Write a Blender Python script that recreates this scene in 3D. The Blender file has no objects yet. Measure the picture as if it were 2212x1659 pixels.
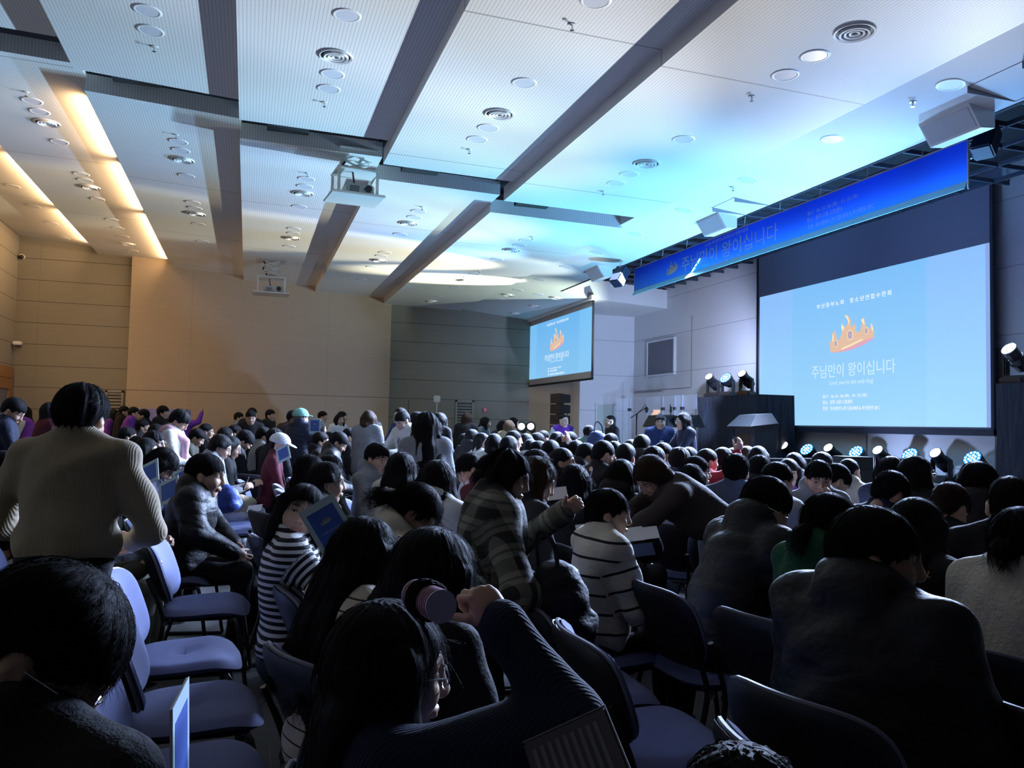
import bpy, bmesh, math, random
import numpy as np
from mathutils import Vector, Matrix
C = bpy.context.scene.collection
SC = bpy.context.scene
# ---------------------------------------------------------------- camera
CH = 1.55
FPX = 1786.9
def cam_axes(y, pi, r):
    f = np.array([math.sin(y)*math.cos(pi), math.cos(y)*math.cos(pi), math.sin(pi)])
    rt = np.array([math.cos(y), -math.sin(y), 0.0]); up = np.cross(rt, f)
    return math.cos(r)*rt+math.sin(r)*up, -math.sin(r)*rt+math.cos(r)*up, f
RT, UP, FW = cam_axes(0.30834, 0.04986, 0.02104)
cd = bpy.data.cameras.new('camera'); cam = bpy.data.objects.new('camera', cd); C.objects.link(cam)
cd.sensor_width = 36; cd.lens = FPX/2212*36; cd.clip_end = 100; cd.clip_start = 0.05
cam.matrix_world = Matrix(((RT[0], UP[0], -FW[0], 0), (RT[1], UP[1], -FW[1], 0), (RT[2], UP[2], -FW[2], CH), (0, 0, 0, 1)))
SC.camera = cam
def ray(px, py):
    return (px-1106)/FPX*RT-(py-829.5)/FPX*UP+FW
def at_depth(px, py, d):
    p = ray(px, py)*d; return np.array([p[0], p[1], p[2]+CH])
def on_x(px, py, X):
    r = ray(px, py); p = r*(X/r[0]); return np.array([p[0], p[1], p[2]+CH])
def on_y(px, py, Y):
    r = ray(px, py); p = r*(Y/r[1]); return np.array([p[0], p[1], p[2]+CH])
def on_z(px, py, Z):
    r = ray(px, py); p = r*((Z-CH)/r[2]); return np.array([p[0], p[1], p[2]+CH])
def on_slope(px, py, x0, z0, s):
    r = ray(px, py); t = (z0-s*x0-CH)/(r[2]-s*r[0]); p = r*t; return np.array([p[0], p[1], p[2]+CH])
# ---------------------------------------------------------------- world, exposure
w = bpy.data.worlds.new('world'); SC.world = w; w.use_nodes = True
w.node_tree.nodes['Background'].inputs[0].default_value = (0.35, 0.45, 0.7, 1)
w.node_tree.nodes['Background'].inputs[1].default_value = 0.02
SC.view_settings.view_transform = 'Standard'; SC.view_settings.look = 'None'
SC.view_settings.exposure = 0.0; SC.view_settings.gamma = 1.0; SC.view_settings.use_curve_mapping = False
cy = SC.cycles
cy.use_denoising = True; cy.max_bounces = 6; cy.diffuse_bounces = 4; cy.glossy_bounces = 3; cy.transmission_bounces = 4
cy.transparent_max_bounces = 8; cy.sample_clamp_indirect = 4.0; cy.use_adaptive_sampling = True; cy.adaptive_threshold = 0.02
cy.caustics_reflective = False; cy.caustics_refractive = False; cy.use_light_tree = True
# ---------------------------------------------------------------- lights that wash the hall
def spot(name, loc, tgt, power, col, ang=60, blend=0.6, rad=0.06):
    l = bpy.data.lights.new(name, 'SPOT'); l.energy = power; l.color = col; l.spot_size = math.radians(ang); l.spot_blend = blend
    l.shadow_soft_size = rad
    o = bpy.data.objects.new(name, l); C.objects.link(o); o.location = loc
    o.rotation_euler = (Vector(tgt)-Vector(loc)).to_track_quat('-Z', 'Y').to_euler(); return o
def area(name, loc, tgt, power, col, sx, sy, spread=180):
    l = bpy.data.lights.new(name, 'AREA'); l.shape = 'RECTANGLE'; l.size = sx; l.size_y = sy; l.energy = power; l.color = col
    l.spread = math.radians(spread)
    o = bpy.data.objects.new(name, l); C.objects.link(o); o.location = loc
    o.rotation_euler = (Vector(tgt)-Vector(loc)).to_track_quat('-Z', 'Y').to_euler(); return o
WARMW = (1.0, 0.93, 0.72); COOLW = (0.62, 0.78, 1.0); CYAN = (0.06, 0.55, 1.0); BLUE = (0.18, 0.42, 1.0); TUNG = (1.0, 0.62, 0.30)
# beams of the moving heads along the stage wall (white beams and cyan-blue LED washes), aimed up over the audience
BEAMS_AND_FILLS = [
 ((9.98, 10.6, 1.3), (-2, 3.6, 5.6), 2553, (1.00, 0.85, 0.55), 30, 0.80),
 ((9.98, 10.6, 1.3), (0, 10.6, 5.5), 924, (1.00, 0.85, 0.55), 30, 0.80),
 ((9.98, 10.6, 1.3), (3.5, 9.6, 5.1), 944, (0.10, 0.85, 1.00), 40, 0.80),
 ((9.98, 10.6, 1.3), (-3.5, 8.6, 5.7), 4112, (0.50, 0.67, 1.00), 28, 0.80),
 ((9.98, 12.2, 1.3), (-2, 5.2, 5.6), 5586, (0.78, 0.86, 1.00), 30, 0.80),
 ((9.98, 12.2, 1.3), (-1, 8.7, 5.5), 2127, (1.00, 0.85, 0.55), 30, 0.80),
 ((9.98, 12.2, 1.3), (3.5, 5.7, 5.1), 746, (1.00, 0.85, 0.55), 36, 0.80),
 ((9.98, 12.2, 1.3), (3.5, 11.2, 5.1), 871, (0.10, 0.85, 1.00), 40, 0.80),
 ((9.98, 12.2, 1.3), (-3.5, 10.2, 5.7), 1162, (0.16, 0.45, 1.00), 28, 0.80),
 ((9.98, 13.9, 1.3), (-1, 10.4, 5.5), 2693, (0.24, 0.50, 1.00), 30, 0.80),
 ((9.98, 13.9, 1.3), (0, 13.9, 5.5), 3313, (1.00, 0.85, 0.55), 30, 0.80),
 ((9.98, 13.9, 1.3), (3.5, 12.9, 5.1), 1486, (0.10, 0.85, 1.00), 40, 0.80),
 ((9.98, 13.9, 1.3), (-3.5, 11.9, 5.7), 3206, (0.16, 0.45, 1.00), 28, 0.80),
 ((9.6, 16.4, 2.75), (0, 15.4, 5.3), 1834, (0.16, 0.45, 1.00), 26, 0.45),
 ((9.6, 16.4, 2.75), (0, 17.6, 5.3), 6843, (1.00, 0.91, 0.62), 24, 0.45),
 ((9.6, 16.4, 2.75), (3.6, 17.2, 5.1), 1304, (0.87, 1.00, 0.92), 34, 0.45),
 ((9.6, 16.4, 2.75), (3.6, 13.4, 5.1), 387, (0.10, 0.85, 1.00), 34, 0.45),
 ((9.6, 16.4, 2.75), (-3, 15.4, 5.6), 638, (0.16, 0.45, 1.00), 24, 0.45),
 ((9.6, 17.3, 2.75), (-1, 13.8, 5.4), 6422, (0.24, 0.50, 1.00), 26, 0.45),
 ((9.6, 17.3, 2.75), (3.6, 14.3, 5.1), 447, (1.00, 0.93, 0.65), 34, 0.45),
 ((9.98, 9.8, 1.3), (6.2, 8.8, 5.0), 1139, (0.16, 0.45, 1.00), 50, 1.00),
 ((9.98, 9.8, 1.3), (6.4, 11.3, 5.0), 1050, (0.16, 0.45, 1.00), 50, 1.00),
 ((9.98, 11.3, 1.3), (6.6, 7.8, 5.0), 787, (0.16, 0.45, 1.00), 50, 1.00),
 ((9.98, 13.0, 1.3), (6.4, 14.5, 5.0), 329, (0.15, 0.87, 1.00), 50, 1.00),
 ((9.98, 14.6, 1.3), (6.2, 13.6, 5.0), 250, (0.10, 0.85, 1.00), 50, 1.00),
 ((9.98, 14.6, 1.3), (6.4, 16.1, 5.0), 685, (1.00, 0.85, 0.55), 50, 1.00),
 ((9.6, 8.6, 2.75), (6.9, 6, 5.0), 744, (0.16, 0.45, 1.00), 60, 1.00),
 ((9.6, 8.6, 2.75), (2.5, 2.5, 5.0), 834, (1.00, 0.85, 0.55), 36, 1.00),
 ((9.6, 17.3, 2.75), (6.6, 19.5, 4.9), 1217, (0.82, 1.00, 0.85), 60, 1.00),
 ((9.6, 17.3, 2.75), (2.8, 18.6, 5.1), 1214, (0.16, 0.45, 1.00), 14, 0.60),
 ((9.6, 17.3, 2.75), (4.6, 19.0, 5.1), 12206, (1.00, 0.95, 0.68), 16, 0.60),
]
BEAMS_AND_FILLS += [  # unseen fill spots added to brighten the stage walls, banner and far wall
 ((8.9, 14.6, 2.9), (10.7, 18.8, 3.4), 700, (0.5, 0.62, 1.0), 100, 1.0),
 ((9.2, 12.0, 0.9), (10.7, 10.5, 1.5), 160, (0.40, 0.55, 1.0), 120, 1.0),
 ((8.9, 14.5, 1.3), (9.4, 22.0, 3.4), 900, (0.40, 0.6, 1.0), 60, 1.0),
 ((8.9, 9.0, 0.9), (7.8, 10.0, 4.7), 2000, (0.2, 0.55, 1.0), 90, 1.0),
 ((8.9, 12.5, 0.9), (7.8, 13.5, 4.7), 2000, (0.2, 0.55, 1.0), 90, 1.0),
 ((8.2, 14.0, 1.2), (2.5, 23.8, 2.5), 1300, (0.35, 0.55, 1.0), 70, 1.0),
]
for i, (a, b, pw, colr, ang, bl) in enumerate(BEAMS_AND_FILLS):
    spot('stage_beam_or_fill', a, b, pw, colr, ang, bl, 0.05)
# ceiling coves at the back (warm) and the warm wall washers in the far left corner
for (x0, z0, ys) in ((-2.17, 5.70, ((12.0, 14.6), (15.0, 18.2), (18.6, 23.6))), (-3.99, 5.93, ((12.0, 15.5), (16.0, 19.5), (20.0, 23.4)))):
    for (ya, yb) in ys:
        area('cove_strip', (x0, (ya+yb)/2, z0), (x0-1.0, (ya+yb)/2, z0+0.16), 46, TUNG, yb-ya, 0.05, 170)
area('crowd_fill', (8.4, 12.5, 4.55), (3.4, 9.5, 0.0), 3900, (0.50, 0.64, 1.0), 9.0, 0.35, 80)  # unseen area lamp added above the stage to brighten the crowd
area('entrance_glow', (-5.3, 20.0, 3.2), (0.5, 24.0, 2.6), 60, TUNG, 1.2, 1.6, 150)
# ---------------------------------------------------------------- helpers
def link_obj(name, me, mat=None, parent=None):
    o = bpy.data.objects.new(name, me); C.objects.link(o)
    if mat is not None and not me.materials:
        me.materials.append(mat)
    if parent is not None: o.parent = parent
    return o
def tag(o, label=None, cat=None, group=None, kind=None):
    if label: o['label'] = label
    if cat: o['category'] = cat
    if group: o['group'] = group
    if kind: o['kind'] = kind
    return o
def empty(name, loc, rz=0.0, label=None, cat=None, group=None):
    o = bpy.data.objects.new(name, None); C.objects.link(o); o.location = loc; o.rotation_euler = (0, 0, rz)
    o.empty_display_size = 0.1
    return tag(o, label, cat, group)
class MB:
    def __init__(s): s.v = []; s.f = []; s.m = []
    def add(s, vs, fs, mi=0):
        b = len(s.v); s.v += [tuple(map(float, v)) for v in vs]; s.f += [tuple(i+b for i in f) for f in fs]; s.m += [mi]*len(fs)
    def box(s, x0, x1, y0, y1, z0, z1, mi=0):
        s.hexa([(x0, y0, z0), (x1, y0, z0), (x1, y1, z0), (x0, y1, z0), (x0, y0, z1), (x1, y0, z1), (x1, y1, z1), (x0, y1, z1)], mi)
    def hexa(s, p, mi=0):
        s.add(p, [(0, 3, 2, 1), (4, 5, 6, 7), (0, 1, 5, 4), (1, 2, 6, 5), (2, 3, 7, 6), (3, 0, 4, 7)], mi)
    def rbox(s, c, d, r=0.01, M=None, mi=0):
        # box with chamfered edges, centre c, size d
        c = np.array(c, float); h = np.array(d, float)/2; r = min(r, min(h)*0.95)
        pts = []
        bm = bmesh.new(); bmesh.ops.create_cube(bm, size=2.0)
        for v in bm.verts: v.co = Vector([v.co[i]*h[i] for i in range(3)])
        bmesh.ops.bevel(bm, geom=list(bm.edges), offset=r, segments=2, affect='EDGES')
        idx = {v: i for i, v in enumerate(bm.verts)}
        vs = [np.array(v.co) for v in bm.verts]; fs = [[idx[v] for v in f.verts] for f in bm.faces]; bm.free()
        if M is not None: vs = [M @ v for v in vs]
        s.add([v+c for v in vs], fs, mi)
    def cyl(s, a, b, r0, r1=None, n=12, cap=True, mi=0):
        a = np.array(a, float); b = np.array(b, float); r1 = r0 if r1 is None else r1
        d = b-a; d = d/np.linalg.norm(d); u = np.cross(d, [0, 0, 1.0])
        if np.linalg.norm(u) < 1e-3: u = np.cross(d, [0, 1.0, 0])
        u /= np.linalg.norm(u); w_ = np.cross(d, u)
        vs = []
        for p, r in ((a, r0), (b, r1)):
            for i in range(n):
                t = 2*math.pi*i/n; vs.append(p+r*(math.cos(t)*u+math.sin(t)*w_))
        fs = [(i, (i+1) % n, n+(i+1) % n, n+i) for i in range(n)]
        if cap: fs += [tuple(range(n))[::-1], tuple(range(n, 2*n))]
        s.add(vs, fs, mi)
    def tube(s, pts, r, n=8, mi=0, closed=False, flat=None):
        P = [np.array(p, float) for p in pts]; m = len(P); vs = []
        prev = None
        for i in range(m):
            if closed: d = P[(i+1) % m]-P[i-1]
            else: d = P[min(i+1, m-1)]-P[max(i-1, 0)]
            d = d/(np.linalg.norm(d)+1e-9)
            if prev is None:
                u = np.cross(d, [0, 0, 1.0])
                if np.linalg.norm(u) < 1e-2: u = np.cross(d, [0, 1.0, 0])
            else: u = prev-d*np.dot(prev, d)
            u /= np.linalg.norm(u)+1e-9; prev = u; w_ = np.cross(d, u)
            rr = r[i] if hasattr(r, '__len__') else r
            for k in range(n):
                t = 2*math.pi*k/n; vs.append(P[i]+rr*(math.cos(t)*u+math.sin(t)*w_*(flat or 1)))
        fs = []
        for i in range(m if closed else m-1):
            j = (i+1) % m
            for k in range(n): fs.append((i*n+k, i*n+(k+1) % n, j*n+(k+1) % n, j*n+k))
        if not closed: fs += [tuple(range(n))[::-1], tuple((m-1)*n+k for k in range(n))]
        s.add(vs, fs, mi)
    def disc(s, c, r, nrm=(0, 0, -1), n=24, mi=0, t=0.01):
        c = np.array(c, float); nn = np.array(nrm, float); s.cyl(c, c+nn*t, r, n=n, mi=mi)
    def build(s, name, mat=None, parent=None, smooth=False, mats=None):
        me = bpy.data.meshes.new(name); me.from_pydata(s.v, [], s.f)
        for m_ in (mats or ([mat] if mat else [])): me.materials.append(m_)
        if mats: me.polygons.foreach_set('material_index', s.m)
        if smooth: me.polygons.foreach_set('use_smooth', [True]*len(s.f)); me.set_sharp_from_angle(angle=math.radians(40))
        me.update(); o = bpy.data.objects.new(name, me); C.objects.link(o)
        if parent is not None: o.parent = parent
        return o
def smooth_path(pts, it=2):
    P = [np.array(p, float) for p in pts]
    for _ in range(it):
        Q = [P[0]]
        for a, b in zip(P[:-1], P[1:]): Q += [a*.75+b*.25, a*.25+b*.75]
        P = Q+[P[-1]]
    return P
# ---------------------------------------------------------------- materials
def srgb(r, g, b):
    f = lambda c: (c/255/12.92) if c/255 <= 0.04045 else ((c/255+0.055)/1.055)**2.4
    return (f(r), f(g), f(b), 1.0)
class NT:
    def __init__(s, name):
        s.mat = bpy.data.materials.new(name); s.mat.use_nodes = True; s.nt = s.mat.node_tree
        s.b = s.nt.nodes['Principled BSDF']
    def n(s, typ, **kw):
        x = s.nt.nodes.new(typ)
        for k, v in kw.items(): setattr(x, k, v)
        return x
    def l(s, a, b): s.nt.links.new(a, b)
    def val(s, v):
        return v
    def math(s, op, a, b=None, c=None, clamp=False):
        x = s.n('ShaderNodeMath', operation=op); x.use_clamp = clamp
        for i, q in enumerate((a, b, c)):
            if q is None: continue
            if isinstance(q, (int, float)): x.inputs[i].default_value = q
            else: s.l(q, x.inputs[i])
        return x.outputs[0]
    def mix(s, f, a, b):
        x = s.n('ShaderNodeMix', data_type='RGBA')
        for i, q in ((0, f), (6, a), (7, b)):
            if isinstance(q, (int, float)): x.inputs[i].default_value = q
            elif isinstance(q, tuple): x.inputs[i].default_value = q if len(q) == 4 else (*q, 1)
            else: s.l(q, x.inputs[i])
        return x.outputs[2]
    def coord(s, scale=(1, 1, 1), out='Object'):
        t = s.n('ShaderNodeTexCoord'); m = s.n('ShaderNodeMapping'); m.inputs['Scale'].default_value = scale
        s.l(t.outputs[out], m.inputs[0]); return m.outputs[0]
    def noise(s, vec, scale, detail=3, out=0, rough=0.5):
        x = s.n('ShaderNodeTexNoise'); x.inputs['Scale'].default_value = scale; x.inputs['Detail'].default_value = detail
        x.inputs['Roughness'].default_value = rough
        if vec is not None: s.l(vec, x.inputs['Vector'])
        return x.outputs[out]
    def bump(s, h, strength=0.3, dist=0.01):
        x = s.n('ShaderNodeBump'); x.inputs['Strength'].default_value = strength; x.inputs['Distance'].default_value = dist
        s.l(h, x.inputs['Height']); s.l(x.outputs[0], s.b.inputs['Normal'])
    def base(s, c):
        if isinstance(c, tuple): s.b.inputs['Base Color'].default_value = c if len(c) == 4 else (*c, 1)
        else: s.l(c, s.b.inputs['Base Color'])
    def rough(s, v):
        if isinstance(v, (int, float)): s.b.inputs['Roughness'].default_value = v
        else: s.l(v, s.b.inputs['Roughness'])
_mc = {}
def simple(name, col, rough=0.6, metal=0.0, spec=0.5, nscale=0, nstr=0.2, ndist=0.004, var=0.0):
    key = (name, col, rough, metal)
    if key in _mc: return _mc[key]
    t = NT(name); t.rough(rough); t.b.inputs['Metallic'].default_value = metal; t.b.inputs['Specular IOR Level'].default_value = spec
    if nscale or var:
        v = t.coord(); nz = t.noise(v, nscale or 8, 4)
        t.base(t.mix(nz, tuple(c*(1-var) for c in col[:3]), tuple(min(1, c*(1+var)) for c in col[:3])))
        if nscale: t.bump(nz, nstr, ndist)
    else: t.base(col)
    _mc[key] = t.mat; return t.mat
def emit(name, col, strength):
    key = (name, col, strength)
    if key in _mc: return _mc[key]
    t = NT(name); t.base((0.02, 0.02, 0.02, 1)); t.b.inputs['Emission Color'].default_value = col if len(col) == 4 else (*col, 1)
    t.b.inputs['Emission Strength'].default_value = strength
    _mc[key] = t.mat; return t.mat
# ---------------------------------------------------------------- setting materials
def m_panel():
    t = NT('slatted_ceiling_panel'); v = t.n('ShaderNodeTexCoord').outputs['Object']; s = t.n('ShaderNodeSeparateXYZ'); t.l(v, s.inputs[0])
    a = t.math('FRACT', t.math('MULTIPLY', s.outputs[0], 1/0.036)); g = t.math('LESS_THAN', a, 0.22)
    seam = t.math('LESS_THAN', t.math('PINGPONG', t.math('SUBTRACT', s.outputs[1], 15.15), 2.05), 0.012)
    nz = t.noise(v, 0.7, 2)
    c = t.mix(nz, (0.70, 0.70, 0.69, 1), (0.78, 0.78, 0.77, 1)); c = t.mix(t.math('MULTIPLY', g, 0.42), c, (0.25, 0.25, 0.26, 1))
    c = t.mix(t.math('MULTIPLY', seam, 0.6), c, (0.12, 0.12, 0.12, 1)); t.base(c); t.rough(0.55); return t.mat
def m_boardwall(name, ca, cb, xs=3.0, zo=2.27, zs=0.555, gdark=0.55, axis=0, off=0.0):
    t = NT(name); v = t.n('ShaderNodeTexCoord').outputs['Object']; s = t.n('ShaderNodeSeparateXYZ'); t.l(v, s.inputs[0])
    h = t.math('LESS_THAN', t.math('PINGPONG', t.math('SUBTRACT', s.outputs[2], zo), zs/2), 0.008)
    h2 = t.math('MULTIPLY', t.math('LESS_THAN', t.math('PINGPONG', t.math('SUBTRACT', s.outputs[axis], off), xs/2), 0.004), 0.45)
    g = t.math('MAXIMUM', h, h2)
    vv = t.coord((1, 1, 14)); nz = t.noise(vv, 2.2, 6, rough=0.65)
    c = t.mix(nz, ca, cb); c = t.mix(t.math('MULTIPLY', g, gdark+0.3), c, tuple(0.18*q for q in ca[:3])); t.base(c); t.rough(0.72)
    t.bump(t.math('SUBTRACT', nz, g), 0.15, 0.004); return t.mat
def m_floor():
    t = NT('carpet_tile'); v = t.n('ShaderNodeTexCoord').outputs['Object']; s = t.n('ShaderNodeSeparateXYZ'); t.l(v, s.inputs[0])
    nz = t.noise(v, 160, 3); n2 = t.noise(v, 1.3, 3)
    kx = t.math('MULTIPLY', s.outputs[0], 26); fl = t.math('FLOOR', kx); fr = t.math('FRACT', kx)
    cb = t.n('ShaderNodeCombineXYZ'); t.l(t.math('MULTIPLY', fl, 7.31), cb.inputs[0]); t.l(t.math('MULTIPLY', s.outputs[1], 0.8), cb.inputs[1])
    line = t.math('MULTIPLY', t.math('LESS_THAN', fr, 0.07), t.math('GREATER_THAN', t.noise(cb.outputs[0], 1.7, 1), 0.60))
    seam = t.math('MAXIMUM', t.math('LESS_THAN', t.math('PINGPONG', s.outputs[0], 0.25), 0.002), t.math('LESS_THAN', t.math('PINGPONG', s.outputs[1], 0.5), 0.002))
    c = t.mix(nz, (0.055, 0.056, 0.058, 1), (0.12, 0.12, 0.12, 1)); c = t.mix(t.math('MULTIPLY', n2, 0.4), c, (0.06, 0.06, 0.065, 1))
    c = t.mix(t.math('MULTIPLY', line, 0.5), c, (0.30, 0.29, 0.27, 1)); c = t.mix(t.math('MULTIPLY', seam, 0.7), c, (0.02, 0.02, 0.02, 1))
    t.base(c); t.rough(0.95); t.bump(nz, 0.5, 0.004); return t.mat
M_PANEL = m_panel()
M_WALLD = m_boardwall('grey_board_wall', (0.20, 0.185, 0.15, 1), (0.25, 0.232, 0.19, 1), 3.2, axis=0, off=4.35)
M_WALLL = m_boardwall('grey_board_wall_side', (0.25, 0.23, 0.19, 1), (0.30, 0.28, 0.235, 1), 3.2, axis=1)
M_BEIGE = m_boardwall('beige_wood_wall', (0.36, 0.29, 0.215, 1), (0.44, 0.355, 0.265, 1), 3.62, zs=60, axis=0, off=-1.53)
M_BEIGE2 = simple('beige_pilaster', (0.50, 0.42, 0.32, 1), 0.7, nscale=6, nstr=0.1, var=0.08)
M_STAGEW = m_boardwall('pale_board_wall', (0.60, 0.59, 0.60, 1), (0.66, 0.65, 0.66, 1), 60, zo=3.05, zs=1.02, gdark=0.2, axis=1)
M_WHITE = simple('white_plaster', (0.72, 0.72, 0.71, 1), 0.75, nscale=40, nstr=0.12, ndist=0.003, var=0.03)
M_FIX = simple('white_metal', (0.75, 0.75, 0.75, 1), 0.4)
M_BLACK = simple('black_metal', (0.012, 0.012, 0.014, 1), 0.45)
M_BLACKM = simple('black_matt', (0.010, 0.010, 0.012, 1), 0.9)
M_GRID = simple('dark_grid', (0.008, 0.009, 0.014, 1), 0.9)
M_GRIDB = simple('grid_bar', (0.05, 0.06, 0.09, 1), 0.7)
def m_drape():
    t = NT('black_drape'); v = t.coord((3.0, 3.0, 0.8)); nz = t.noise(v, 3.0, 4); t.base(t.mix(nz, (0.006, 0.007, 0.014, 1), (0.016, 0.018, 0.035, 1)))
    t.rough(0.9); t.bump(nz, 0.9, 0.06); return t.mat
M_DRAPE = m_drape()
M_WOOD = simple('orange_wood', (0.30, 0.14, 0.05, 1), 0.5, nscale=9, nstr=0.1, var=0.2)
M_CHROME = simple('chrome', (0.6, 0.6, 0.62, 1), 0.25, 1.0)
def S(o): o['kind'] = 'structure'; return o
# floor
b = MB(); b.box(-9, 12.5, -3, 25, -0.1, 0.0); S(b.build('floor', m_floor()))
# ceiling strips: (x0,z0) left edge to (x1,z1) right edge; near row ends at ya, far row starts at yb
STRIPS = [(-9.0, 6.45, -5.76, 6.16, 10.0, 10.5), (-5.76, 6.16, -3.93, 6.01, 9.8, 10.4), (-3.91, 5.84, -2.09, 5.78, 10.2, 10.9), (-2.09, 5.62, -0.235, 5.51, 10.65, 11.32),
          (-0.235, 5.39, 1.70, 5.36, 11.02, 11.75), (1.70, 5.20, 3.64, 5.16, 11.56, 12.3), (3.64, 5.00, 5.97, 4.955, 12.05, 12.78)]
def strip(x0, z0, x1, z1, ya, yb, mat, name='ceiling_panel'):
    q = MB(); e = 0.22
    q.hexa([(x0, ya, z0), (x1, ya, z1), (x1, yb, z1), (x0, yb, z0), (x0, ya, z0+e), (x1, ya, z1+e), (x1, yb, z1+e), (x0, yb, z0+e)])
    return S(q.build(name, mat))
for (x0, z0, x1, z1, ya, yb) in STRIPS[1:]:
    strip(x0, z0, x1+0.015, z1, -3, ya, M_PANEL); strip(x0, z0, x1+0.015, z1, yb, 24.3, M_PANEL)
    q = MB(); e = 0.42; q.hexa([(x0, ya-0.3, z0+e), (x1, ya-0.3, z1+e), (x1, yb+0.3, z1+e), (x0, yb+0.3, z0+e), (x0, ya-0.3, z0+e+.05), (x1, ya-0.3, z1+e+.05), (x1, yb+0.3, z1+e+.05), (x0, yb+0.3, z0+e+.05)])
    S(q.build('ceiling_slot', M_GRID))
q = MB()   # hidden slot duct box in each slot
for (x0, z0, x1, z1, ya, yb) in STRIPS[2:]:
    q.box(x0+0.35, x0+0.9, ya-0.25, yb-0.15, z0+0.1, z0+0.4)
S(q.build('ceiling_duct', M_BLACKM))
# sloped plaster soffit next to the stage
PX0, PX1 = 7.25, 10.75
def sof_z(X): return 5.0-0.1*(X-6.0) if X < 8.1 else 4.80
q = MB(); e = 0.25
def slab(pts, e=0.5): 
    lo = [(x, y, z) for x, y, z in pts]; hi = [(x, y, z+e) for x, y, z in pts]; q.hexa(lo+hi)
slab([(5.95, -3, 5.005), (PX0, -3, sof_z(PX0)), (PX0, 24.3, sof_z(PX0)), (5.95, 24.3, 5.005)])
slab([(PX0, 18.95, sof_z(PX0)), (8.1, 19.22, 4.8), (8.1, 24.3, 4.8), (PX0, 24.3, sof_z(PX0))])
slab([(8.1, 19.22, 4.8), (10.8, 20.05, 4.81), (10.8, 24.3, 4.81), (8.1, 24.3, 4.8)])
S(q.build('ceiling_soffit', M_WHITE))
# open grid over the stage
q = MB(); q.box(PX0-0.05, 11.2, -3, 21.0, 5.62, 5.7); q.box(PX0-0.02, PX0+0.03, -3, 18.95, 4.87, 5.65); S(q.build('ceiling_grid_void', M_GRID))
q = MB()
for i in range(34): q.box(PX0, 11.0, 1.0+i*0.6, 1.03+i*0.6, 5.30, 5.36)
for i in range(7): q.box(PX0+0.2+i*0.6, PX0+0.23+i*0.6, -3, 20.5, 5.30, 5.36)
S(q.build('ceiling_grid', M_GRIDB))
# walls
q = MB(); q.box(-6.2, 8.4, 24.0, 24.3, 0, 6.6); S(q.build('wall_far', M_WALLD))
q = MB(); q.box(-3.06, 3.87, 23.82, 24.05, 0, 6.0); S(q.build('wall_far_accent', M_BEIGE))
q = MB(); q.box(-6.1, -5.76, -3, 24.2, 0, 6.7); S(q.build('wall_left', M_WALLL))
q = MB(); q.box(-6.1, 12.5, -3.3, -3.0, 0, 7); S(q.build('wall_back', simple('dark_back_wall', (0.05, 0.048, 0.045, 1), 0.9)))  # unseen back wall, made dark to cut bounce light onto the ceiling
q = MB(); q.hexa([(8.18, 24.05, 0), (8.3, 24.2, 0), (9.3, 22.2, 0), (9.05, 22.0, 0), (8.18, 24.05, 5), (8.3, 24.2, 5), (9.3, 22.2, 5), (9.05, 22.0, 5)])
S(q.build('wall_pilaster', M_BEIGE2))
q = MB(); q.box(9.05, 10.9, 22.0, 22.2, 0, 5.4)
S(q.build('wall_stage_end', M_STAGEW))
q = MB(); q.box(10.75, 11.1, -3, 22.2, 0, 5.75); S(q.build('wall_stage', M_STAGEW))
# stage deck and the low ledge under the lights
q = MB(); q.box(8.5, 10.8, 6.0, 21.9, 0, 0.6); S(q.build('floor_stage', simple('stage_deck', (0.10, 0.09, 0.08, 1), 0.6)))
q = MB(); q.box(10.05, 10.78, 8.7, 16.0, 0.6, 0.80); S(q.build('trim_stage_ledge', simple('ledge_paint', (0.30, 0.34, 0.33, 1), 0.6)))
# doors
def door(name, x0, x1, y, z0, z1, mat, frame, along='x', hx=0.9):
    fr = MB(); t = 0.05
    if along == 'x':
        fr.box(x0-t, x0, y-0.04, y+0.02, z0, z1+t); fr.box(x1, x1+t, y-0.04, y+0.02, z0, z1+t); fr.box(x0, x1, y-0.04, y+0.02, z1, z1+t)
    o = S(fr.build(name, frame)); d = MB(); d.box(x0, x1, y-0.015, y+0.02, z0, z1); d.build('door_leaf', mat, o)
    h = MB(); h.cyl((x0+0.08, y-0.07, z0+1.0), (x0+0.08, y-0.01, z0+1.0), 0.02); h.cyl((x0+0.08, y-0.07, z0+1.0), (x0+0.2, y-0.07, z0+1.0), 0.012); h.build('door_handle', M_CHROME, o)
    return o
door('door_1', 9.58, 10.12, 21.99, 0.0, 2.2, simple('pale_door', (0.46, 0.52, 0.48, 1), 0.5), M_STAGEW)
# wooden doorway on the left wall, next to the corner
fr = MB(); X = -5.74
fr.box(X-0.02, X+0.05, 22.7, 23.75, 2.2, 2.75); fr.box(X-0.02, X+0.05, 23.45, 23.75, 0, 2.2); fr.box(X-0.02, X+0.05, 20.6, 20.9, 0, 2.75); fr.box(X-0.02, X+0.05, 20.9, 22.7, 2.2, 2.75)
o = S(fr.build('door_2', M_WOOD)); d = MB(); d.box(X-0.01, X+0.02, 20.9, 23.45, 0, 2.2); d.build('door_leaf', simple('blue_grey_door', (0.13, 0.15, 0.20, 1), 0.5), o)
fr = MB(); fr.box(X-0.01, X+0.055, 20.6, 23.75, 2.46, 2.475); fr.build('door_trim', simple('dark_joint', (0.08, 0.04, 0.015, 1), 0.6), o)
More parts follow.
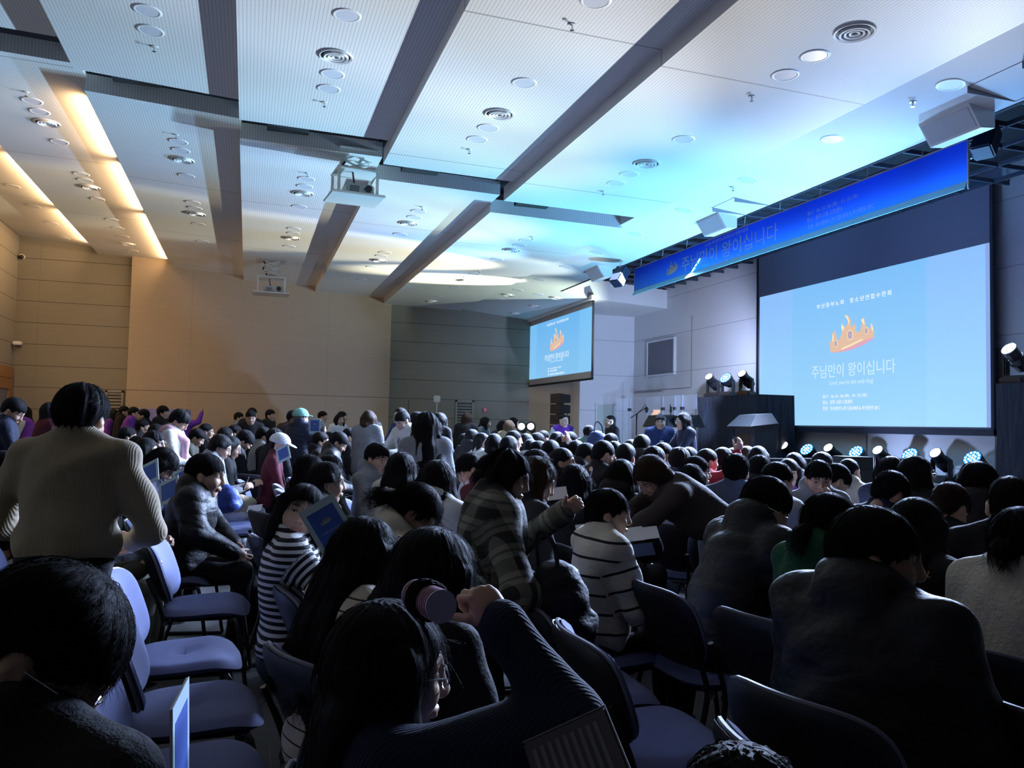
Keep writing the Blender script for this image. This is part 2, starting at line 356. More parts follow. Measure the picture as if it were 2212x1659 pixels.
# framed dark booth window high on the stage wall
a = on_x(1402, 742, 10.73); c2 = on_x(1457, 806, 10.73)
y1, y0, zt, zb = a[1], c2[1], on_x(1402, 742, 10.73)[2], on_x(1402, 811, 10.73)[2]
q = MB(); f = 0.05
q.box(10.68, 10.76, y0-f, y1+f, zt, zt+f); q.box(10.68, 10.76, y0-f, y1+f, zb-f, zb); q.box(10.68, 10.76, y0-f, y0, zb, zt); q.box(10.68, 10.76, y1, y1+f, zb, zt)
o = S(q.build('window_1', M_STAGEW)); q = MB(); q.box(10.70, 10.75, y0, y1, zb, zt); q.build('pane', simple('grey_mesh', (0.14, 0.14, 0.17, 1), 0.7, nscale=60), o)
# shallow outline of the panel round it
q = MB()
ya, yb_ = on_x(1491, 740, 10.7)[1], 21.9
q.box(10.735, 10.75, ya-0.012, ya+0.012, 2.62, 4.45); q.box(10.735, 10.75, ya, yb_, 2.60, 2.62); q.box(10.72, 10.75, on_x(1428, 820, 10.7)[1], 21.9, 2.56, 2.60)
S(q.build('trim_1', simple('joint_grey', (0.25, 0.25, 0.27, 1), 0.7)))
# vertical joint below the big screen and the dark recess beyond it
yj = on_x(1868, 960, 10.7)[1]
q = MB(); q.box(10.735, 10.75, yj-0.012, yj+0.012, 0.8, 1.7); S(q.build('trim_2', simple('joint_grey', (0.25, 0.25, 0.27, 1), 0.7)))
yr0, yr1 = on_x(2176, 780, 10.7)[1], 9.45
zr = on_x(2160, 752, 10.7)[2]
q = MB(); q.box(10.70, 10.76, yr0, yr1+0.2, 0.8, zr); S(q.build('wall_recess', simple('recess_grey', (0.16, 0.15, 0.14, 1), 0.8)))
# ---------------------------------------------------------------- ceiling fixtures
M_LENS = simple('opal_lens', (0.62, 0.65, 0.72, 1), 0.35)
M_VENTD = simple('vent_dark', (0.03, 0.03, 0.035, 1), 0.6)
def surf(px, py):
    # which ceiling face is at this pixel
    for k, (x0, z0, x1, z1, ya, yb) in enumerate(STRIPS[1:]):
        s = (z1-z0)/(x1-x0); p = on_slope(px, py, x0, z0, s)
        if x0 <= p[0] <= x1 and p[1] > 0: return p, s, k
    return on_slope(px, py, 6.0, 5.0, -0.1), -0.1, 6
def proto_disc():
    t = empty('ceiling_light', (0, 0, 0)); q = MB()
    n = 28; r0, r1 = 0.105, 0.14
    vs = []; fs = []
    for (r, z) in ((r0, -0.004), (r0+.006, -0.007), (r1-.012, -0.008), (r1, 0.0)):
        vs += [(r*math.cos(2*math.pi*i/n), r*math.sin(2*math.pi*i/n), z) for i in range(n)]
    for k in range(3): fs += [(k*n+i, (k+1)*n+i, (k+1)*n+(i+1) % n, k*n+(i+1) % n) for i in range(n)]
    q.add(vs, fs); q.build('ring', M_FIX, t, smooth=True)
    q = MB(); q.disc((0, 0, 0.002), 0.107, n=28, t=0.007); q.build('lens', M_LENS, t); return t
def proto_vent():
    t = empty('air_diffuser', (0, 0, 0))
    for r, h in ((0.175, 0.016), (0.13, 0.03), (0.09, 0.026), (0.05, 0.022)):
        q = MB(); n = 28; vs = []
        for (rr, z) in ((r, 0.0), (r-0.004, -h), (r-0.022, -h+0.004), (r-0.030, 0.012)):
            vs += [(rr*math.cos(2*math.pi*i/n), rr*math.sin(2*math.pi*i/n), z) for i in range(n)]
        fs = []
        for k in range(3): fs += [(k*n+i, (k+1)*n+i, (k+1)*n+(i+1) % n, k*n+(i+1) % n) for i in range(n)]
        q.add(vs, fs); q.build('cone_ring', M_FIX, t, smooth=True)
    q = MB(); q.disc((0, 0, -0.001), 0.15, n=28, t=0.002); q.build('throat', M_VENTD, t); return t
def proto_spr():
    t = empty('sprinkler_head', (0, 0, 0)); q = MB(); q.disc((0, 0, 0), 0.035, n=14, t=0.008); q.build('plate', M_FIX, t)
    q = MB(); q.cyl((0, 0, -0.006), (0, 0, -0.05), 0.011, 0.007, 8); q.disc((0, 0, -0.05), 0.02, n=10, t=0.004); q.build('nozzle', M_CHROME, t); return t
PROTO = {}
def dup(root, loc, rot=(0, 0, 0), scale=1.0):
    r = root.copy(); C.objects.link(r); r.location = loc; r.rotation_euler = rot; r.scale = (scale,)*3
    for k in list(r.keys()): del r[k]
    for ch in list(root.children):
        c = ch.copy(); C.objects.link(c); c.parent = r
        for g in list(ch.children):
            d = g.copy(); C.objects.link(d); d.parent = c
    return r
_used = {}
def inst(kind, mk, loc, rot=(0, 0, 0), scale=1.0):
    if kind not in PROTO:
        PROTO[kind] = mk(); p = PROTO[kind]; p.location = loc; p.rotation_euler = rot; p.scale = (scale,)*3; return p
    return dup(PROTO[kind], loc, rot, scale)
FIXT = [('d', 318, 23), ('d', 325, 66), ('s', 334, 101), ('d', 749, 33), ('v', 726, 121), ('d', 718, 160), ('d', 710, 192), ('s', 701, 221),
 ('d', 1132, 179), ('v', 1079, 246), ('d', 1054, 276), ('d', 1030, 301), ('s', 1014, 323), ('d', 1286, 2), ('s', 1236, 53),
 ('v', 1846, 69), ('d', 1760, 121), ('d', 1696, 162), ('s', 1624, 208), ('d', 1476, 301), ('v', 1397, 353), ('d', 1359, 376), ('d', 1331, 396), ('s', 1303, 413),
 ('d', 2053, 183), ('d', 1798, 301), ('d', 1615, 389), ('s', 1584, 404), ('s', 1972, 220), ('d', 1478, 454), ('d', 1372.7, 504.8), ('d', 1289.5, 545.5), ('d', 1221.7, 577), ('d', 1165.7, 604.2),
 ('d', 1118.7, 626.8), ('v', 1097, 636.8), ('d', 1077, 646), ('d', 1163, 636), ('v', 1200, 643), ('v', 1154, 661), ('v', 1113, 676.6), ('d', 1044.5, 663),
 ('d', 1136.7, 519), ('d', 1122, 529.7), ('v', 1105, 540), ('d', 1074, 560), ('s', 1150, 511.6), ('d', 1025, 592), ('d', 1013, 598.5), ('v', 1002.4, 605.8), ('d', 982, 619), ('s', 1035, 585),
 ('d', 947, 641), ('v', 932.8, 650.5), ('d', 917.4, 660.4), ('d', 903.9, 456.3), ('d', 894.8, 469), ('v', 882, 482), ('d', 864, 506), ('s', 912, 446.7),
 ('d', 831.5, 545.5), ('d', 823.4, 552.7), ('v', 818, 562), ('d', 803.5, 576.5), ('d', 782, 604), ('d', 661.7, 386.2), ('d', 658, 402.4), ('v', 654.5, 417.4), ('d', 646.4, 446.2), ('s', 664, 374),
 ('d', 634.6, 493.8), ('d', 633.4, 503.8), ('v', 629.7, 514), ('d', 624.7, 532), ('d', 385, 305.7), ('d', 390.3, 324.6), ('v', 394.7, 345.2), ('d', 402.7, 379.5), ('s', 380.6, 291),
 ('d', 416.4, 437), ('d', 420.7, 449.4), ('v', 424, 461.6), ('d', 429, 483.9), ('d', 438.6, 521.3), ('d', 69, 217.7), ('d', 85.4, 241), ('v', 102, 265), ('d', 128, 306), ('s', 57, 199),
 ('d', 175.6, 376), ('d', 183.5, 389), ('v', 194.6, 404), ('d', 210.4, 429.7), ('d', 241.5, 474.4), ('d', 254.7, 492.7), ('d', 265.8, 510.8), ('v', 276.3, 526.6), ('d', 286.4, 541.5),
 ('d', 27.8, 402), ('d', 72.8, 445.6), ('d', 112, 481.6), ('d', 139, 514.5)]
SN = ['the ceiling strip by the left wall', 'the second ceiling strip from the left wall', 'the third ceiling strip from the left wall', 'the ceiling strip left of the near projector',
      'the ceiling strip right of the near projector', 'the last ceiling strip before the stage soffit', 'the plaster soffit beside the stage']
KN = {'d': ('round white recessed light', 'ceiling light', proto_disc), 'v': ('round air diffuser', 'air vent', proto_vent), 's': ('tiny sprinkler', 'sprinkler', proto_spr)}
ORD = ['nearest', 'second nearest', 'third nearest', 'fourth nearest', 'fifth nearest', 'sixth nearest', 'seventh nearest', 'eighth nearest', 'ninth nearest', 'tenth nearest', 'eleventh nearest', 'twelfth nearest', 'thirteenth nearest']
rows = {}
for (k, px, py) in FIXT:
    p, s, i = surf(px, py); rows.setdefault((k, i), []).append((p[1], p, s))
for (k, i), L in rows.items():
    L.sort(key=lambda q: q[0])
    for j, (_, p, s) in enumerate(L):
        nm, cat, mk = KN[k]
        o = inst('fix'+k, mk, tuple(p), (0, -math.atan(s), 0))
        tag(o, (nm+', '+ORD[j]+' on '+SN[i]) if len(L) > 1 else nm+' on '+SN[i], cat, {'d': 'round recessed ceiling lights', 'v': 'round ceiling air diffusers', 's': 'sprinkler heads'}[k])
# access hatches drawn as thin joints on the soffit
for (px, py, lab) in ((1600, 446, 'above the middle white ceiling speaker'), (2200, 178, 'at the right end of the soffit')):
    p = on_slope(px, py, 6, 5, -0.1); q = MB()
    for (dx, dy, sx, sy) in ((-.3, 0, .004, .3), (.3, 0, .004, .3), (0, -.3, .3, .004), (0, .3, .3, .004)):
        x, y = p[0]+dx, p[1]+dy; z = 5.0-0.1*(x-6)
        q.box(x-sx, x+sx, y-sy, y+sy, z-0.004-0.03*(sx > .1), z+0.03*(sx > .1)+0.002)
    tag(q.build('access_hatch', simple('joint_grey', (0.25, 0.25, 0.27, 1), 0.7)), 'thin square hatch outline '+lab, 'hatch', 'ceiling access hatches')
# scissor projector lifts
M_PROJ = simple('projector_grey', (0.50, 0.50, 0.50, 1), 0.5)
M_LIFT = simple('lift_white', (0.66, 0.66, 0.62, 1), 0.4)
def lift(loc, ztop, rz, label, wdt=0.55, rungs=3, zlow=0.0, s=1.0):
    t = empty('projector_lift', loc, rz, label, 'projector', 'ceiling projector lifts'); H = ztop-loc[2]
    # bottom tray, frame posts and top plate, projector in the cage, scissor arms up to the ceiling
    w_, d_, fh = wdt*s, 0.48*s, 0.36*s
    q = MB(); q.rbox((0, 0, 0.0), (w_+0.22, d_+0.16, 0.035), 0.008); q.build('tray', M_LIFT, t)
    q = MB()
    for x in (-w_/2, w_/2):
        for y in (-d_/2, d_/2): q.box(x-.018, x+.018, y-.018, y+.018, 0.01, fh)
    q.build('cage', M_LIFT, t)
    q = MB(); q.rbox((0, 0, fh+0.012), (w_+0.05, d_+0.05, 0.03), 0.005); q.build('plate', M_LIFT, t)
    q = MB(); q.rbox((0.05, 0, 0.10), (w_*0.74, d_*0.8, 0.15), 0.02); q.build('projector_body', M_PROJ, t)
    q = MB(); q.cyl((0.05+w_*0.2, -d_*0.4-0.03, 0.11), (0.05+w_*0.2, -d_*0.38, 0.11), 0.05, n=16)
    for k in range(4): q.box(-w_*0.2, w_*0.05, -d_*0.4-0.004, -d_*0.4+.01, 0.06+k*0.022, 0.07+k*0.022)
    q.build('lens', M_BLACK, t)
    q = MB(); z = fh+0.03; hh = (H-z)/rungs; a = w_*0.36
    for k in range(rungs):
        for y in (-0.1, 0.1):
            q.cyl((-a, y, z+k*hh), (a, y, z+(k+1)*hh), 0.014, n=6); q.cyl((a, y+.02, z+k*hh), (-a, y+.02, z+(k+1)*hh), 0.014, n=6)
        for x in (-a, a): q.cyl((x, -0.12, z+k*hh), (x, 0.14, z+k*hh), 0.01, n=6)
    q.build('scissor_arms', M_LIFT, t)
    q = MB(); q.tube(smooth_path([(-a*.9, 0.05, H), (-a*.6, 0.0, H-hh*.8), (-a*1.0, 0.05, H-hh*1.5), (-a*.4, 0, z+hh*.6), (-a*.8, 0, z)], 2), 0.016, 6)
    q.tube(smooth_path([(-a*.3, -0.1, z), (-a*.1, -0.05, fh*.6), (0.0, 0.0, fh*.5)], 2), 0.014, 6); q.build('cable', M_BLACK, t)
    q = MB(); q.box(-w_/2, w_/2, -0.28, 0.28, H-0.02, H+0.0); q.build('ceiling_plate', M_PROJ, t)
    return t
p = on_y(765, 432, 12.0); lift((p[0], 12.0, p[2]+0.02), 5.45, 0.1, 'white projector in an open cage on the near scissor lift', 0.55, 2)
p = on_y(585, 637, 20.6); lift((p[0], 20.6, p[2]+0.02), 5.385, 0.0, 'projector cage on the far scissor lift before the beige wall', 0.62, 3)
# white angled ceiling speakers on the soffit edge
def box_speaker(px, py, rz, label, sc=1.0):
    p = on_slope(px, py, 6.0, 5.0, -0.1); p[1] += .33*sc; t = empty('ceiling_speaker', tuple(p), rz, label, 'speaker', 'white angled ceiling speakers')
    W = 0.33*sc
    prof = [(0.0, 0.0), (0.34, 0.02), (0.34, -0.20), (0.16, -0.215), (0.0, 0.0)]
    prof = [(a*sc, c*sc) for a, c in ((-.01, .03), (.34, .02), (.34, -.215), (.155, -.235), (0.0, -.005))]
    q = MB(); n = len(prof); vs = [(a, -W, c) for a, c in prof]+[(a, W, c) for a, c in prof]
    q.add(vs, [tuple(range(n)), tuple(range(2*n-1, n-1, -1))]+[(i, n+i, n+(i+1) % n, (i+1) % n) for i in range(n)]); q.build('cabinet', M_FIX, t)
    a = np.array([prof[4][0], 0, prof[4][1]]); b_ = np.array([prof[3][0], 0, prof[3][1]]); nrm = np.array([-(a[2]-b_[2]), 0, (a[0]-b_[0])]); nrm /= np.linalg.norm(nrm)
    if nrm[2] > 0: nrm = -nrm
    q = MB(); e = 0.03; A = a*0.9+b_*0.1+nrm*0.008; B = a*0.1+b_*0.9+nrm*0.008
    q.hexa([(A[0], -W+e, A[2]), (B[0], -W+e, B[2]), (B[0], W-e, B[2]), (A[0], W-e, A[2]), (A[0]+nrm[0]*-.02, -W+e, A[2]-nrm[2]*.02), (B[0]-nrm[0]*.02, -W+e, B[2]-nrm[2]*.02), (B[0]-nrm[0]*.02, W-e, B[2]-nrm[2]*.02), (A[0]-nrm[0]*.02, W-e, A[2]-nrm[2]*.02)])
    q.build('grille', simple('speaker_grille', (0.55, 0.57, 0.62, 1), 0.8, nscale=300, nstr=0.4), t); return t
box_speaker(2093, 222, 0.0, 'white angled speaker box at the right end of the soffit')
box_speaker(1551, 457.6, 0.0, 'white angled speaker box over the left half of the blue banner')
box_speaker(1291, 572.6, 0.0, 'white angled speaker box left of the banner, farthest on the soffit')
# wall items
def louvre(px0, px1, py0, py1, label):
    a = on_y(px0, py0, 23.97); c_ = on_y(px1, py1, 23.97); x0, x1, z1, z0 = a[0], c_[0], a[2], c_[2]-0.5
    t = empty('vent_grille', (x0, 23.97, z0), 0, label, 'vent', 'louvred wall vents'); W, H = x1-x0, z1-z0
    q = MB(); f = 0.05
    q.box(0, W, -.03, .02, 0, f); q.box(0, W, -.03, .02, H-f, H); q.box(0, f, -.03, .02, 0, H); q.box(W-f, W, -.03, .02, 0, H); q.build('frame', simple('grille_grey', (0.26, 0.25, 0.22, 1), 0.5), t)
    q = MB(); n = int(H/0.085)
    for i in range(n):
        z = f+i*0.085; q.hexa([(f, -.03, z), (W-f, -.03, z), (W-f, -.02, z), (f, -.02, z), (f, .02, z+.055), (W-f, .02, z+.055), (W-f, .03, z+.055), (f, .03, z+.055)])
    q.build('louvres', simple('grille_grey', (0.26, 0.25, 0.22, 1), 0.5), t)
    q = MB(); q.box(f, W-f, 0.022, 0.03, f, H-f); q.build('backing', M_VENTD, t)
louvre(984, 1022, 864, 925, 'tall louvred vent on the dark wall near the side screen')
louvre(228, 265, 843, 900, 'louvred vent on the dark wall behind the man in the beige sweater')
p = on_y(1047, 885, 23.97); t = empty('fire_alarm', tuple(p), 0, 'small red fire alarm on the dark wall beside the louvred vent', 'alarm')
q = MB(); q.rbox((0, -0.03, 0), (0.12, 0.06, 0.13), 0.012); q.build('case', simple('red_plastic', (0.5, 0.03, 0.03, 1), 0.4), t)
q = MB(); q.box(-0.012, 0.012, -0.065, -0.058, -0.04, 0.04); q.build('bar', M_FIX, t)
# vertical cover joint at the left end of that wall
a = on_y(883, 863, 23.98); q = MB(); q.box(a[0]-.008, a[0]+.008, 23.985, 24.0, 0, a[2]); S(q.build('trim_3', simple('joint_dark', (0.05, 0.05, 0.05, 1), 0.8)))
# white network node on a pole
p = on_y(944, 862, 22.5); t = empty('wireless_access_point', (p[0], 22.5, 0), 0, 'white rounded wireless box on a thin white pole', 'router')
q = MB(); q.rbox((0, 0, p[2]), (0.19, 0.05, 0.19), 0.045); q.build('housing', M_FIX, t, smooth=True)
q = MB(); q.cyl((0, 0.01, 0.03), (0, 0.01, p[2]-.08), 0.013, n=8); q.build('pole', M_FIX, t); q = MB(); q.cyl((0, 0, 0), (0, 0, 0.03), 0.16, n=20); q.build('base', M_FIX, t)
# corner camera and sensor
p = on_y(47, 556, 23.9); t = empty('dome_camera', (p[0], 23.9, p[2]), 0, 'small white dome camera high in the far left corner', 'camera')
q = MB(); q.cyl((0, 0.1, 0.03), (0, -0.02, 0.03), 0.06, n=16); q.build('mount', M_FIX, t)
q = MB()
for i in range(6):
    a0, a1 = i*math.pi/12, (i+1)*math.pi/12; q.cyl((0, -0.02-0.06*math.sin(a0), 0.01), (0, -0.02-0.06*math.sin(a1), 0.01), 0.055*math.cos(a0), 0.055*math.cos(a1)+1e-4, n=16, cap=False)
q.build('dome', M_BLACK, t, smooth=True)
p = on_y(38, 744, 23.8); t = empty('wall_sensor', (p[0], 23.8, p[2]), 0, 'white sensor box on the far left wall corner above the wooden doorway', 'sensor')
q = MB(); q.rbox((0, 0, 0.03), (0.2, 0.22, 0.09), 0.02); q.build('case', M_FIX, t); q = MB(); q.rbox((0.0, -0.02, -0.04), (0.12, 0.14, 0.07), 0.02); q.build('lens', M_BLACK, t)
# ---------------------------------------------------------------- screens and banner
SROT = Matrix(((0, 0, -1), (-1, 0, 0), (0, 1, 0)))   # columns: local x = -Y, y = +Z, z = -X
def screen_root(name, X, py_o, label, cat):
    o = empty(name, (X, py_o[1], py_o[2]), 0, label, cat); o.rotation_euler = SROT.to_euler(); return o
def grad_emit(name, cbot, ctop, cmid, v0, v1, um, uw, strength=1.0, side=None):
    # projected picture: vertical gradient with a brighter middle band; emission because the screen gives the picture off
    t = NT(name); tc = t.n('ShaderNodeTexCoord').outputs['Object']; s = t.n('ShaderNodeSeparateXYZ'); t.l(tc, s.inputs[0])
    f = t.math('DIVIDE', t.math('SUBTRACT', s.outputs[1], v0), v1-v0, clamp=True); c = t.mix(f, cbot, ctop)
    if uw:
        m = t.math('LESS_THAN', t.math('ABSOLUTE', t.math('SUBTRACT', s.outputs[0], um)), uw)
        r = t.math('DIVIDE', t.math('ABSOLUTE', t.math('SUBTRACT', s.outputs[0], um)), uw, clamp=True)
        c2 = t.mix(f, t.mix(r, cmid, cbot), t.mix(r, cmid, ctop)); c2 = t.mix(f, tuple(0.96*q for q in cbot[:3]), cmid); c = t.mix(m, c, c2)
    t.base((0.03, 0.03, 0.03, 1)); t.rough(0.8); t.l(c, t.b.inputs['Emission Color']); t.b.inputs['Emission Strength'].default_value = strength; return t.mat
def rect(q, u0, u1, v0, v1, w0, w1, mi=0): q.box(u0, u1, v0, v1, w0, w1, mi)
def text(s, parent, mat, uL, uR, vB, h=None, w=0.008, name='lettering', shear=0.0, space=1.0, ext=0.001, size=1.0, res=3, weight=0.0):
    c = bpy.data.curves.new(name, 'FONT'); c.body = s; c.size = size; c.extrude = ext; c.shear = shear; c.space_character = space; c.resolution_u = res; c.offset = weight
    o = bpy.data.objects.new(name, c); C.objects.link(o); bpy.context.view_layer.update()
    W, Hh = max(o.dimensions[0], 1e-3), max(o.dimensions[1], 1e-3); bb = [Vector(q) for q in o.bound_box]; x0 = min(q.x for q in bb); y0 = min(q.y for q in bb)
    dg = bpy.context.evaluated_depsgraph_get(); me = bpy.data.meshes.new_from_object(o.evaluated_get(dg)); bpy.data.objects.remove(o)
    sx = (uR-uL)/W; sy = sx if h is None else h/Hh
    me.transform(Matrix.Translation((uL, vB, w)) @ Matrix.Diagonal((sx, sy, 1, 1)) @ Matrix.Translation((-x0, -y0, 0)))
    me.materials.clear(); me.materials.append(mat); o = bpy.data.objects.new(name, me); C.objects.link(o); o.parent = parent; return o
CROWN = [(1205,1057),(1195,985),(1207,998),(1214,960),(1210,930),(1224,950),(1226,918),(1238,950),(1240,975),(1256,985),(1262,960),(1270,935),(1268,900),(1270,880),(1285,905),(1302,890),(1308,870),(1300,845),(1286,828),(1312,838),(1325,862),(1322,895),(1332,905),(1340,890),(1345,878),(1356,900),(1350,925),(1378,935),(1385,905),(1392,880),(1386,860),(1402,842),(1408,870),(1412,895),(1428,905),(1430,920),(1442,905),(1443,875),(1455,895),(1464,935),(1462,962),(1400,985),(1330,1020),(1260,1045)]
RIM = [(1205,1057),(1260,1045),(1330,1020),(1400,985),(1462,962),(1458,974),(1400,1010),(1330,1038),(1265,1053)]
GEMS = [(1321,950,17,29),(1236,1002,11,20),(1418,926,10,20)]
def crown(parent, fn, w, name='crown_picture', dim=1.0):
    e = lambda r, g, b: tuple(dim*q for q in srgb(r, g, b)[:3])+(1,)
    g = fn
    bm = bmesh.new()
    def poly(pts, mi, dz):
        vs = [bm.verts.new((g(p)[0], g(p)[1], w+dz)) for p in pts]; fa = bm.faces.new(vs); fa.material_index = mi
    poly(CROWN, 0, 0); poly(RIM, 1, 0.002)
    for (x, y, a, b_) in GEMS: poly([(x-a, y-b_*.6), (x-a*.4, y-b_), (x+a*.4, y-b_), (x+a, y-b_*.6), (x+a, y+b_*.6), (x+a*.4, y+b_), (x-a*.4, y+b_), (x-a, y+b_*.6)], 2, 0.003)
    for (x, y, a, b_) in GEMS: poly([(x-a*.8, y-b_*.55), (x-a*.3, y-b_*.85), (x+a*.3, y-b_*.85), (x+a*.8, y-b_*.55), (x+a*.8, y+b_*.55), (x+a*.3, y+b_*.85), (x-a*.3, y+b_*.85), (x-a*.8, y+b_*.55)], 3, 0.005)
    for hp in ([(1270,880),(1285,905),(1278,930),(1268,905)], [(1286,828),(1304,838),(1316,864),(1312,895),(1308,865)], [(1386,860),(1400,850),(1404,872),(1408,893),(1396,880)], [(1213,985),(1217,940),(1222,958),(1220,990)], [(1270,1030),(1330,1002),(1395,972),(1395,980),(1330,1012),(1270,1040)], [(1445,880),(1454,898),(1460,930),(1450,920)]): poly(hp, 2, 0.001)
    bmesh.ops.triangulate(bm, faces=bm.faces[:]); bmesh.ops.recalc_face_normals(bm, faces=bm.faces[:])
    me = bpy.data.meshes.new(name); bm.to_mesh(me); bm.free()
    for m_ in (emit('crown_gold', e(228, 190, 160), 1.0), emit('crown_rim', e(225, 165, 190), 1.0), emit('crown_light', e(250, 235, 190), 1.0), emit('crown_gem', e(190, 165, 190), 1.0)): me.materials.append(m_)
    o = bpy.data.objects.new(name, me); C.objects.link(o); o.parent = parent; return o
M_SCRB = simple('screen_border', (0.008, 0.009, 0.02, 1), 0.8)
M_SCRG = simple('screen_cloth_unlit', (0.16, 0.15, 0.20, 1), 0.85)
W_TXT = emit('projected_white', (0.86, 0.93, 1.0, 1), 1.0); W_TXT2 = emit('projected_white_soft', (0.62, 0.84, 1.0, 1), 1.0)
# ---- big screen
XS = 10.5
O = on_x(1637, 918, XS); root = screen_root('projection_screen', XS, O, 'big projection screen on the stage wall showing a golden crown', 'screen')
def uv(px, py, X=None, O_=None): 
    p = on_x(px, py, XS if X is None else X); q = O if O_ is None else O_; return (q[1]-p[1], p[2]-q[2])
UL, VB = 0.0, 0.0; UR, _ = uv(2143, 920); _, VT = uv(1637, 571); _, VI = uv(1640, 640); _, VIR = uv(2133, 529)
VB_ = uv(1900, 916)[1]
q = MB(); rect(q, -0.05, 0.0, -0.1, VT+.2, -0.03, 0.02); rect(q, UR, UR+0.05, -0.1, VT+.2, -0.03, 0.02); rect(q, -0.05, UR+0.05, -0.13, -0.03, -0.04, 0.03); q.build('border', M_SCRB, root)
q = MB(); rect(q, 0, UR, -0.03, VT+.2, -0.02, 0.0); q.build('screen_cloth', M_SCRG, root)
VI2 = (VI+VIR)/2
a0, a1 = uv(1712, 800)[0], uv(2002, 800)[0]
q = MB(); rect(q, 0.05, UR-0.09, 0.0, VI2, 0.0, 0.004)
q.build('projected_picture', grad_emit('picture_blue', srgb(162, 219, 255), srgb(140, 190, 250), srgb(126, 190, 246), 0, VI2, (a0+a1)/2, (a1-a0)/2), root)
q = MB(); rect(q, UR-0.09, UR-0.005, 0.0, VI2, 0.0, 0.003); q.build('picture_edge', emit('picture_edge', srgb(150, 180, 245), 0.8), root)
def T(s, pxL, pxR, pyB, hpx, **k):
    (u0, v0), (u1, v1) = uv(pxL, pyB), uv(pxR, pyB); vt = uv((pxL+pxR)/2, pyB-hpx)[1]; vm = uv((pxL+pxR)/2, pyB)[1]
    return text(s, root, k.pop('mat', W_TXT), u0, u1, vm, (vt-vm), w=0.008, **k)
T('부산중부노회  청소년연합수련회', 1765, 1926, 653, 11, space=1.45, weight=0.01)
T('주님만이 왕이십니다', 1754, 1935, 812, 30, mat=W_TXT2)
T("Lord, you're the only king", 1792, 1888, 832, 13, shear=0.3, mat=W_TXT2)
T('일시   26. 01. 20 (화) - 01. 22 (목)', 1778, 1873, 860, 9, weight=0.01)
T('장소   경주 교원 드림센터', 1778, 1842, 873, 9, weight=0.01)
T('주관   부산중부노회 다음세대 & 부산중부 SFC', 1778, 1901, 886, 9, weight=0.01)
BIGC = lambda p: uv(1360+p[0]/2.765, 380+p[1]/2.765)
crown(root, BIGC, 0.012)
BC0 = BIGC((1330, 950)); BCW = BIGC((1464, 950))[0]-BIGC((1195, 950))[0]
def crown_at(u, v, wd): return lambda p: (u+(BIGC(p)[0]-BC0[0])*wd/BCW, v+(BIGC(p)[1]-BC0[1])*wd/BCW)
# ---- side screen, hanging in line with the soffit edge
XS2 = 8.2; O2 = on_x(1138, 833, XS2); r2 = screen_root('side_projection_screen', XS2, O2, 'smaller projection screen hanging near the far corner with the same crown picture', 'screen')
uv2 = lambda px, py: uv(px, py, XS2, O2)
U2 = uv2(1278, 822)[0]; V2 = uv2(1279, 648)[1]; V2i = V2-0.16
q = MB(); rect(q, -0.04, 0.0, -0.02, V2, -0.03, 0.015); rect(q, U2, U2+.04, -0.02, V2, -0.03, 0.015); rect(q, -.04, U2+.04, -0.05, -0.0, -0.03, 0.02); q.build('border', M_SCRB, r2)
q = MB(); rect(q, 0, U2, 0, V2, -0.02, 0.0); q.build('screen_cloth', simple('screen_cloth_pale', (0.45, 0.45, 0.47, 1), 0.85), r2)
q = MB(); rect(q, -0.15, U2+.15, V2-0.02, V2+0.10, -0.10, 0.10); q.build('roller_case', M_FIX, r2)
q = MB(); rect(q, 0.03, U2-0.03, 0.17, V2i, 0.0, 0.004)
q.build('projected_picture', grad_emit('picture_blue_side', srgb(140, 205, 250), srgb(120, 196, 250), srgb(110, 186, 246), 0, V2i, U2/2, U2*0.33, 0.95), r2)
def T2(s, pxL, pxR, pyB, hpx, **k):
    (u0, _), (u1, _) = uv2(pxL, pyB), uv2(pxR, pyB); vm = uv2((pxL+pxR)/2, pyB)[1]; vt = uv2((pxL+pxR)/2, pyB-hpx)[1]
    return text(s, r2, k.pop('mat', W_TXT), u0, u1, vm, (vt-vm), w=0.008, res=2, **k)
T2('부산중부노회  청소년연합수련회', 1182, 1228, 699, 6, space=1.4, weight=0.015)
T2('주님만이 왕이십니다', 1177, 1229, 776, 14, mat=W_TXT)
T2("Lord, you're the only king", 1188, 1217, 782, 5, shear=0.3, mat=W_TXT2)
T2('일시   26. 01. 20 (화) - 01. 22 (목)', 1184, 1212, 797, 4, weight=0.02)
T2('장소   경주 교원 드림센터', 1184, 1203, 803, 4, weight=0.02)
T2('주관   부산중부노회 다음세대 & 부산중부 SFC', 1184, 1220, 809, 4, weight=0.02)
cu, cv = uv2(1204, 735); crown(r2, crown_at(cu, cv, uv2(1219, 735)[0]-uv2(1189, 735)[0]), 0.012)
# ---- blue banner over the stage front
XB = 7.8; OB = on_x(1370, 639, XB); rb = screen_root('stage_banner', XB, OB, 'long blue fabric banner hung across the stage front', 'banner'); uvb = lambda px, py: uv(px, py, XB, OB)
UB = uvb(2090, 410)[0]; VBt = uvb(1368, 583)[1]
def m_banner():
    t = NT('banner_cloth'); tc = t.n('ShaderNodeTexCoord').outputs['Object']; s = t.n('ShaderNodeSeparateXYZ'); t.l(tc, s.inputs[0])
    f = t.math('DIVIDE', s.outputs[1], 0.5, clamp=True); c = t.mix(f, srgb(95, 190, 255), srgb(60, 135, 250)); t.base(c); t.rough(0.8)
    tr = t.n('ShaderNodeBsdfTranslucent'); t.l(c, tr.inputs[0]); mx = t.n('ShaderNodeMixShader'); mx.inputs[0].default_value = .5; t.l(t.b.outputs[0], mx.inputs[1]); t.l(tr.outputs[0], mx.inputs[2]); t.l(mx.outputs[0], t.nt.nodes['Material Output'].inputs[0]); return t.mat
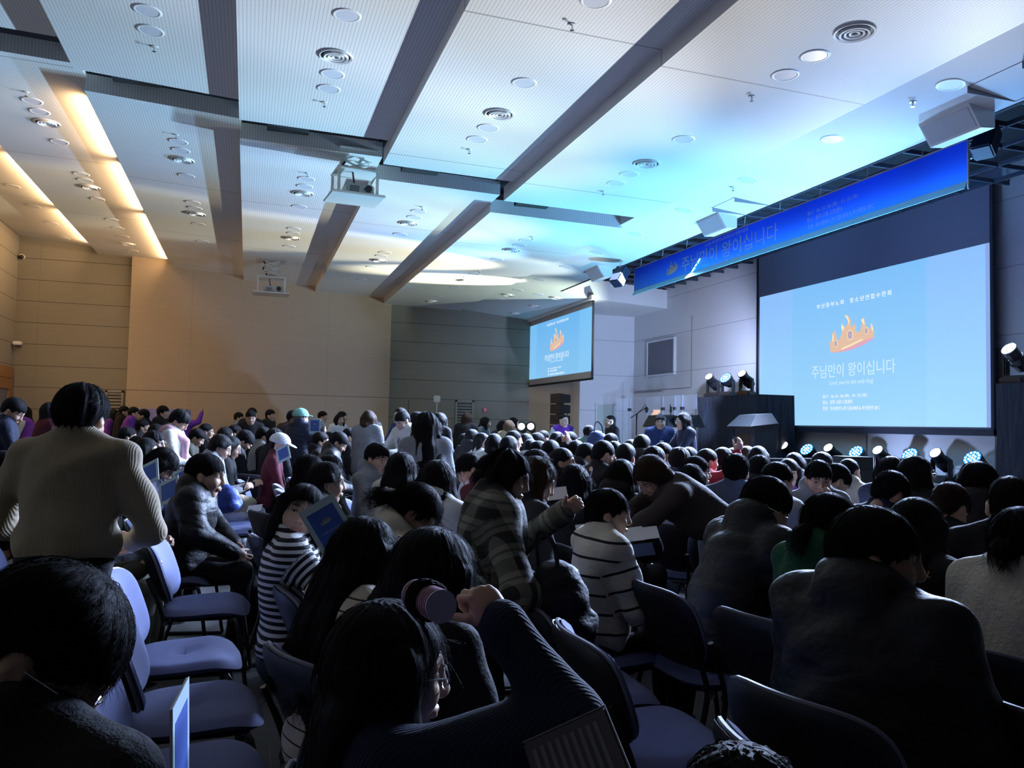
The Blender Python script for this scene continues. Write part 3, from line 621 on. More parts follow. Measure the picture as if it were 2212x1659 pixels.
q = MB(); rect(q, 0, UB, 0.10, VBt, -0.01, 0.0); q.build('cloth', m_banner(), rb)
q = MB(); q.hexa([(0, 0, 0.05), (UB, 0, 0.05), (UB, 0.0, 0.04), (0, 0.0, 0.04), (0, 0.10, 0.0), (UB, 0.10, 0.0), (UB, 0.10, -0.01), (0, 0.10, -0.01)]); q.build('hem', simple('banner_hem', (0.35, 0.80, 0.95, 1), 0.7), rb)
q = MB(); rect(q, -0.012, 0.0, 0.0, VBt, -0.012, 0.004); rect(q, UB, UB+0.012, 0, VBt, -0.012, 0.004); rect(q, 0, UB, VBt, VBt+0.02, -0.015, 0.008); q.build('edge_piping', M_FIX, rb)
q = MB()
for i in range(9): q.cyl((UB*(i+.3)/9, VBt+0.01, 0), (UB*(i+.3)/9, VBt+0.5, -0.05), 0.006, n=5)
q.build('hanging_cord', M_FIX, rb)
M_BT = simple('banner_print', (0.42, 0.75, 0.95, 1), 0.8)
def TB(s, pxL, pyL, pxR, pyR, hpx, **k):
    (u0, v0), (u1, v1) = uvb(pxL, pyL), uvb(pxR, pyR); vt = uvb(pxL, pyL-hpx)[1]; return text(s, rb, M_BT, u0, u1, (v0+v1)/2, vt-v0, w=0.006, **k)
TB('(고신) 부산중부노회 청소년 연합수련회', 1524, 533, 1616, 502, 9, weight=0.01)
TB('주님만이 왕이십니다', 1473, 585, 1681, 521, 31)
TB("Lord, you're the only king", 1535, 577, 1600, 557, 9, shear=0.3)
TB('일시   26. 01. 20 (화) - 01. 22 (목)', 1745, 466, 1854, 430, 10, weight=0.01)
TB('장소   경주 교원 드림센터', 1744, 481, 1819, 456, 10, weight=0.01)
TB('주관   부산중부노회 다음세대 & 부산중부 SFC', 1745, 496, 1888, 451, 10, weight=0.01)
cu, cv = uvb(1453, 580)
o = crown(rb, crown_at(cu, cv, uvb(1465, 580)[0]-uvb(1441, 580)[0]), 0.006)
for i, cc in enumerate(((0.55, 0.60, 0.55, 1), (0.5, 0.6, 0.7, 1), (0.8, 0.85, 0.8, 1), (0.2, 0.35, 0.6, 1))): o.data.materials[i] = simple('banner_crown%d' % i, cc, 0.8)
# ---------------------------------------------------------------- stage gear
def frame_part(name, q, mat, t, smooth=False): return q.build(name, mat, t, smooth=smooth)
# line array column
p = at_depth(1210, 850, 19.0); t = empty('line_array_speaker', (p[0], p[1], 0), math.radians(200), 'tall black column of stacked line array speakers with looping cables', 'speaker'); top = p[2]
for k in range(6):
    z = top-0.12-k*0.24
    q = MB(); w_ = 0.36; q.hexa([(-.16, -w_*.5, z-.09), (.14, -w_*.5, z-.11), (.14, w_*.5, z-.11), (-.16, w_*.5, z-.09), (-.16, -w_*.5, z+.09), (.14, -w_*.5, z+.11), (.14, w_*.5, z+.11), (-.16, w_*.5, z+.09)])
    q.build('speaker_box', M_BLACK, t)
q = MB(); q.box(-.1, .1, -.02, .02, 0.5, top); q.build('rigging', M_BLACK, t)
q = MB()
for k in range(4):
    z = top-.25-k*.27; q.tube(smooth_path([(-.15, -.1, z), (-.32, -.2, z-.03), (-.46, -.22, z-.25), (-.34, -.16, z-.38), (-.15, -.1, z-.30)], 3), 0.010, 6)
q.build('cable', M_BLACK, t)
q = MB(); q.rbox((-.25, -0.1, 0.42), (.95, .6, .84), 0.02); q.build('subwoofer', M_BLACK, t)
# acrylic drum shield
XA = 9.9
def m_glass():
    t = NT('acrylic'); t.base((0.75, 0.85, 1.0, 1)); t.rough(0.05); t.b.inputs['Alpha'].default_value = 0.16; t.b.inputs['Specular IOR Level'].default_value = 0.4; return t.mat
ag = m_glass(); t = empty('drum_shield', (XA, 18.0, 0.6), 0, 'clear folding acrylic drum shield on the stage', 'drum shield')
ys = [on_x(px, 900, XA)[1] for px in (1345, 1359, 1396, 1431, 1457, 1473, 1503)]; zt = on_x(1359, 860, XA)[2]-0.6
for i in range(6):
    y0, y1 = ys[i]-18.0, ys[i+1]-18.0; zz = (0.25 if i == 0 else 0); x0 = -0.25 if i == 0 else (0.05 if i % 2 else 0); x1 = 0.0 if i % 2 else 0.05
    q = MB(); q.hexa([(x0, y0, .02), (x1, y1, .02), (x1+.008, y1, .02), (x0+.008, y0, .02), (x0, y0, zt), (x1, y1, zt), (x1+.008, y1, zt), (x0+.008, y0, zt)]); q.build('acrylic_panel', ag, t)
q = MB()
for i in range(1, 6):
    for z in (0.2, zt-.35): q.box(-.03, .05, ys[i]-18.0-.035, ys[i]-18.0+.035, z, z+.07)
q.build('hinge', M_BLACK, t)
q = MB()
for i in range(7): q.box(0, .012, ys[i]-18-.006, ys[i]-18+.006, 0, zt)
q.build('panel_edge', simple('acrylic_edge', (0.30, 0.36, 0.5, 1), 0.2), t)
def mic_stand(px, py, D, px2, py2, label, z0=0.6):
    p = at_depth(px, py, D); e_ = at_depth(px2, py2, D); a = at_depth(2*px-px2*0.6-px*0.4, 2*py-py2*0.6-py*0.4, D)
    t = empty('microphone_stand', (p[0], p[1], z0), 0, label, 'microphone stand', 'microphone stands on the stage'); o_ = np.array([p[0], p[1], z0])
    q = MB(); q.cyl((0, 0, .25), p-o_, 0.013, n=7); q.build('pole', M_BLACK, t)
    q = MB(); q.cyl(a-o_, e_-o_, 0.010, n=7); q.build('boom', M_BLACK, t)
    for k in range(3):
        an = k*2.094; q = MB(); q.cyl((0, 0, .3), (.3*math.cos(an), .3*math.sin(an), .01), 0.009, n=6); q.build('leg', M_BLACK, t)
    q = MB(); d = (e_-p)/np.linalg.norm(e_-p); q.cyl(e_-o_, e_-o_+np.array([0, 0, -.12]), 0.018, 0.026, 10); q.build('microphone', M_BLACK, t)
    q = MB(); q.tube(smooth_path([e_-o_, e_-o_+np.array([0, .05, .07]), (p+e_)/2-o_+np.array([0, 0, .02]), p-o_, (0, 0.03, .4)], 2), 0.005, 5); q.build('cable', M_BLACK, t)
mic_stand(1375, 894, 17.5, 1397, 879, 'black boom microphone stand left of the drum kit')
mic_stand(1449, 905, 17.0, 1449, 878, 'thin upright microphone stand behind the two music lecterns')
mic_stand(1593, 962, 14.5, 1585, 944, 'small microphone clamp stand before the left black draped box', 0.0)
# drum kit glimpsed behind the shield
p = at_depth(1410, 945, 18.3); t = empty('drum_kit', (p[0], p[1], 0.6), 0, 'drum kit with thin cymbal stands behind the acrylic shield', 'drum kit')
for (dx, dy, z, r, mt) in ((0.1, 0.0, 0.25, 0.26, M_BLACK), (-0.15, 0.4, 0.5, 0.16, M_BLACK), (-0.1, -0.35, 0.45, 0.17, M_BLACK)):
    q = MB(); q.cyl((dx, dy, z-.12), (dx, dy, z+.12), r, n=20); q.build('drum', mt, t)
for (dx, dy, z) in ((0.2, .6, .95), (.15, -.5, 1.0), (-.2, .15, .8)):
    q = MB(); q.cyl((dx, dy, 0), (dx, dy, z), .012, n=6); q.build('cymbal_stand', M_CHROME, t)
    q = MB(); q.cyl((dx, dy, z), (dx, dy, z+.02), .2, .03, 20); q.build('cymbal', simple('brass', (0.6, 0.42, 0.15, 1), 0.3, 1.0), t)
p = at_depth(1412, 917, 18.8)
q = MB(); q.tube(smooth_path([(0, -.33, 0), (0, .33, .05)], 1), [0.02]*4, 6)
t = empty('peach_backdrop_sheet', (p[0]+.1, p[1], p[2]), 0, 'peach coloured sheet with its lit look painted as glow behind the drum kit', 'sheet')
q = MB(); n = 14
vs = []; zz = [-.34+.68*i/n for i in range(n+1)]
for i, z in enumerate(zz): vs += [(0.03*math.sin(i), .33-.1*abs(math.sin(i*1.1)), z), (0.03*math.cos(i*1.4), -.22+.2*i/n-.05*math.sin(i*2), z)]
q.add(vs, [(2*i, 2*i+1, 2*i+3, 2*i+2) for i in range(n)]); o = q.build('sheet', emit('peach_painted_light', srgb(255, 205, 180), 0.9), t, smooth=True)  # light falling on the cloth is put in as emission
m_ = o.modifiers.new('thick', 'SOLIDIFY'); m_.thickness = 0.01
# music lecterns
def lectern(px, py, D, rz, label, w_=0.72):
    p = at_depth(px, py, D); t = empty('black_lectern', (p[0], p[1], 0.6), rz, label, 'lectern', 'black lecterns beside the drum shield'); z = p[2]-0.6
    q = MB(); q.hexa([(-.28, -w_/2, z-.25), (.05, -w_/2*1.1, z-.25), (.05, w_/2*1.1, z-.25), (-.28, w_/2, z-.25), (-.22, -w_/2*.7, z-.02), (.0, -w_/2*.7, z), (.0, w_/2*.7, z), (-.22, w_/2*.7, z-.02)]); q.build('top', M_BLACK, t)
    q = MB(); q.rbox((-.08, 0, (z-.25)/2), (.2, .34, z-.27), .02); q.build('column', M_BLACK, t)
    q = MB(); q.rbox((-.08, 0, .03), (.4, .5, .06), .02); q.build('base', M_BLACK, t)
lectern(1437, 896, 16.6, 0.3, 'black lectern behind the man in the blue zip jacket')
lectern(1493, 896, 16.2, 0.1, 'black lectern behind the woman in the navy jumper')
# podium
p = at_depth(1643, 893, 13.6); t = empty('podium', (p[0], p[1], 0.0), 0, 'dark grey podium with wide slanted top before the big screen', 'podium'); z = p[2]
mg = simple('podium_grey', (0.035, 0.04, 0.05, 1), 0.45)
q = MB(); q.hexa([(-.42, -.34, z-.22), (.10, -.34, z-.16), (.10, .34, z-.16), (-.42, .34, z-.22), (-.25, -.24, z-.03), (.05, -.24, z), (.05, .24, z), (-.25, .24, z-.03)]); q.build('slanted_top', mg, t)
q = MB(); q.hexa([(-.42, -.34, z-.25), (.12, -.34, z-.20), (.12, .34, z-.20), (-.42, .34, z-.25), (-.42, -.34, z-.22), (.12, -.34, z-.16), (.12, .34, z-.16), (-.42, .34, z-.22)]); q.build('top_edge', M_BLACK, t)
q = MB(); q.hexa([(-.28, -.22, .06), (.12, -.22, .06), (.12, .22, .06), (-.28, .22, .06), (-.30, -.28, z-.24), (.12, -.28, z-.19), (.12, .28, z-.19), (-.30, .28, z-.24)]); q.build('column', mg, t)
q = MB(); q.box(-.305, -.285, -.15, .17, .5, z-.35); q.build('front_panel', simple('podium_wood', (0.05, 0.02, 0.015, 1), 0.5), t)
q = MB(); q.rbox((-.08, 0, .03), (.6, .66, .06), .015); q.build('base', M_BLACK, t)
# draped boxes at both ends of the screen
def drape_box(name, y0, y1, zt, X, label, z0=0.6, x1=10.7):
    q = MB(); n = 60; vs = []; fs = []
    per = [(X, y1), (X, y0), (x1, y0), (x1, y1)]; pts = []
    for a, b_ in zip(per, per[1:]+per[:1]):
        for i in range(n//4): pts.append((a[0]+(b_[0]-a[0])*i/(n//4), a[1]+(b_[1]-a[1])*i/(n//4)))
    for k, z in enumerate((0.02, (zt)*.35, zt*.68, zt-.02, zt)):
        for i, (x, y) in enumerate(pts):
            am = 0.02*(1 if k < 3 else 0.2); vs.append((x+am*math.sin(i*1.9+k*.4), y+am*math.cos(i*2.3+k), z))
    m = len(pts)
    for k in range(4): fs += [(k*m+i, k*m+(i+1) % m, (k+1)*m+(i+1) % m, (k+1)*m+i) for i in range(m)]
    fs.append(tuple(4*m+i for i in range(m))); q.add(vs, fs)
    return tag(q.build(name, M_DRAPE, smooth=True), label, 'draped box', 'black draped risers on the stage')
XD = 9.55
yL1, yL0 = on_x(1506, 860, XD)[1], on_x(1636, 860, XD)[1]; zL = on_x(1506, 858, XD)[2]
drape_box('draped_riser', yL0, yL1, zL, XD, 'black draped riser left of the big screen carrying three stage lights', x1=10.4)
yR1 = on_x(2150, 860, XD)[1]; zR = on_x(2150, 829, XD)[2]
drape_box('draped_riser', 6.4, yR1, zR, XD, 'black draped riser at the right edge carrying one stage light', x1=10.4)
# monitor wedge and low black cases on the stage front
def case(px0, px1, py0, py1, D, label, slant=0.12, name='stage_monitor'):
    a = at_depth(px0, py0, D); b_ = at_depth(px1, py1, D); wv = np.linalg.norm((b_-a)[:2]); t = empty(name, (*((a+b_)[:2]/2), 0), math.atan2((b_-a)[1], (b_-a)[0]), label, 'stage monitor', 'black boxes along the stage front')
    z = a[2]; q = MB(); h = wv/2; q.hexa([(-h, -.25, 0), (h, -.25, 0), (h, .25, 0), (-h, .25, 0), (-h+slant, -.16, z), (h-slant*.2, -.16, z), (h-slant*.2, .25, z), (-h+slant, .25, z)]); q.build('cabinet', M_BLACK, t)
    q = MB(); q.hexa([(-h*.8, -.255, z*.15), (h*.8, -.255, z*.15), (h*.8, -.24, z*.15), (-h*.8, -.24, z*.15), (-h*.8+slant, -.18, z*.85), (h*.8, -.18, z*.85), (h*.8, -.16, z*.85), (-h*.8+slant, -.16, z*.85)]); q.build('grille', M_BLACKM, t)
case(1796, 1878, 985, 1040, 11.6, 'black wedge monitor cabinet below the big screen')
case(1655, 1732, 990, 1040, 12.8, 'low black case on the stage front right of the podium', 0.02)
case(1733, 1796, 990, 1040, 12.4, 'low black case between the podium case and the wedge monitor', 0.02)
# small dark speakers hanging at both ends of the banner
for (px, py, D, lab) in ((1339, 597, 16.5, 'small black speaker hanging left of the blue banner'), (2130, 306, 10.0, 'small black speaker hanging right of the blue banner')):
    p = at_depth(px, py, D); t = empty('hanging_speaker', tuple(p), 0.4, lab, 'speaker', 'small hanging black speakers')
    q = MB(); Mx = np.array(Matrix.Rotation(0.6, 3, 'Y')); q.rbox((0, 0, 0), (.22, .24, .42), .02, M=Mx); q.build('cabinet', simple('dark_blue_box', (0.02, 0.03, 0.06, 1), 0.5), t)
    q = MB(); q.cyl((0, 0, .15), (0.05, 0, 5.3-p[2]), .012, n=6); q.cyl((-.1, .13, -.2), (.1, .13, .2), .01, n=6); q.build('bracket', M_FIX, t)
# ---------------------------------------------------------------- moving head lights
M_BODY = simple('light_body', (0.010, 0.011, 0.014, 1), 0.35)
M_BEAM = emit('beam_lens', (1.0, 0.97, 0.85, 1), 9.0); M_LEDW = emit('led_white', (0.75, 0.93, 1.0, 1), 3.5); M_LEDB = emit('led_blue', (0.0, 0.32, 0.85, 1), 1.2)
def mover(kind, s=1.0):
    t = empty('moving_head_light', (0, 0, 0))
    q = MB(); q.rbox((0, 0, 0.045), (.24, .30, .07), .018); q.build('base', M_BODY, t)
    q = MB()
    for y in (-.155, .155): q.rbox((0, y*0.85, .20), (.09, .035, .26), .014)
    q.box(-.045, .045, -.14, .14, .075, .10); q.build('yoke', M_BODY, t)
    q = MB(); tl = math.radians(38); d = np.array([-math.cos(tl), 0, math.sin(tl)]); c = np.array([0.0, 0, .31])
    if kind == 'beam':
        q.cyl(c-d*.17, c-d*.05, .085, .105, 20); q.cyl(c-d*.05, c+d*.02, .105, .085, 20); q.cyl(c+d*.02, c+d*.17, .078, .088, 20)
        q.build('head', M_BODY, t, smooth=True); q = MB(); q.cyl(c+d*.170, c+d*.173, .074, n=24); q.build('lens', M_BEAM, t)
        q = MB(); e0 = c+d*.165; u = np.array([math.sin(tl), 0, math.cos(tl)]); q.tube([e0+.082*(math.cos(a)*u+math.sin(a)*np.array([0, 1, 0])) for a in np.linspace(0, 6.28, 25)[:-1]], .006, 6, closed=True); q.build('lens_rim', M_CHROME, t)
    else:
        q.cyl(c-d*.12, c-d*.03, .07, .115, 20); q.cyl(c-d*.03, c+d*.09, .115, .125, 20); q.build('head', M_BODY, t, smooth=True)
        q = MB(); q.cyl(c+d*.09, c+d*.093, .118, n=24); q.build('led_face', M_LEDB, t)
        q = MB(); u = np.array([math.sin(tl), 0, math.cos(tl)]); v_ = np.array([0, 1.0, 0]); o_ = c+d*.093
        for (r, n) in ((0, 1), (.045, 6), (.092, 12)):
            for k in range(n):
                a = 2*math.pi*k/n; cc = o_+r*(math.cos(a)*u+math.sin(a)*v_); q.cyl(cc, cc+d*.004, .0155, n=8)
        q.build('led', M_LEDW, t)
    return t
HEADS = [('beam', 1540, 856, 9.9, 'L', 'beam light on the left black riser, farthest from the big screen'), ('led', 1572, 857, 9.9, 'L', 'LED wash light between the two beam lights on the left black riser'), ('beam', 1612, 853, 9.9, 'L', 'beam light on the left black riser, touching the big screen edge'),
 ('beam', 2196, 830, 9.75, 'R', 'beam light on the black riser at the right edge'),
 ('led', 1664, 1003, 10.3, 0, 'LED wash light on the stage ledge hidden half by the podium'), ('beam', 1703, 1005, 10.3, 0, 'beam light on the stage ledge, first right of the podium'), ('led', 1748, 1010, 10.3, 0, 'LED wash light on the stage ledge between the first and second beam'),
 ('beam', 1800, 1013, 10.3, 0, 'beam light on the stage ledge above the boy with a fringe'), ('led', 1855, 1018, 10.3, 0, 'LED wash light on the stage ledge behind the wedge monitor'), ('beam', 1908, 1022, 10.3, 0, 'beam light on the stage ledge just right of the wedge monitor'),
 ('led', 1972, 1029, 10.3, 0, 'LED wash light on the stage ledge over the girl in glasses'), ('beam', 2034, 1036, 10.3, 0, 'beam light on the stage ledge with its whole yoke in view'), ('led', 2108, 1042, 10.3, 0, 'LED wash light on the stage ledge beside the right black riser')]
for (k, px, py, X, w_, lab) in HEADS:
    p = on_x(px, py, X); z = zL if w_ == 'L' else (zR if w_ == 'R' else 0.80)
    r = math.atan2(p[1]-6.5, p[0]-0.5)*0.45
    o = inst('mv'+k, lambda k=k: mover(k), (p[0], p[1], z), (0, 0, r), 1.12); tag(o, 'black moving head '+lab, 'stage light', 'moving head stage lights')
# cables on the ledge
q = MB(); rnd = random.Random(4)
for k in range(4):
    q.tube(smooth_path([(10.25+rnd.uniform(-.1, .1), 9+j*.55+rnd.uniform(-.2, .2), .815+rnd.random()*.03) for j in range(13)], 2), 0.010, 5)
tag(q.build('power_cable', M_BLACK, smooth=True), 'tangle of black power cables along the stage ledge', 'cable')
# two floor par lights in the far corner
def par():
    t = empty('floor_spotlight', (0, 0, 0)); q = MB(); d = np.array([-0.45, -0.85, 0.25]); d /= np.linalg.norm(d)
    q.cyl((0, 0, 0), (0, 0, .78), .02, n=8); q.cyl((0, 0, 0), (0, 0, .03), .2, n=16); q.build('stand', M_BODY, t)
    q = MB(); c = np.array([0, 0, .95]); q.cyl(c-d*.16, c+d*.12, .09, .125, 20); q.build('can', M_BODY, t, smooth=True)
    q = MB(); q.cyl(c+d*.12, c+d*.123, .082, n=20); q.build('lens', emit('par_lens', (1.0, 1.0, 0.9, 1), 3.0), t); return t
for (px, lab) in ((1128, 'left'), (1148, 'right')):
    p = at_depth(px, 924, 19.5); o = inst('par', par, (p[0], p[1], p[2]-.95), (0, 0, 0)); tag(o, lab+' of the two round floor spotlights in front of the pilaster', 'stage light', 'floor spotlights in the far corner')
    o.location[2] = max(0, p[2]-.95)
# blue poster wall panel behind the back rows
p0, p1 = on_y(286, 882, 22.6), on_y(412, 905, 22.6)
t = empty('booth_panel', (p0[0], 22.6, 0), 0, 'low wide blue and purple display panel before the beige wall', 'display panel')
def m_poster():
    t = NT('poster_print'); v = t.coord((1, 1, 1)); nz = t.noise(v, 5, 4); vz = t.n('ShaderNodeTexVoronoi'); t.l(v, vz.inputs['Vector']); vz.inputs['Scale'].default_value = 4
    t.base(t.mix(vz.outputs['Distance'], t.mix(nz, (0.10, 0.09, 0.35, 1), (0.30, 0.28, 0.60, 1)), (0.18, 0.20, 0.5, 1))); t.rough(0.5); return t.mat
q = MB(); q.rbox(((p1-p0)[0]/2, 0, p0[2]/2+.35), ((p1-p0)[0], .04, p0[2]-.7), .006); q.build('board', m_poster(), t)
q = MB()
for x in (.1, (p1-p0)[0]-.1): q.box(x-.02, x+.02, -.02, .02, 0, p0[2]); q.box(x-.02, x+.02, -.25, .25, 0, .03)
q.build('foot', M_BLACK, t)
# ---------------------------------------------------------------- organic shapes: smooth union of round cones / ellipsoids, meshed on a grid
def _v(p): return np.array(p, dtype=np.float32)
class Fld:
    def __init__(s): s.P = []
    def cone(s, a, b, ra, rb=None, k=0.03, sub=False, tag_=0):
        a = _v(a); b = _v(b); rb = ra if rb is None else rb; m = max(ra, rb)
        s.P.append(('c', a, b, ra, rb, k, sub, np.minimum(a, b)-m, np.maximum(a, b)+m, tag_)); return s
    def ell(s, c, r, R=None, k=0.03, sub=False, tag_=0):
        c = _v(c); r = _v(r); m = r if R is None else np.full(3, r.max(), np.float32)
        s.P.append(('e', c, r, None if R is None else np.array(R, np.float32), 0, k, sub, c-m, c+m, tag_)); return s
    def bounds(s):
        A = [p for p in s.P if not p[6]]; return np.min([p[7] for p in A], 0), np.max([p[8] for p in A], 0)
    @staticmethod
    def dist(p, Q):
        if p[0] == 'c':
            a, b, ra, rb = p[1:5]; ba = b-a; L = float(ba@ba)+1e-12
            t = np.clip(((Q-a)@ba)/L, 0, 1); return np.linalg.norm(Q-a-t[..., None]*ba, axis=-1)-(ra+(rb-ra)*t), t
        c, r, R = p[1:4]; q = Q-c
        if R is not None: q = q@R
        k0 = np.linalg.norm(q/r, axis=-1); k1 = np.linalg.norm(q/(r*r), axis=-1)+1e-6
        return k0*(k0-1)/k1, k0
    def mesh(s, h, disp=None, pad=0.02, cut=None):
        lo, hi = s.bounds(); lo = lo-pad-2*h; hi = hi+pad+2*h; n = np.ceil((hi-lo)/h).astype(int)+1
        d = np.full(n, 0.5, np.float32); ax = [lo[i]+h*np.arange(n[i], dtype=np.float32) for i in range(3)]
        for p in s.P:
            m = p[5]+3*h+pad; i0 = np.maximum(((p[7]-m-lo)/h).astype(int), 0); i1 = np.minimum(((p[8]+m-lo)/h).astype(int)+2, n)
            if (i1 <= i0).any(): continue
            sl = tuple(slice(i0[i], i1[i]) for i in range(3))
            Q = np.stack(np.meshgrid(*[ax[i][sl[i]] for i in range(3)], indexing='ij'), -1); q, _ = s.dist(p, Q); cur = d[sl]; k = max(p[5], 1e-4)
            if p[6]:
                hh = np.clip(.5-.5*(-q-cur)/k*-1, 0, 1); hh = np.clip(.5+.5*(-q-cur)/k, 0, 1); d[sl] = cur*(1-hh)+(-q)*hh+k*hh*(1-hh)
            else:
                hh = np.clip(.5+.5*(q-cur)/k, 0, 1); d[sl] = q*(1-hh)+cur*hh-k*hh*(1-hh)
        if disp is not None or cut is not None:
            band = np.abs(d) < 0.06
            if cut is not None: band = d < 0.06
            ii = np.nonzero(band); Q = np.stack([ax[i][ii[i]] for i in range(3)], -1); v = d[ii]
            if disp is not None: v = v+disp(Q)
            if cut is not None: v = cut(Q, v)
            d[ii] = v
        return nets(d, lo, h)
def nets(d, lo, h):
    s = d < 0; c = s[:-1, :-1, :-1]; anyd = np.zeros_like(c)
    for dx in (0, 1):
        for dy in (0, 1):
            for dz in (0, 1):
                q = s[dx:d.shape[0]-1+dx, dy:d.shape[1]-1+dy, dz:d.shape[2]-1+dz]; anyd |= (q != c)
    I = np.array(np.nonzero(anyd)).T; N = len(I)
    if N == 0: return np.zeros((0, 3)), np.zeros((0, 4), int)
    idx = -np.ones(c.shape, np.int64); idx[tuple(I.T)] = np.arange(N)
    acc = np.zeros((N, 3)); cnt = np.zeros(N)
    for ax in range(3):
        o = [i for i in range(3) if i != ax]
        for a in (0, 1):
            for b in (0, 1):
                A = I.copy(); A[:, o[0]] += a; A[:, o[1]] += b; B = A.copy(); B[:, ax] += 1
                da, db = d[tuple(A.T)], d[tuple(B.T)]; m = (da < 0) != (db < 0); t = np.where(m, da/(da-db+1e-12), 0)
                P = A.astype(float); P[:, ax] += t; acc[m] += P[m]; cnt[m] += 1
    V = lo+h*(acc/cnt[:, None]); F = []
    for ax in range(3):
        o = [i for i in range(3) if i != ax]; sa = [slice(None)]*3; sb = [slice(None)]*3; sa[ax] = slice(0, -1); sb[ax] = slice(1, None)
        A, B = s[tuple(sa)], s[tuple(sb)]; E_ = np.array(np.nonzero(A != B)).T
        E_ = E_[(E_[:, o[0]] > 0) & (E_[:, o[1]] > 0) & (E_[:, o[0]] < c.shape[o[0]]) & (E_[:, o[1]] < c.shape[o[1]])]
        q = []
        for (a, b) in ((-1, -1), (0, -1), (0, 0), (-1, 0)):
            K = E_.copy(); K[:, o[0]] += a; K[:, o[1]] += b; q.append(idx[tuple(K.T)])
        q = np.stack(q, 1); fl = A[tuple(E_.T)] if ax != 1 else ~A[tuple(E_.T)]; q[~fl] = q[~fl][:, ::-1]; F.append(q)
    F = np.concatenate(F); return V, F[(F >= 0).all(1)]
def np_mesh(name, V, F, attrs=None, mats=()):
    me = bpy.data.meshes.new(name); n = len(V); m = len(F)
    me.vertices.add(n); me.vertices.foreach_set('co', np.asarray(V, np.float32).ravel())
    me.loops.add(m*4); me.loops.foreach_set('vertex_index', np.asarray(F, np.int32).ravel())
    me.polygons.add(m); me.polygons.foreach_set('loop_start', np.arange(0, 4*m, 4, dtype=np.int32))
    try: me.polygons.foreach_set('loop_total', np.full(m, 4, np.int32))
    except Exception: pass
    me.polygons.foreach_set('use_smooth', np.ones(m, bool))
    for k, a in (attrs or {}).items():
        t = me.attributes.new(k, 'FLOAT_VECTOR' if a.ndim == 2 else 'FLOAT', 'POINT'); t.data.foreach_set('vector' if a.ndim == 2 else 'value', np.asarray(a, np.float32).ravel())
    for m_ in mats: me.materials.append(m_)
    me.update(calc_edges=True); return me
def join(parts):
    V = []; F = []; H = []; b = 0
    for v, f, hc in parts:
        V.append(v); F.append(f+b); b += len(v); H.append(hc if hc is not None else np.full((len(v), 3), -9.0))
    return np.concatenate(V), np.concatenate(F), np.concatenate(H)
# ---------------------------------------------------------------- head, hair, hands in their own frames (x forward, y left, z up)
_cache = {}
def head_geo(h, var=0, fem=False):
    key = ('head', h, var, fem)
    if key in _cache: return _cache[key]
    r = random.Random(var*7+3); f = Fld(); w_ = 1+r.uniform(-.04, .05); ck = r.uniform(-.004, .006)
    f.ell((-.008, 0, .03), (.098, .077*w_, .090), k=.02).ell((.022, 0, -.030), (.068, .060*w_, .082), k=.03)
    f.cone((.050, -.012, -.096), (.050, .012, -.096), .019 if fem else .021, k=.03)
    for s in (-1, 1):
        f.cone((-.005, s*.052, -.055), (.040, s*.026, -.093), .020, .016, k=.035)
        f.ell((.058, s*.034, -.028), (.028, .028+ck, .028), k=.025)
        f.cone((.081, s*.012, .030), (.070, s*.046, .026), .010 if fem else .012, .009, k=.02)
        f.ell((.094, s*.032, .006), (.014, .019, .013), k=.016, sub=True)
        f.ell((.070, s*.032, .006), (.0165, .0175, .0135), k=.006)
        f.ell((.099, s*.011, -.033), (.009, .0085, .008), k=.010)
        f.ell((-.012, s*.077*w_, -.008), (.020, .011, .031), R=np.array(Matrix.Rotation(s*.35, 3, 'Z') @ Matrix.Rotation(-.2, 3, 'Y')), k=.008)
        f.ell((-.006, s*(.088*w_+.002), -.004), (.009, .006, .016), k=.006, sub=True)
    f.cone((.088, 0, .018), (.108, 0, -.026), .009, .0098, k=.018)
    f.cone((.084, -.018, -.066), (.084, .018, -.066), .009, k=.008); f.ell((.091, 0, -.060), (.010, .019, .006), k=.006); f.ell((.089, 0, -.072), (.010, .016, .006), k=.006)
    f.cone((-.018, 0, -.06), (-.034, 0, -.16), .052 if not fem else .046, k=.03)
    V, F = f.mesh(h); _cache[key] = (V, F, V.copy()); return _cache[key]
def strands(amp, f1=16, seed=0):
    r = random.Random(seed); A = [(r.uniform(.6, 1.6)*f1, r.uniform(0, 6.3), r.uniform(-14, 14)) for _ in range(5)]
    def fn(Q):
        ph = np.arctan2(Q[:, 1], Q[:, 0]+.03); o = np.zeros(len(Q), np.float32)
        for (a, b, c) in A: o += np.sin(ph*round(a)+b+c*Q[:, 2]*2)
        return amp*o/3
    return fn
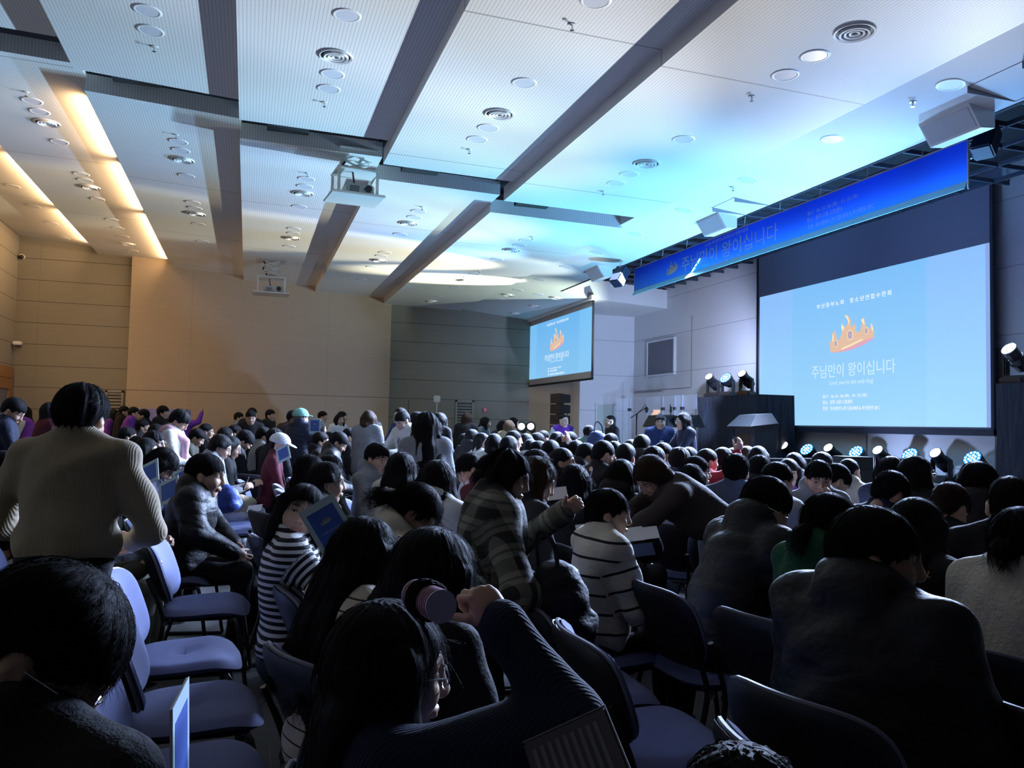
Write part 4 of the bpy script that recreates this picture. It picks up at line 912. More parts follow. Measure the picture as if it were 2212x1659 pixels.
def hair_geo(kind, h, var=0):
    key = ('hair', kind, h, var)
    if key in _cache: return _cache[key]
    r = random.Random(var*13+5); f = Fld(); amp = .0016; f1 = 26; t = r.uniform(.001, .008)
    c0, r0 = (-.012, 0, .034), (.106+t, .087+t, .098+t)
    zf = {'short': .040, 'fringe': .026, 'crop': .066, 'perm': .034, 'slick': .075, 'bob': .060, 'bobfringe': .026, 'long': .062, 'xlong': .062, 'longfringe': .028, 'bun': .066, 'pony': .066, 'tuck': .066, 'curlylong': .055, 'bald': .09}.get(kind, .05)
    side = {'short': .012, 'fringe': .004, 'crop': .016, 'perm': .000, 'slick': .012}.get(kind, -.02); back = {'short': -.070, 'fringe': -.072, 'crop': -.060, 'perm': -.072, 'slick': -.070}.get(kind, -.085)
    if kind == 'crop': r0 = (.102, .081, .094); amp = .0015
    if kind == 'perm': r0 = (.112+t, .096+t, .105+t); amp = .0045; f1 = 14
    f.ell(c0, r0, k=.02)
    female = kind in ('bob', 'bobfringe', 'long', 'xlong', 'longfringe', 'curlylong', 'tuck')
    if kind in ('short', 'fringe', 'perm', 'crop', 'slick'): f.ell((-.050, 0, -.030), (.062, .070, .062), k=.03)
    if kind == 'slick': f.cone((.05, -.03, .11), (.03, .05, .115), .03, .03, k=.04)
    if female:
        L = {'bob': -.135, 'bobfringe': -.135, 'xlong': -.42}.get(kind, -.33); xb = -.02 if kind == 'xlong' else 0
        for s in (-1, 1):
            f.cone((.012, s*.080, .030), (.016, s*.087, -.080), .032, .030, k=.03)
            f.cone((.012, s*.087, -.070), (-.005 if L < -.2 else .012, s*(.092 if L > -.2 else .100), L*.95), .030, .020 if L < -.2 else .026, k=.03)
            f.cone((-.045, s*.060, .0), (-.075, s*.066, L), .050, .030, k=.04)
        f.cone((-.062, 0, .0), (-.098+xb*.5, 0, L*.55), .056, .045, k=.04).cone((-.098+xb*.5, 0, L*.55), (-.098+xb, 0, L), .045, .028, k=.04)
        if xb:
            for s in (-1, 1): f.cone((-.07, s*.07, -.08), (-.12+xb, s*.10, L), .045, .028, k=.05)
        if kind == 'curlylong': amp = .007; f1 = 11
    if kind in ('bun', 'pony'):
        f.ell((-.055, 0, -.015), (.058, .066, .060), k=.03)
        if kind == 'bun': f.ell((-.125, 0, -.005), (.040, .042, .040), k=.012)
        else:
            f.cone((-.105, 0, -.01), (-.145, 0, -.06), .024, .034, k=.01); f.cone((-.145, 0, -.06), (-.130, 0, -.20), .036, .012, k=.03)
    sd = strands(amp, f1, var)
    sw = r.choice((-1, 1)); openf = kind in ('bob', 'long', 'xlong', 'curlylong', 'bun', 'pony', 'tuck', 'slick', 'crop')
    def cut(Q, v):
        x, y, z = Q[:, 0], Q[:, 1], Q[:, 2]; th = np.abs(np.arctan2(y, x+.008)); jag = .006*np.sin(y*260+var)+.004*np.sin(y*410+1.3)
        if female:
            if openf: zm = np.interp(th, [0, .35, .72, .98, 1.10, 3.2], [zf, zf-.004, .020, -.05, -.6, -.6])+sw*.0*y
            else: zm = np.interp(th, [0, .75, .90, 1.05, 3.2], [zf, zf-.004, -.03, -.6, -.6])+np.where(th < .8, jag*.6, 0)
            lo_ = {'bob': -.150, 'bobfringe': -.150, 'xlong': -.45}.get(kind, -.36); zm = np.maximum(zm, lo_+jag)
            if kind == 'tuck': zm = np.where((th < 1.75), np.maximum(zm, .012), zm)
        else:
            zm = np.interp(th, [0, .5, .85, 1.15, 1.5, 1.85, 2.2, 3.2], [zf, zf-.002, zf-.010 if not openf else .045, side-.036, side-.004, side-.020, back+.012, back])+np.where(th < 1.0, jag*(0.4 if openf else 1), jag*.3)
        if not female: v = v+np.where(th > .95, np.clip(1-(z-zm)/.075, 0, 1)**1.5*.013, 0)
        return np.maximum(v, (zm-z)*.8)
    V, F = f.mesh(h, disp=sd, pad=.012, cut=cut); _cache[key] = (V, F); return _cache[key]
def hand_geo(h, pose='relax', right=True):
    # wrist at origin, fingers along +x, palm facing -z, thumb on +y side for a right hand seen from above
    key = ('hand', h, pose, right)
    if key in _cache: return _cache[key]
    f = Fld(); sgn = 1 if right else -1
    f.cone((-.075, 0, 0), (-.005, 0, 0), .027, .024, k=.02)
    f.ell((.045, 0, 0), (.050, .040, .016), k=.02); f.cone((.02, sgn*.018, -.006), (.06, sgn*.020, -.004), .017, .013, k=.02); f.cone((.02, -sgn*.018, -.004), (.06, -sgn*.026, -.002), .014, .011, k=.02)
    c = {'relax': (.35, .55, .45), 'grip': (1.05, 1.35, .8), 'flat': (.08, .12, .08), 'hold': (.75, .7, .5), 'spread': (.1, .2, .15)}[pose]; sp = {'spread': 2.4, 'flat': 1.3}.get(pose, 1.0)
    for i, (y, L, r) in enumerate(((.029, .072, .0088), (.010, .080, .0092), (-.010, .074, .0088), (-.028, .058, .0078))):
        p = np.array([.085-.004*abs(i-1), sgn*y, 0.0]); a = 0; az = sgn*y*2.2*sp*(1 if sp > 1 else .5); q = p.copy()
        for j, (fr, cu) in enumerate(zip((.45, .30, .25), c)):
            a += cu*(1+.08*i); dd = np.array([math.cos(a)*math.cos(az), math.sin(az)*math.cos(a), -math.sin(a)]); e_ = q+dd*L*fr
            f.cone(q, e_, r*(1-.07*j), r*(1-.07*(j+1)), k=.006); q = e_
    a = {'grip': .9, 'hold': .8}.get(pose, .45)
    q = np.array([.018, sgn*.026, -.006]); e_ = q+np.array([.030, sgn*.022, -.012]); f.cone(q, e_, .0135, .0105, k=.014)
    e2 = e_+np.array([.028*math.cos(a), sgn*.012*math.cos(a), -.026*math.sin(a)]); f.cone(e_, e2, .0105, .0095, k=.006); f.cone(e2, e2+(e2-e_)*.75, .0092, .0080, k=.005)
    V, F = f.mesh(h); _cache[key] = (V, F); return _cache[key]
def basis(x, zhint=(0, 0, 1)):
    x = np.array(x, float); x /= np.linalg.norm(x); z = np.array(zhint, float); z = z-x*(z@x)
    if np.linalg.norm(z) < 1e-3: z = np.array([1.0, 0, 0])-x*x[0]
    z /= np.linalg.norm(z); y = np.cross(z, x); return np.stack([x, y, z], 1)

def strand_geo(V, F, seed, count, length, lift=.0015, rad=.00035, curl=0.0):
    # fine loose hairs laid over the hair surface
    n = np.zeros_like(V); a = V[F[:, 1]]-V[F[:, 0]]; b = V[F[:, 2]]-V[F[:, 0]]; fn = np.cross(a, b)
    for k in range(4): np.add.at(n, F[:, k], fn)
    n /= np.linalg.norm(n, axis=1)[:, None]+1e-9
    rg = np.random.RandomState(seed); ok = np.nonzero(~((V[:, 2] < .035) & (V[:, 0] > .0)))[0]; idx = rg.choice(ok, count); P = V[idx]; N = n[idx]
    if ((P-np.array([-.01, 0, .03]))*N).sum() < 0: N = -N
    g = np.stack([(P[:, 0]+.045)*5, P[:, 1]*5, -np.full(count, .75)], 1)+rg.normal(0, .16, (count, 3)); t = g-N*(g*N).sum(1)[:, None]; t /= np.linalg.norm(t, axis=1)[:, None]+1e-9
    L = length*rg.uniform(.5, 1.2, count); K = 5; pts = []; cur = P+N*.0004; cv = rg.normal(0, 1, (count, 3))*curl
    for k in range(K):
        pts.append(cur); t2 = t+np.array([0, 0, -.22*k])+cv*k+(-N*.10*k if k else 0); t2 /= np.linalg.norm(t2, axis=1)[:, None]; cur = cur+t2*(L/(K-1))[:, None]+N*lift*(1-.5*k)*rg.uniform(.3, 1.2, count)[:, None]
    vs = []; u = np.cross(t, N); 
    for k in range(K):
        r_ = rad*(1 if k < K-1 else .3)
        for j in range(3):
            an = 2.094*j; vs.append(pts[k]+(math.cos(an)*u+math.sin(an)*N)*r_)
    VV = np.stack(vs, 1).reshape(-1, 3); base = (np.arange(count)*K*3)[:, None]; fs = []
    for k in range(K-1):
        for j in range(3): fs.append(base+np.array([[k*3+j, k*3+(j+1) % 3, (k+1)*3+(j+1) % 3, (k+1)*3+j]]))
    return VV, np.concatenate(fs)
# ---------------------------------------------------------------- people
def m_skin(name, col, lip, blush=0.0):
    t = NT(name); a = t.n('ShaderNodeAttribute'); a.attribute_name = 'hc'; s = t.n('ShaderNodeSeparateXYZ'); t.l(a.outputs['Vector'], s.inputs[0])
    x, y, z = s.outputs; ay = t.math('ABSOLUTE', y)
    def ell(cy_, cz, ry, rz):
        u = t.math('DIVIDE', t.math('SUBTRACT', ay, cy_), ry); v = t.math('DIVIDE', t.math('SUBTRACT', z, cz), rz)
        return t.math('MULTIPLY', t.math('LESS_THAN', t.math('ADD', t.math('MULTIPLY', u, u), t.math('MULTIPLY', v, v)), 1.0), t.math('GREATER_THAN', x, 0.055))
    nz = t.noise(t.coord(), 14, 3); c = t.mix(nz, tuple(q*0.9 for q in col), tuple(q*1.08 for q in col))
    c = t.mix(t.math('MULTIPLY', ell(.0, -.066, .0235, .0085), .75), c, lip)
    zb = t.math('SUBTRACT', z, t.math('MULTIPLY', t.math('SUBTRACT', ay, .032), -.12)); 
    c = t.mix(t.math('MULTIPLY', ell(.033, .031, .0195, .0042), .85), c, (0.02, 0.014, 0.012, 1))
    c = t.mix(ell(.032, .0065, .0150, .0052), c, (0.02, 0.015, 0.013, 1)); c = t.mix(ell(.032, .0050, .0125, .0032), c, (0.42, 0.40, 0.38, 1)); c = t.mix(ell(.0325, .0055, .0058, .0040), c, (0.015, 0.008, 0.006, 1))
    c = t.mix(t.math('MULTIPLY', ell(.010, -.040, .0045, .0028), .6), c, (0.08, 0.03, 0.02, 1))
    t.base(c); t.rough(0.5); t.b.inputs['Subsurface Weight'].default_value = 0.0; t.b.inputs['Specular IOR Level'].default_value = 0.35; return t.mat
M_SKIN = [m_skin('skin', (0.52, 0.33, 0.235), (0.42, 0.15, 0.13, 1)), m_skin('skin_tan', (0.40, 0.24, 0.165), (0.32, 0.12, 0.10, 1)), m_skin('skin_fair', (0.62, 0.43, 0.33), (0.52, 0.17, 0.16, 1))]
def m_hair(name, ca, cb, rough=0.6):
    t = NT(name); o = t.n('ShaderNodeTexCoord').outputs['Object']
    a = t.n('ShaderNodeVectorMath', operation='MULTIPLY_ADD'); t.l(o, a.inputs[0]); a.inputs[1].default_value = (1, 1, 0); a.inputs[2].default_value = (.03, 0, 0)
    n_ = t.n('ShaderNodeVectorMath', operation='NORMALIZE'); t.l(a.outputs[0], n_.inputs[0]); s_ = t.n('ShaderNodeVectorMath', operation='SCALE'); t.l(n_.outputs[0], s_.inputs[0]); s_.inputs['Scale'].default_value = 12
    b_ = t.n('ShaderNodeVectorMath', operation='MULTIPLY_ADD'); t.l(o, b_.inputs[0]); b_.inputs[1].default_value = (3, 3, 5); t.l(s_.outputs[0], b_.inputs[2])
    nz = t.noise(b_.outputs[0], 3.2, 5, rough=0.7); t.base(t.mix(nz, ca, cb)); t.rough(rough); t.b.inputs['Specular IOR Level'].default_value = 0.10; t.bump(nz, 1.0, 0.016); return t.mat
HAIRM = {'k': m_hair('hair_black', (0.004, 0.004, 0.005, 1), (0.016, 0.015, 0.018, 1)), 'b': m_hair('hair_brown', (0.020, 0.011, 0.007, 1), (0.075, 0.042, 0.026, 1)), 'l': m_hair('hair_light_brown', (0.10, 0.055, 0.032, 1), (0.26, 0.16, 0.10, 1))}
_cm = {}
def cloth(col, pat=None, rough=0.85):
    key = (tuple(col), pat, rough)
    if key in _cm: return _cm[key]
    t = NT('cloth_'+(pat or 'plain')); o = t.n('ShaderNodeTexCoord').outputs['Object']; base = (*col, 1)
    a = t.n('ShaderNodeAttribute'); a.attribute_name = 'st'; st = a.outputs['Fac']
    nz = t.noise(o, 9, 4); fine = t.noise(o, 220, 2); c = t.mix(nz, tuple(q*.86 for q in col), tuple(min(1, q*1.12) for q in col))
    fold = t.noise(t.coord((1, 1, 1.6)), 26, 3); hgt = t.math('ADD', t.math('MULTIPLY', fold, 1.2), t.math('MULTIPLY', fine, .25)); bs = (0.6, 0.012)
    if pat == 'stripe': m = t.math('LESS_THAN', t.math('FRACT', t.math('MULTIPLY', st, 1/.030)), .52); c = t.mix(m, c, (0.012, 0.011, 0.016, 1))
    if pat == 'widestripe': m = t.math('LESS_THAN', t.math('FRACT', t.math('MULTIPLY', st, 1/.085)), .14); c = t.mix(m, c, (0.010, 0.010, 0.014, 1))
    if pat == 'thinstripe': m = t.math('LESS_THAN', t.math('FRACT', t.math('MULTIPLY', st, 1/.040)), .12); c = t.mix(m, c, (0.06, 0.03, 0.03, 1))
    if pat == 'plaid':
        s = t.n('ShaderNodeSeparateXYZ'); t.l(o, s.inputs[0]); xy = t.math('ADD', t.math('MULTIPLY', s.outputs[0], .75), s.outputs[1])
        def band(v, p, w0, off): return t.math('LESS_THAN', t.math('FRACT', t.math('ADD', t.math('MULTIPLY', v, 1/p), off)), w0)
        m1 = t.math('ADD', t.math('MULTIPLY', band(st, .11, .5, 0), .5), t.math('MULTIPLY', band(xy, .11, .5, .1), .5)); c = t.mix(m1, (0.26, 0.255, 0.20, 1), (0.014, 0.014, 0.014, 1))
        c = t.mix(t.math('MULTIPLY', band(st, .11, .10, .3), .6), c, (0.012, 0.012, 0.012, 1)); c = t.mix(t.math('MULTIPLY', nz, .45), c, (0.05, 0.05, 0.045, 1))
    if pat == 'knit': 
        ang = t.n('ShaderNodeSeparateXYZ'); t.l(o, ang.inputs[0]); w_ = t.math('SINE', t.math('MULTIPLY', ang.outputs[1], 900)); hgt = t.math('ADD', t.math('MULTIPLY', w_, .5), fine); bs = (0.4, 0.004)
    if pat == 'fleece': hgt = t.noise(o, 60, 4); bs = (0.9, 0.012)
    if pat in ('puffer', 'nylon'): bs = (0.6, 0.022); hgt = t.math('ADD', t.math('MULTIPLY', t.math('ABSOLUTE', t.math('SUBTRACT', t.noise(t.coord((1, 1, 1.8)), 7, 3), .5)), 1.6), t.math('MULTIPLY', t.noise(o, 30, 3), .22))
    t.base(c); t.rough(rough if pat not in ('puffer', 'nylon') else .6); t.b.inputs['Specular IOR Level'].default_value = .25; t.bump(hgt, *bs); _cm[key] = t.mat; return t.mat
COL = {'black': (.010, .010, .012), 'navy': (.014, .018, .040), 'char': (.030, .030, .033), 'grey': (.20, .21, .23), 'lgrey': (.36, .37, .40), 'white': (.66, .66, .66), 'cream': (.60, .55, .46), 'beige': (.34, .28, .19), 'brown': (.045, .034, .030),
 'maroon': (.085, .012, .022), 'green': (.012, .075, .035), 'purple': (.16, .04, .36), 'blue': (.03, .06, .28), 'dblue': (.020, .035, .11), 'denim': (.07, .09, .15), 'jean': (.24, .27, .33), 'pink': (.60, .34, .40), 'khaki': (.24, .23, .19), 'red': (.30, .02, .03), 'olive': (.05, .05, .035), 'sage': (.10, .16, .14), 'mint': (.20, .42, .36)}
NAMES = {'tee': 't_shirt', 'sweater': 'sweater', 'hoodie': 'hoodie', 'puffer': 'puffer_jacket', 'jacket': 'jacket', 'shirt': 'shirt', 'coat': 'coat', 'vest': 'vest', 'fleece': 'fleece_jacket', 'cardigan': 'cardigan'}
THICK = {'tee': .012, 'sweater': .022, 'hoodie': .028, 'puffer': .058, 'jacket': .030, 'shirt': .016, 'coat': .034, 'vest': .020, 'fleece': .032, 'cardigan': .028}
RES = [(.0105, .0042, .0045, .0035), (.017, .0062, .0068, .0060), (.028, .0100, .0105, .0105)]
def rotz(a): c, s = math.cos(a), math.sin(a); return np.array([[c, -s, 0], [s, c, 0], [0, 0, 1.0]])
def person(px, py, D, pose='sit', face=0, hair='short', top=('hoodie', 'black'), label='', hc='k', head=(0, 0), lean=.12, arms='lap', legs='black', skin=0, zt=None, pat=None,
           glasses=False, lanyard=False, var=None, group=None, wide=1.0, armsx=None, chair=True, cap=None, roll=0.0, twist=0.0, hand='relax', crook=None, res=None, hairext=None, hs_=1.0, bare=False, vestover=None, chx=0.0, chairrot=None, cat='person', phone=None, strand_n=3000):
    # (px, py) the crown of the head in the photo, D its distance along the view; face 0 = towards the stage, +90 = away to the far wall
    W = at_depth(px, py, D); r = res if res is not None else (0 if D < 3.3 else 1 if D < 7.2 else 2); hC, hH, hR, hD = RES[r]
    if var is None: var = int(px*7+py*3) % (9 if r < 2 else 4)
    seated = pose == 'sit'; th = math.radians(face); fem = hair in ('bob', 'bobfringe', 'long', 'xlong', 'longfringe', 'curlylong', 'bun', 'pony', 'tuck')
    if r == 2: var %= 3
    zt_ = W[2] if zt is None else zt
    hipz = .50 if seated else None; leanr = lean+(0 if r < 2 else 0)
    up = np.array([math.sin(leanr), 0, math.cos(leanr)]); fw = np.array([math.cos(leanr), 0, -math.sin(leanr)])
    hy, hp = math.radians(head[0]), math.radians(head[1])
    hdir = rotz(hy) @ np.array(Matrix.Rotation(hp, 3, 'Y')) @ np.array(Matrix.Rotation(roll, 3, 'X')); topv = hdir @ np.array([-.01, 0, .135])
    crownz = topv[2]
    def czf(s): return (.50+.56*s*up[2] if seated else .90*s+.48*s*up[2])+.065*s+fw[2]*.01+((hdir @ np.array([-.010, 0, .034]))[2]+.102)*min(max(s, .93), 1.06)*hs_
    lo_, hi_ = (.80, 1.22) if seated else (.8, 1.16)
    for _ in range(18):
        m_ = (lo_+hi_)/2
        if czf(m_) < zt_: lo_ = m_
        else: hi_ = m_
    s = m_
    if r: s = round(s*(20 if r == 2 else 50))/(20 if r == 2 else 50)
    hip = np.array([0, 0, .50 if seated else .90*s]); T = (.56 if seated else .48)*s
    neck = hip+up*T; ns = np.array([.012, 0, .065*s])+fw*.01; hpos = neck+ns+np.array([.014, 0, .0])+np.array([.02*math.sin(hp), 0, 0]); hs = min(max(s, .93), 1.06)*hs_
    key = ('P', pose, round(lean, 2), s, tuple(head), arms, hair, var, top[0], fem, roll, twist, hand, wide, r, str(armsx), bare) if r == 2 else None
    crown_l = hpos+(hdir @ np.array([-.010, 0, .034]))*hs+np.array([0, 0, .102*hs]); off = W[:2]-(rotz(th) @ crown_l)[:2]; zoff = zt_-crown_l[2]
    if not seated: zoff = 0 if abs(zoff) < .10 else max(min(zoff, -.05), -.5) if r == 2 else max(min(zoff, 0), -.5)
    sh = {q: neck+up*(-.085*s)+np.array([0, q*(.150 if fem else .165)*s*(1+(wide-1)*.8), 0])+fw*(.0) for q in (-1, 1)}
    A = {}
    for q in (-1, 1):
        S_ = sh[q]
        if arms == 'lap': E_ = S_+np.array([.07, q*.065, -.27*s]); Wr = np.array([max(S_[0], 0)*.5+.24, q*.095, .64])
        elif arms == 'phone': E_ = S_+np.array([.09, q*.04, -.27*s]); Wr = S_+np.array([.31, -q*.10, -.20*s])
        elif arms == 'book': E_ = S_+np.array([.08, q*.05, -.28*s]); Wr = S_+np.array([.28, -q*.07, -.33*s])
        elif arms == 'down': E_ = S_+np.array([.0, q*.07, -.28*s]); Wr = E_+np.array([.06, -q*.0, -.25*s])
        elif arms == 'chin': E_ = S_+np.array([.16, q*.02, -.25*s]); Wr = (hpos+np.array([.10, q*.05, -.13])) if q == 1 else S_+np.array([.28, .10, -.28*s])
        elif arms == 'reach': E_ = S_+np.array([.16, q*.05, -.22*s]); Wr = S_+np.array([.42, -q*.02, -.24*s])
        elif arms == 'up': E_ = S_+(np.array([.12, -.10, .06]) if q == -1 else np.array([.08, .05, -.27*s])); Wr = E_+(np.array([.08, -.02, .23]) if q == -1 else np.array([.2, -.06, .05]))
        if armsx and q in armsx: E_, Wr = [np.array(v, float) for v in armsx[q]]
        A[q] = (S_, E_, Wr)
    if seated:
        kn = {q: np.array([.43*min(s, 1.05), q*.10, .505]) for q in (-1, 1)}; an = {q: np.array([.42*min(s, 1.05)+(.05 if q > 0 else -.02), q*.11, .09]) for q in (-1, 1)}
    else:
        kn = {q: np.array([.02, q*.085, .48*s]) for q in (-1, 1)}; an = {q: np.array([-.01+.03*q, q*.10, .08]) for q in (-1, 1)}
    tk = THICK[top[0]]; shortsl = top[0] == 'tee'
    def disp(seed, amp, quilt=False):
        rr = random.Random(seed); K = [(rr.uniform(14, 34), rr.uniform(10, 30), rr.uniform(8, 26), rr.uniform(0, 6)) for _ in range(4)]
        def fn(Q):
            o = np.zeros(len(Q), np.float32)
            for (a, b, c, d_) in K: o += np.sin(Q[:, 0]*a+Q[:, 1]*b*.7+d_+1.6*np.sin(Q[:, 2]*c*.6+d_))*np.sin(Q[:, 2]*c+Q[:, 1]*a*.4+d_*2)
            o = o*amp/2
            if quilt: o = o*.5-.009*np.abs(np.sin((Q[:, 2]+Q[:, 0]*.25+Q[:, 1]*.1)*math.pi/.085))**.3+.006
            return o
        return fn
    def build_body():
        parts = []; f = Fld()
        f.ell(hip+up*.06, (.105, .150, .11), k=.05).ell(hip+up*T*.42, (.095, .135, .15), k=.06).ell(hip+up*T*.70, (.095, .135, .13), k=.06)
        f.cone(sh[-1], sh[1], .045, k=.04).cone(neck-up*.04, hpos+hdir@np.array([-.03, 0, -.085])*hs, .060 if not fem else .050, .050 if not fem else .043, k=.03)
        for q in (-1, 1):
            S_, E_, Wr = A[q]; f.cone(S_, E_, .042, .034, k=.03); f.cone(E_, Wr, .036, .025, k=.02)
            f.cone(hip+np.array([0, q*.08, -.01]), kn[q], .072, .050, k=.04); f.cone(kn[q], an[q], .050, .032, k=.02)
        V, F = f.mesh(max(hC*1.3, .014) if r < 2 else .032); parts.append((V, F, None))
        V, F, H_ = head_geo(hH, var % 5, fem); parts.append(((V @ hdir.T)*hs+hpos, F, H_))
        for q in (-1, 1):
            S_, E_, Wr = A[q]; V, F = hand_geo(hD, hand if isinstance(hand, str) else hand[q], q < 0)
            d = Wr-E_; d = d/np.linalg.norm(d)
            if arms in ('lap',) and not (armsx and q in armsx): d = d+np.array([.6, -q*.35, .25]); d /= np.linalg.norm(d); zh = (0, 0, 1)
            elif arms in ('phone', 'book', 'reach'): d = d+np.array([.5, -q*.2, .2]); d /= np.linalg.norm(d); zh = (0.1, q*.8, .6)
            else: zh = (0.2, q*.9, .3)
            if armsx and q in armsx and len(armsx[q]) > 2: pass
            parts.append(((V @ basis(d, zh).T)*min(s, 1.05)*(.93 if fem else 1)+Wr, F, None))
        return join(parts)
    def build_top():
        f = Fld(); w2 = wide
        f.ell(hip+up*.07+fw*.0, (.125+tk, (.165+tk)*w2, .10+tk), k=.06, tag_=1).ell(hip+up*T*.42, (.112+tk, (.145+tk)*w2, .17), k=.08, tag_=1).ell(hip+up*T*.70, (.108+tk, (.150+tk)*w2, .15+tk*.3), k=.07, tag_=1)
        f.cone(sh[-1]*.9+sh[1]*.1-up*.012, sh[1]*.9+sh[-1]*.1-up*.012, .052+tk*.5, k=.05, tag_=1); f.cone(neck-up*.08, neck+up*.0, .090, .058 if top[0] != 'hoodie' else .066, k=.045, tag_=1)
        for q in (-1, 1): f.cone(neck-up*.005-fw*.01, sh[q]+up*.012, .048+tk*.3, .046+tk*.5, k=.045, tag_=1)
        for q in (-1, 1):
            S_, E_, Wr = A[q]
            if top[0] == 'vest': continue
            f.cone(S_, E_, .054+tk*.7, .044+tk*.7, k=.04, tag_=2)
            if not shortsl: 
                d = (Wr-E_)/np.linalg.norm(Wr-E_); f.cone(E_, Wr-d*(.015 if not bare else .13), .044+tk*.7, .033+tk*.45, k=.03, tag_=2)
                if top[0] in ('sweater', 'hoodie', 'fleece', 'puffer', 'jacket') and not bare: f.cone(Wr-d*.03, Wr-d*.005, .036+tk*.25, .035+tk*.25, k=.006, tag_=2)
        if top[0] in ('hoodie', 'puffer'):
            g = 1.0 if top[0] == 'hoodie' else 1.1
            f.ell(neck-fw*.075+up*.0, (.060*g, .115*g, .085*g), R=np.array(Matrix.Rotation(.5, 3, 'Y')), k=.04, tag_=1)
            for q in (-1, 1): f.cone(neck-fw*.04+np.array([0, q*.085, .02]), neck+fw*.06+np.array([0, q*.055, -.03]), .036*g, .028, k=.03, tag_=1)
        elif top[0] in ('shirt', 'coat', 'jacket', 'fleece', 'cardigan'):
            for q in (-1, 1): f.cone(neck-fw*.05+np.array([0, q*.045, .022]), neck+fw*.055+np.array([0, q*.045, -.025]), .022, .018, k=.012, tag_=1)
            f.cone(neck-fw*.055+np.array([0, -.05, .022]), neck-fw*.055+np.array([0, .05, .022]), .022, k=.012, tag_=1)
        else:
            pts = [neck+fw*(.058*math.cos(a))*-1+np.array([0, .062*math.sin(a), .0])+up*(.012+.022*math.cos(a)) for a in np.linspace(0, 2*math.pi, 11)]
            for a, b in zip(pts[:-1], pts[1:]): f.cone(a, b, .012, k=.010, tag_=1)
        if top[0] in ('coat', 'puffer', 'cardigan') and not seated: f.ell(hip-np.array([0, 0, .08]), (.15+tk, (.17+tk)*w2, .22), k=.06, tag_=1)
        amp = {'tee': .006, 'shirt': .007, 'vest': .004}.get(top[0], .009)*(1 if r < 2 else .8)
        V, F = f.mesh(hC, disp=disp(var+11, amp, top[0] == 'puffer' and pat != 'nylon'), pad=.02)
        # stripe coordinate: height along the trunk, length along a sleeve
        st = (V-hip) @ up; best = np.full(len(V), 9.0)
        for q in (-1, 1):
            S_, E_, Wr = A[q]
            for (a, b, o_) in ((S_, E_, 0.0), (E_, Wr, np.linalg.norm(E_-S_))):
                L = np.linalg.norm(b-a); u = (b-a)/L; t = (V-a) @ u; d = np.linalg.norm(V-a-np.clip(t, 0, L)[:, None]*u, axis=1)-.055
                if o_ == 0.0: d = np.where(t < .05, 9, d)
                m = (d < tk+.035) & (d < best); st = np.where(m, t+o_, st); best = np.where(m, d, best)
        return V, F, st
    def build_legs():
        f = Fld(); wl = .012 if legs not in ('jean', 'khaki') else .022
        f.ell(hip+np.array([-.01, 0, -.0]), (.135, .172*min(wide, 1.1), .115), k=.05)
        for q in (-1, 1): f.cone(hip+np.array([.0, q*.085, -.01]), kn[q], .088+wl*.5, .066+wl*.5, k=.05); f.cone(kn[q], an[q]+np.array([0, 0, .03]), .064+wl*.6, .050+wl, k=.03)
        V, F = f.mesh(hC*1.15, disp=disp(var+3, .006), pad=.012); return V, F
    def build_shoes(q):
        f = Fld(); a = an[q]; f.ell(a+np.array([.055, 0, -.042]), (.125, .048, .036), k=.02).ell(a+np.array([-.01, 0, -.01]), (.058, .042, .052), k=.03); return f.mesh(.012 if r == 0 else .018)
    def get(nm, fn, mk):
        k2 = (key, nm) if key else None
        if k2 and k2 in _cache: return _cache[k2]
        m = mk(*fn()); 
        if k2: _cache[k2] = m
        return m
    bm_ = get('body', build_body, lambda V, F, H: np_mesh('person_body', V, F, {'hc': H}, [None]))
    o = bpy.data.objects.new('person', bm_); C.objects.link(o); o.location = (off[0], off[1], zoff); o.rotation_euler = (0, 0, th)
    def setm(ob, mat):
        if not ob.data.materials: ob.data.materials.append(None)
        ob.material_slots[0].link = 'OBJECT'; ob.material_slots[0].material = mat
    setm(o, M_SKIN[skin]); tag(o, label, cat, group)
    def kid(nm, me, mat, M4=None):
        c = bpy.data.objects.new(nm, me); C.objects.link(c); c.parent = o
        if M4 is not None: c.matrix_local = M4
        setm(c, mat); return c
    HM = Matrix.Translation(hpos) @ Matrix(np.vstack([np.hstack([hdir*hs, np.zeros((3, 1))]), [0, 0, 0, 1]]).tolist())
    hk = ('hm', hair, hR, var % (5 if r < 2 else 3))
    if hk not in _cache:
        V, F = hair_geo(hair, hR, var % (5 if r < 2 else 3)); _cache[hk] = np_mesh('hair', V, F, None, [None])
    if r < 2:
        if r == 1: strand_n = 1100
        kk = hk+('str', strand_n)
        if kk not in _cache:
            V, F = hair_geo(hair, hR, var % 5); V2, F2 = strand_geo(V, F, var+1, strand_n, rad=.00035 if r == 0 else .0008, length= .036 if not fem else .085, curl=.10 if hair in ('perm', 'curlylong') else .02)
            _cache[kk] = np_mesh('hair', np.concatenate([V, V2]), np.concatenate([F, F2+len(V)]), None, [None])
        hk = kk
    hob = kid('hair', _cache[hk], HAIRM[hc], HM)
    if cap:
        ck = ('cap', hH)
        if ck not in _cache:
            f = Fld(); f.ell((-.010, 0, .045), (.118, .100, .100), k=.01); f.ell((.125, 0, .040), (.065, .075, .010), R=np.array(Matrix.Rotation(.2, 3, 'Y')), k=.01)
            V, F = f.mesh(.008, cut=lambda Q, v: np.maximum(v, .028-Q[:, 2])); _cache[ck] = np_mesh('cap', V, F, None, [None])
        kid('cap', _cache[ck], cloth(COL.get(cap, COL['white'])), HM)
    V_ = get(top[0], build_top, lambda V, F, st: np_mesh(NAMES[top[0]], V, F, {'st': st}, [None]))
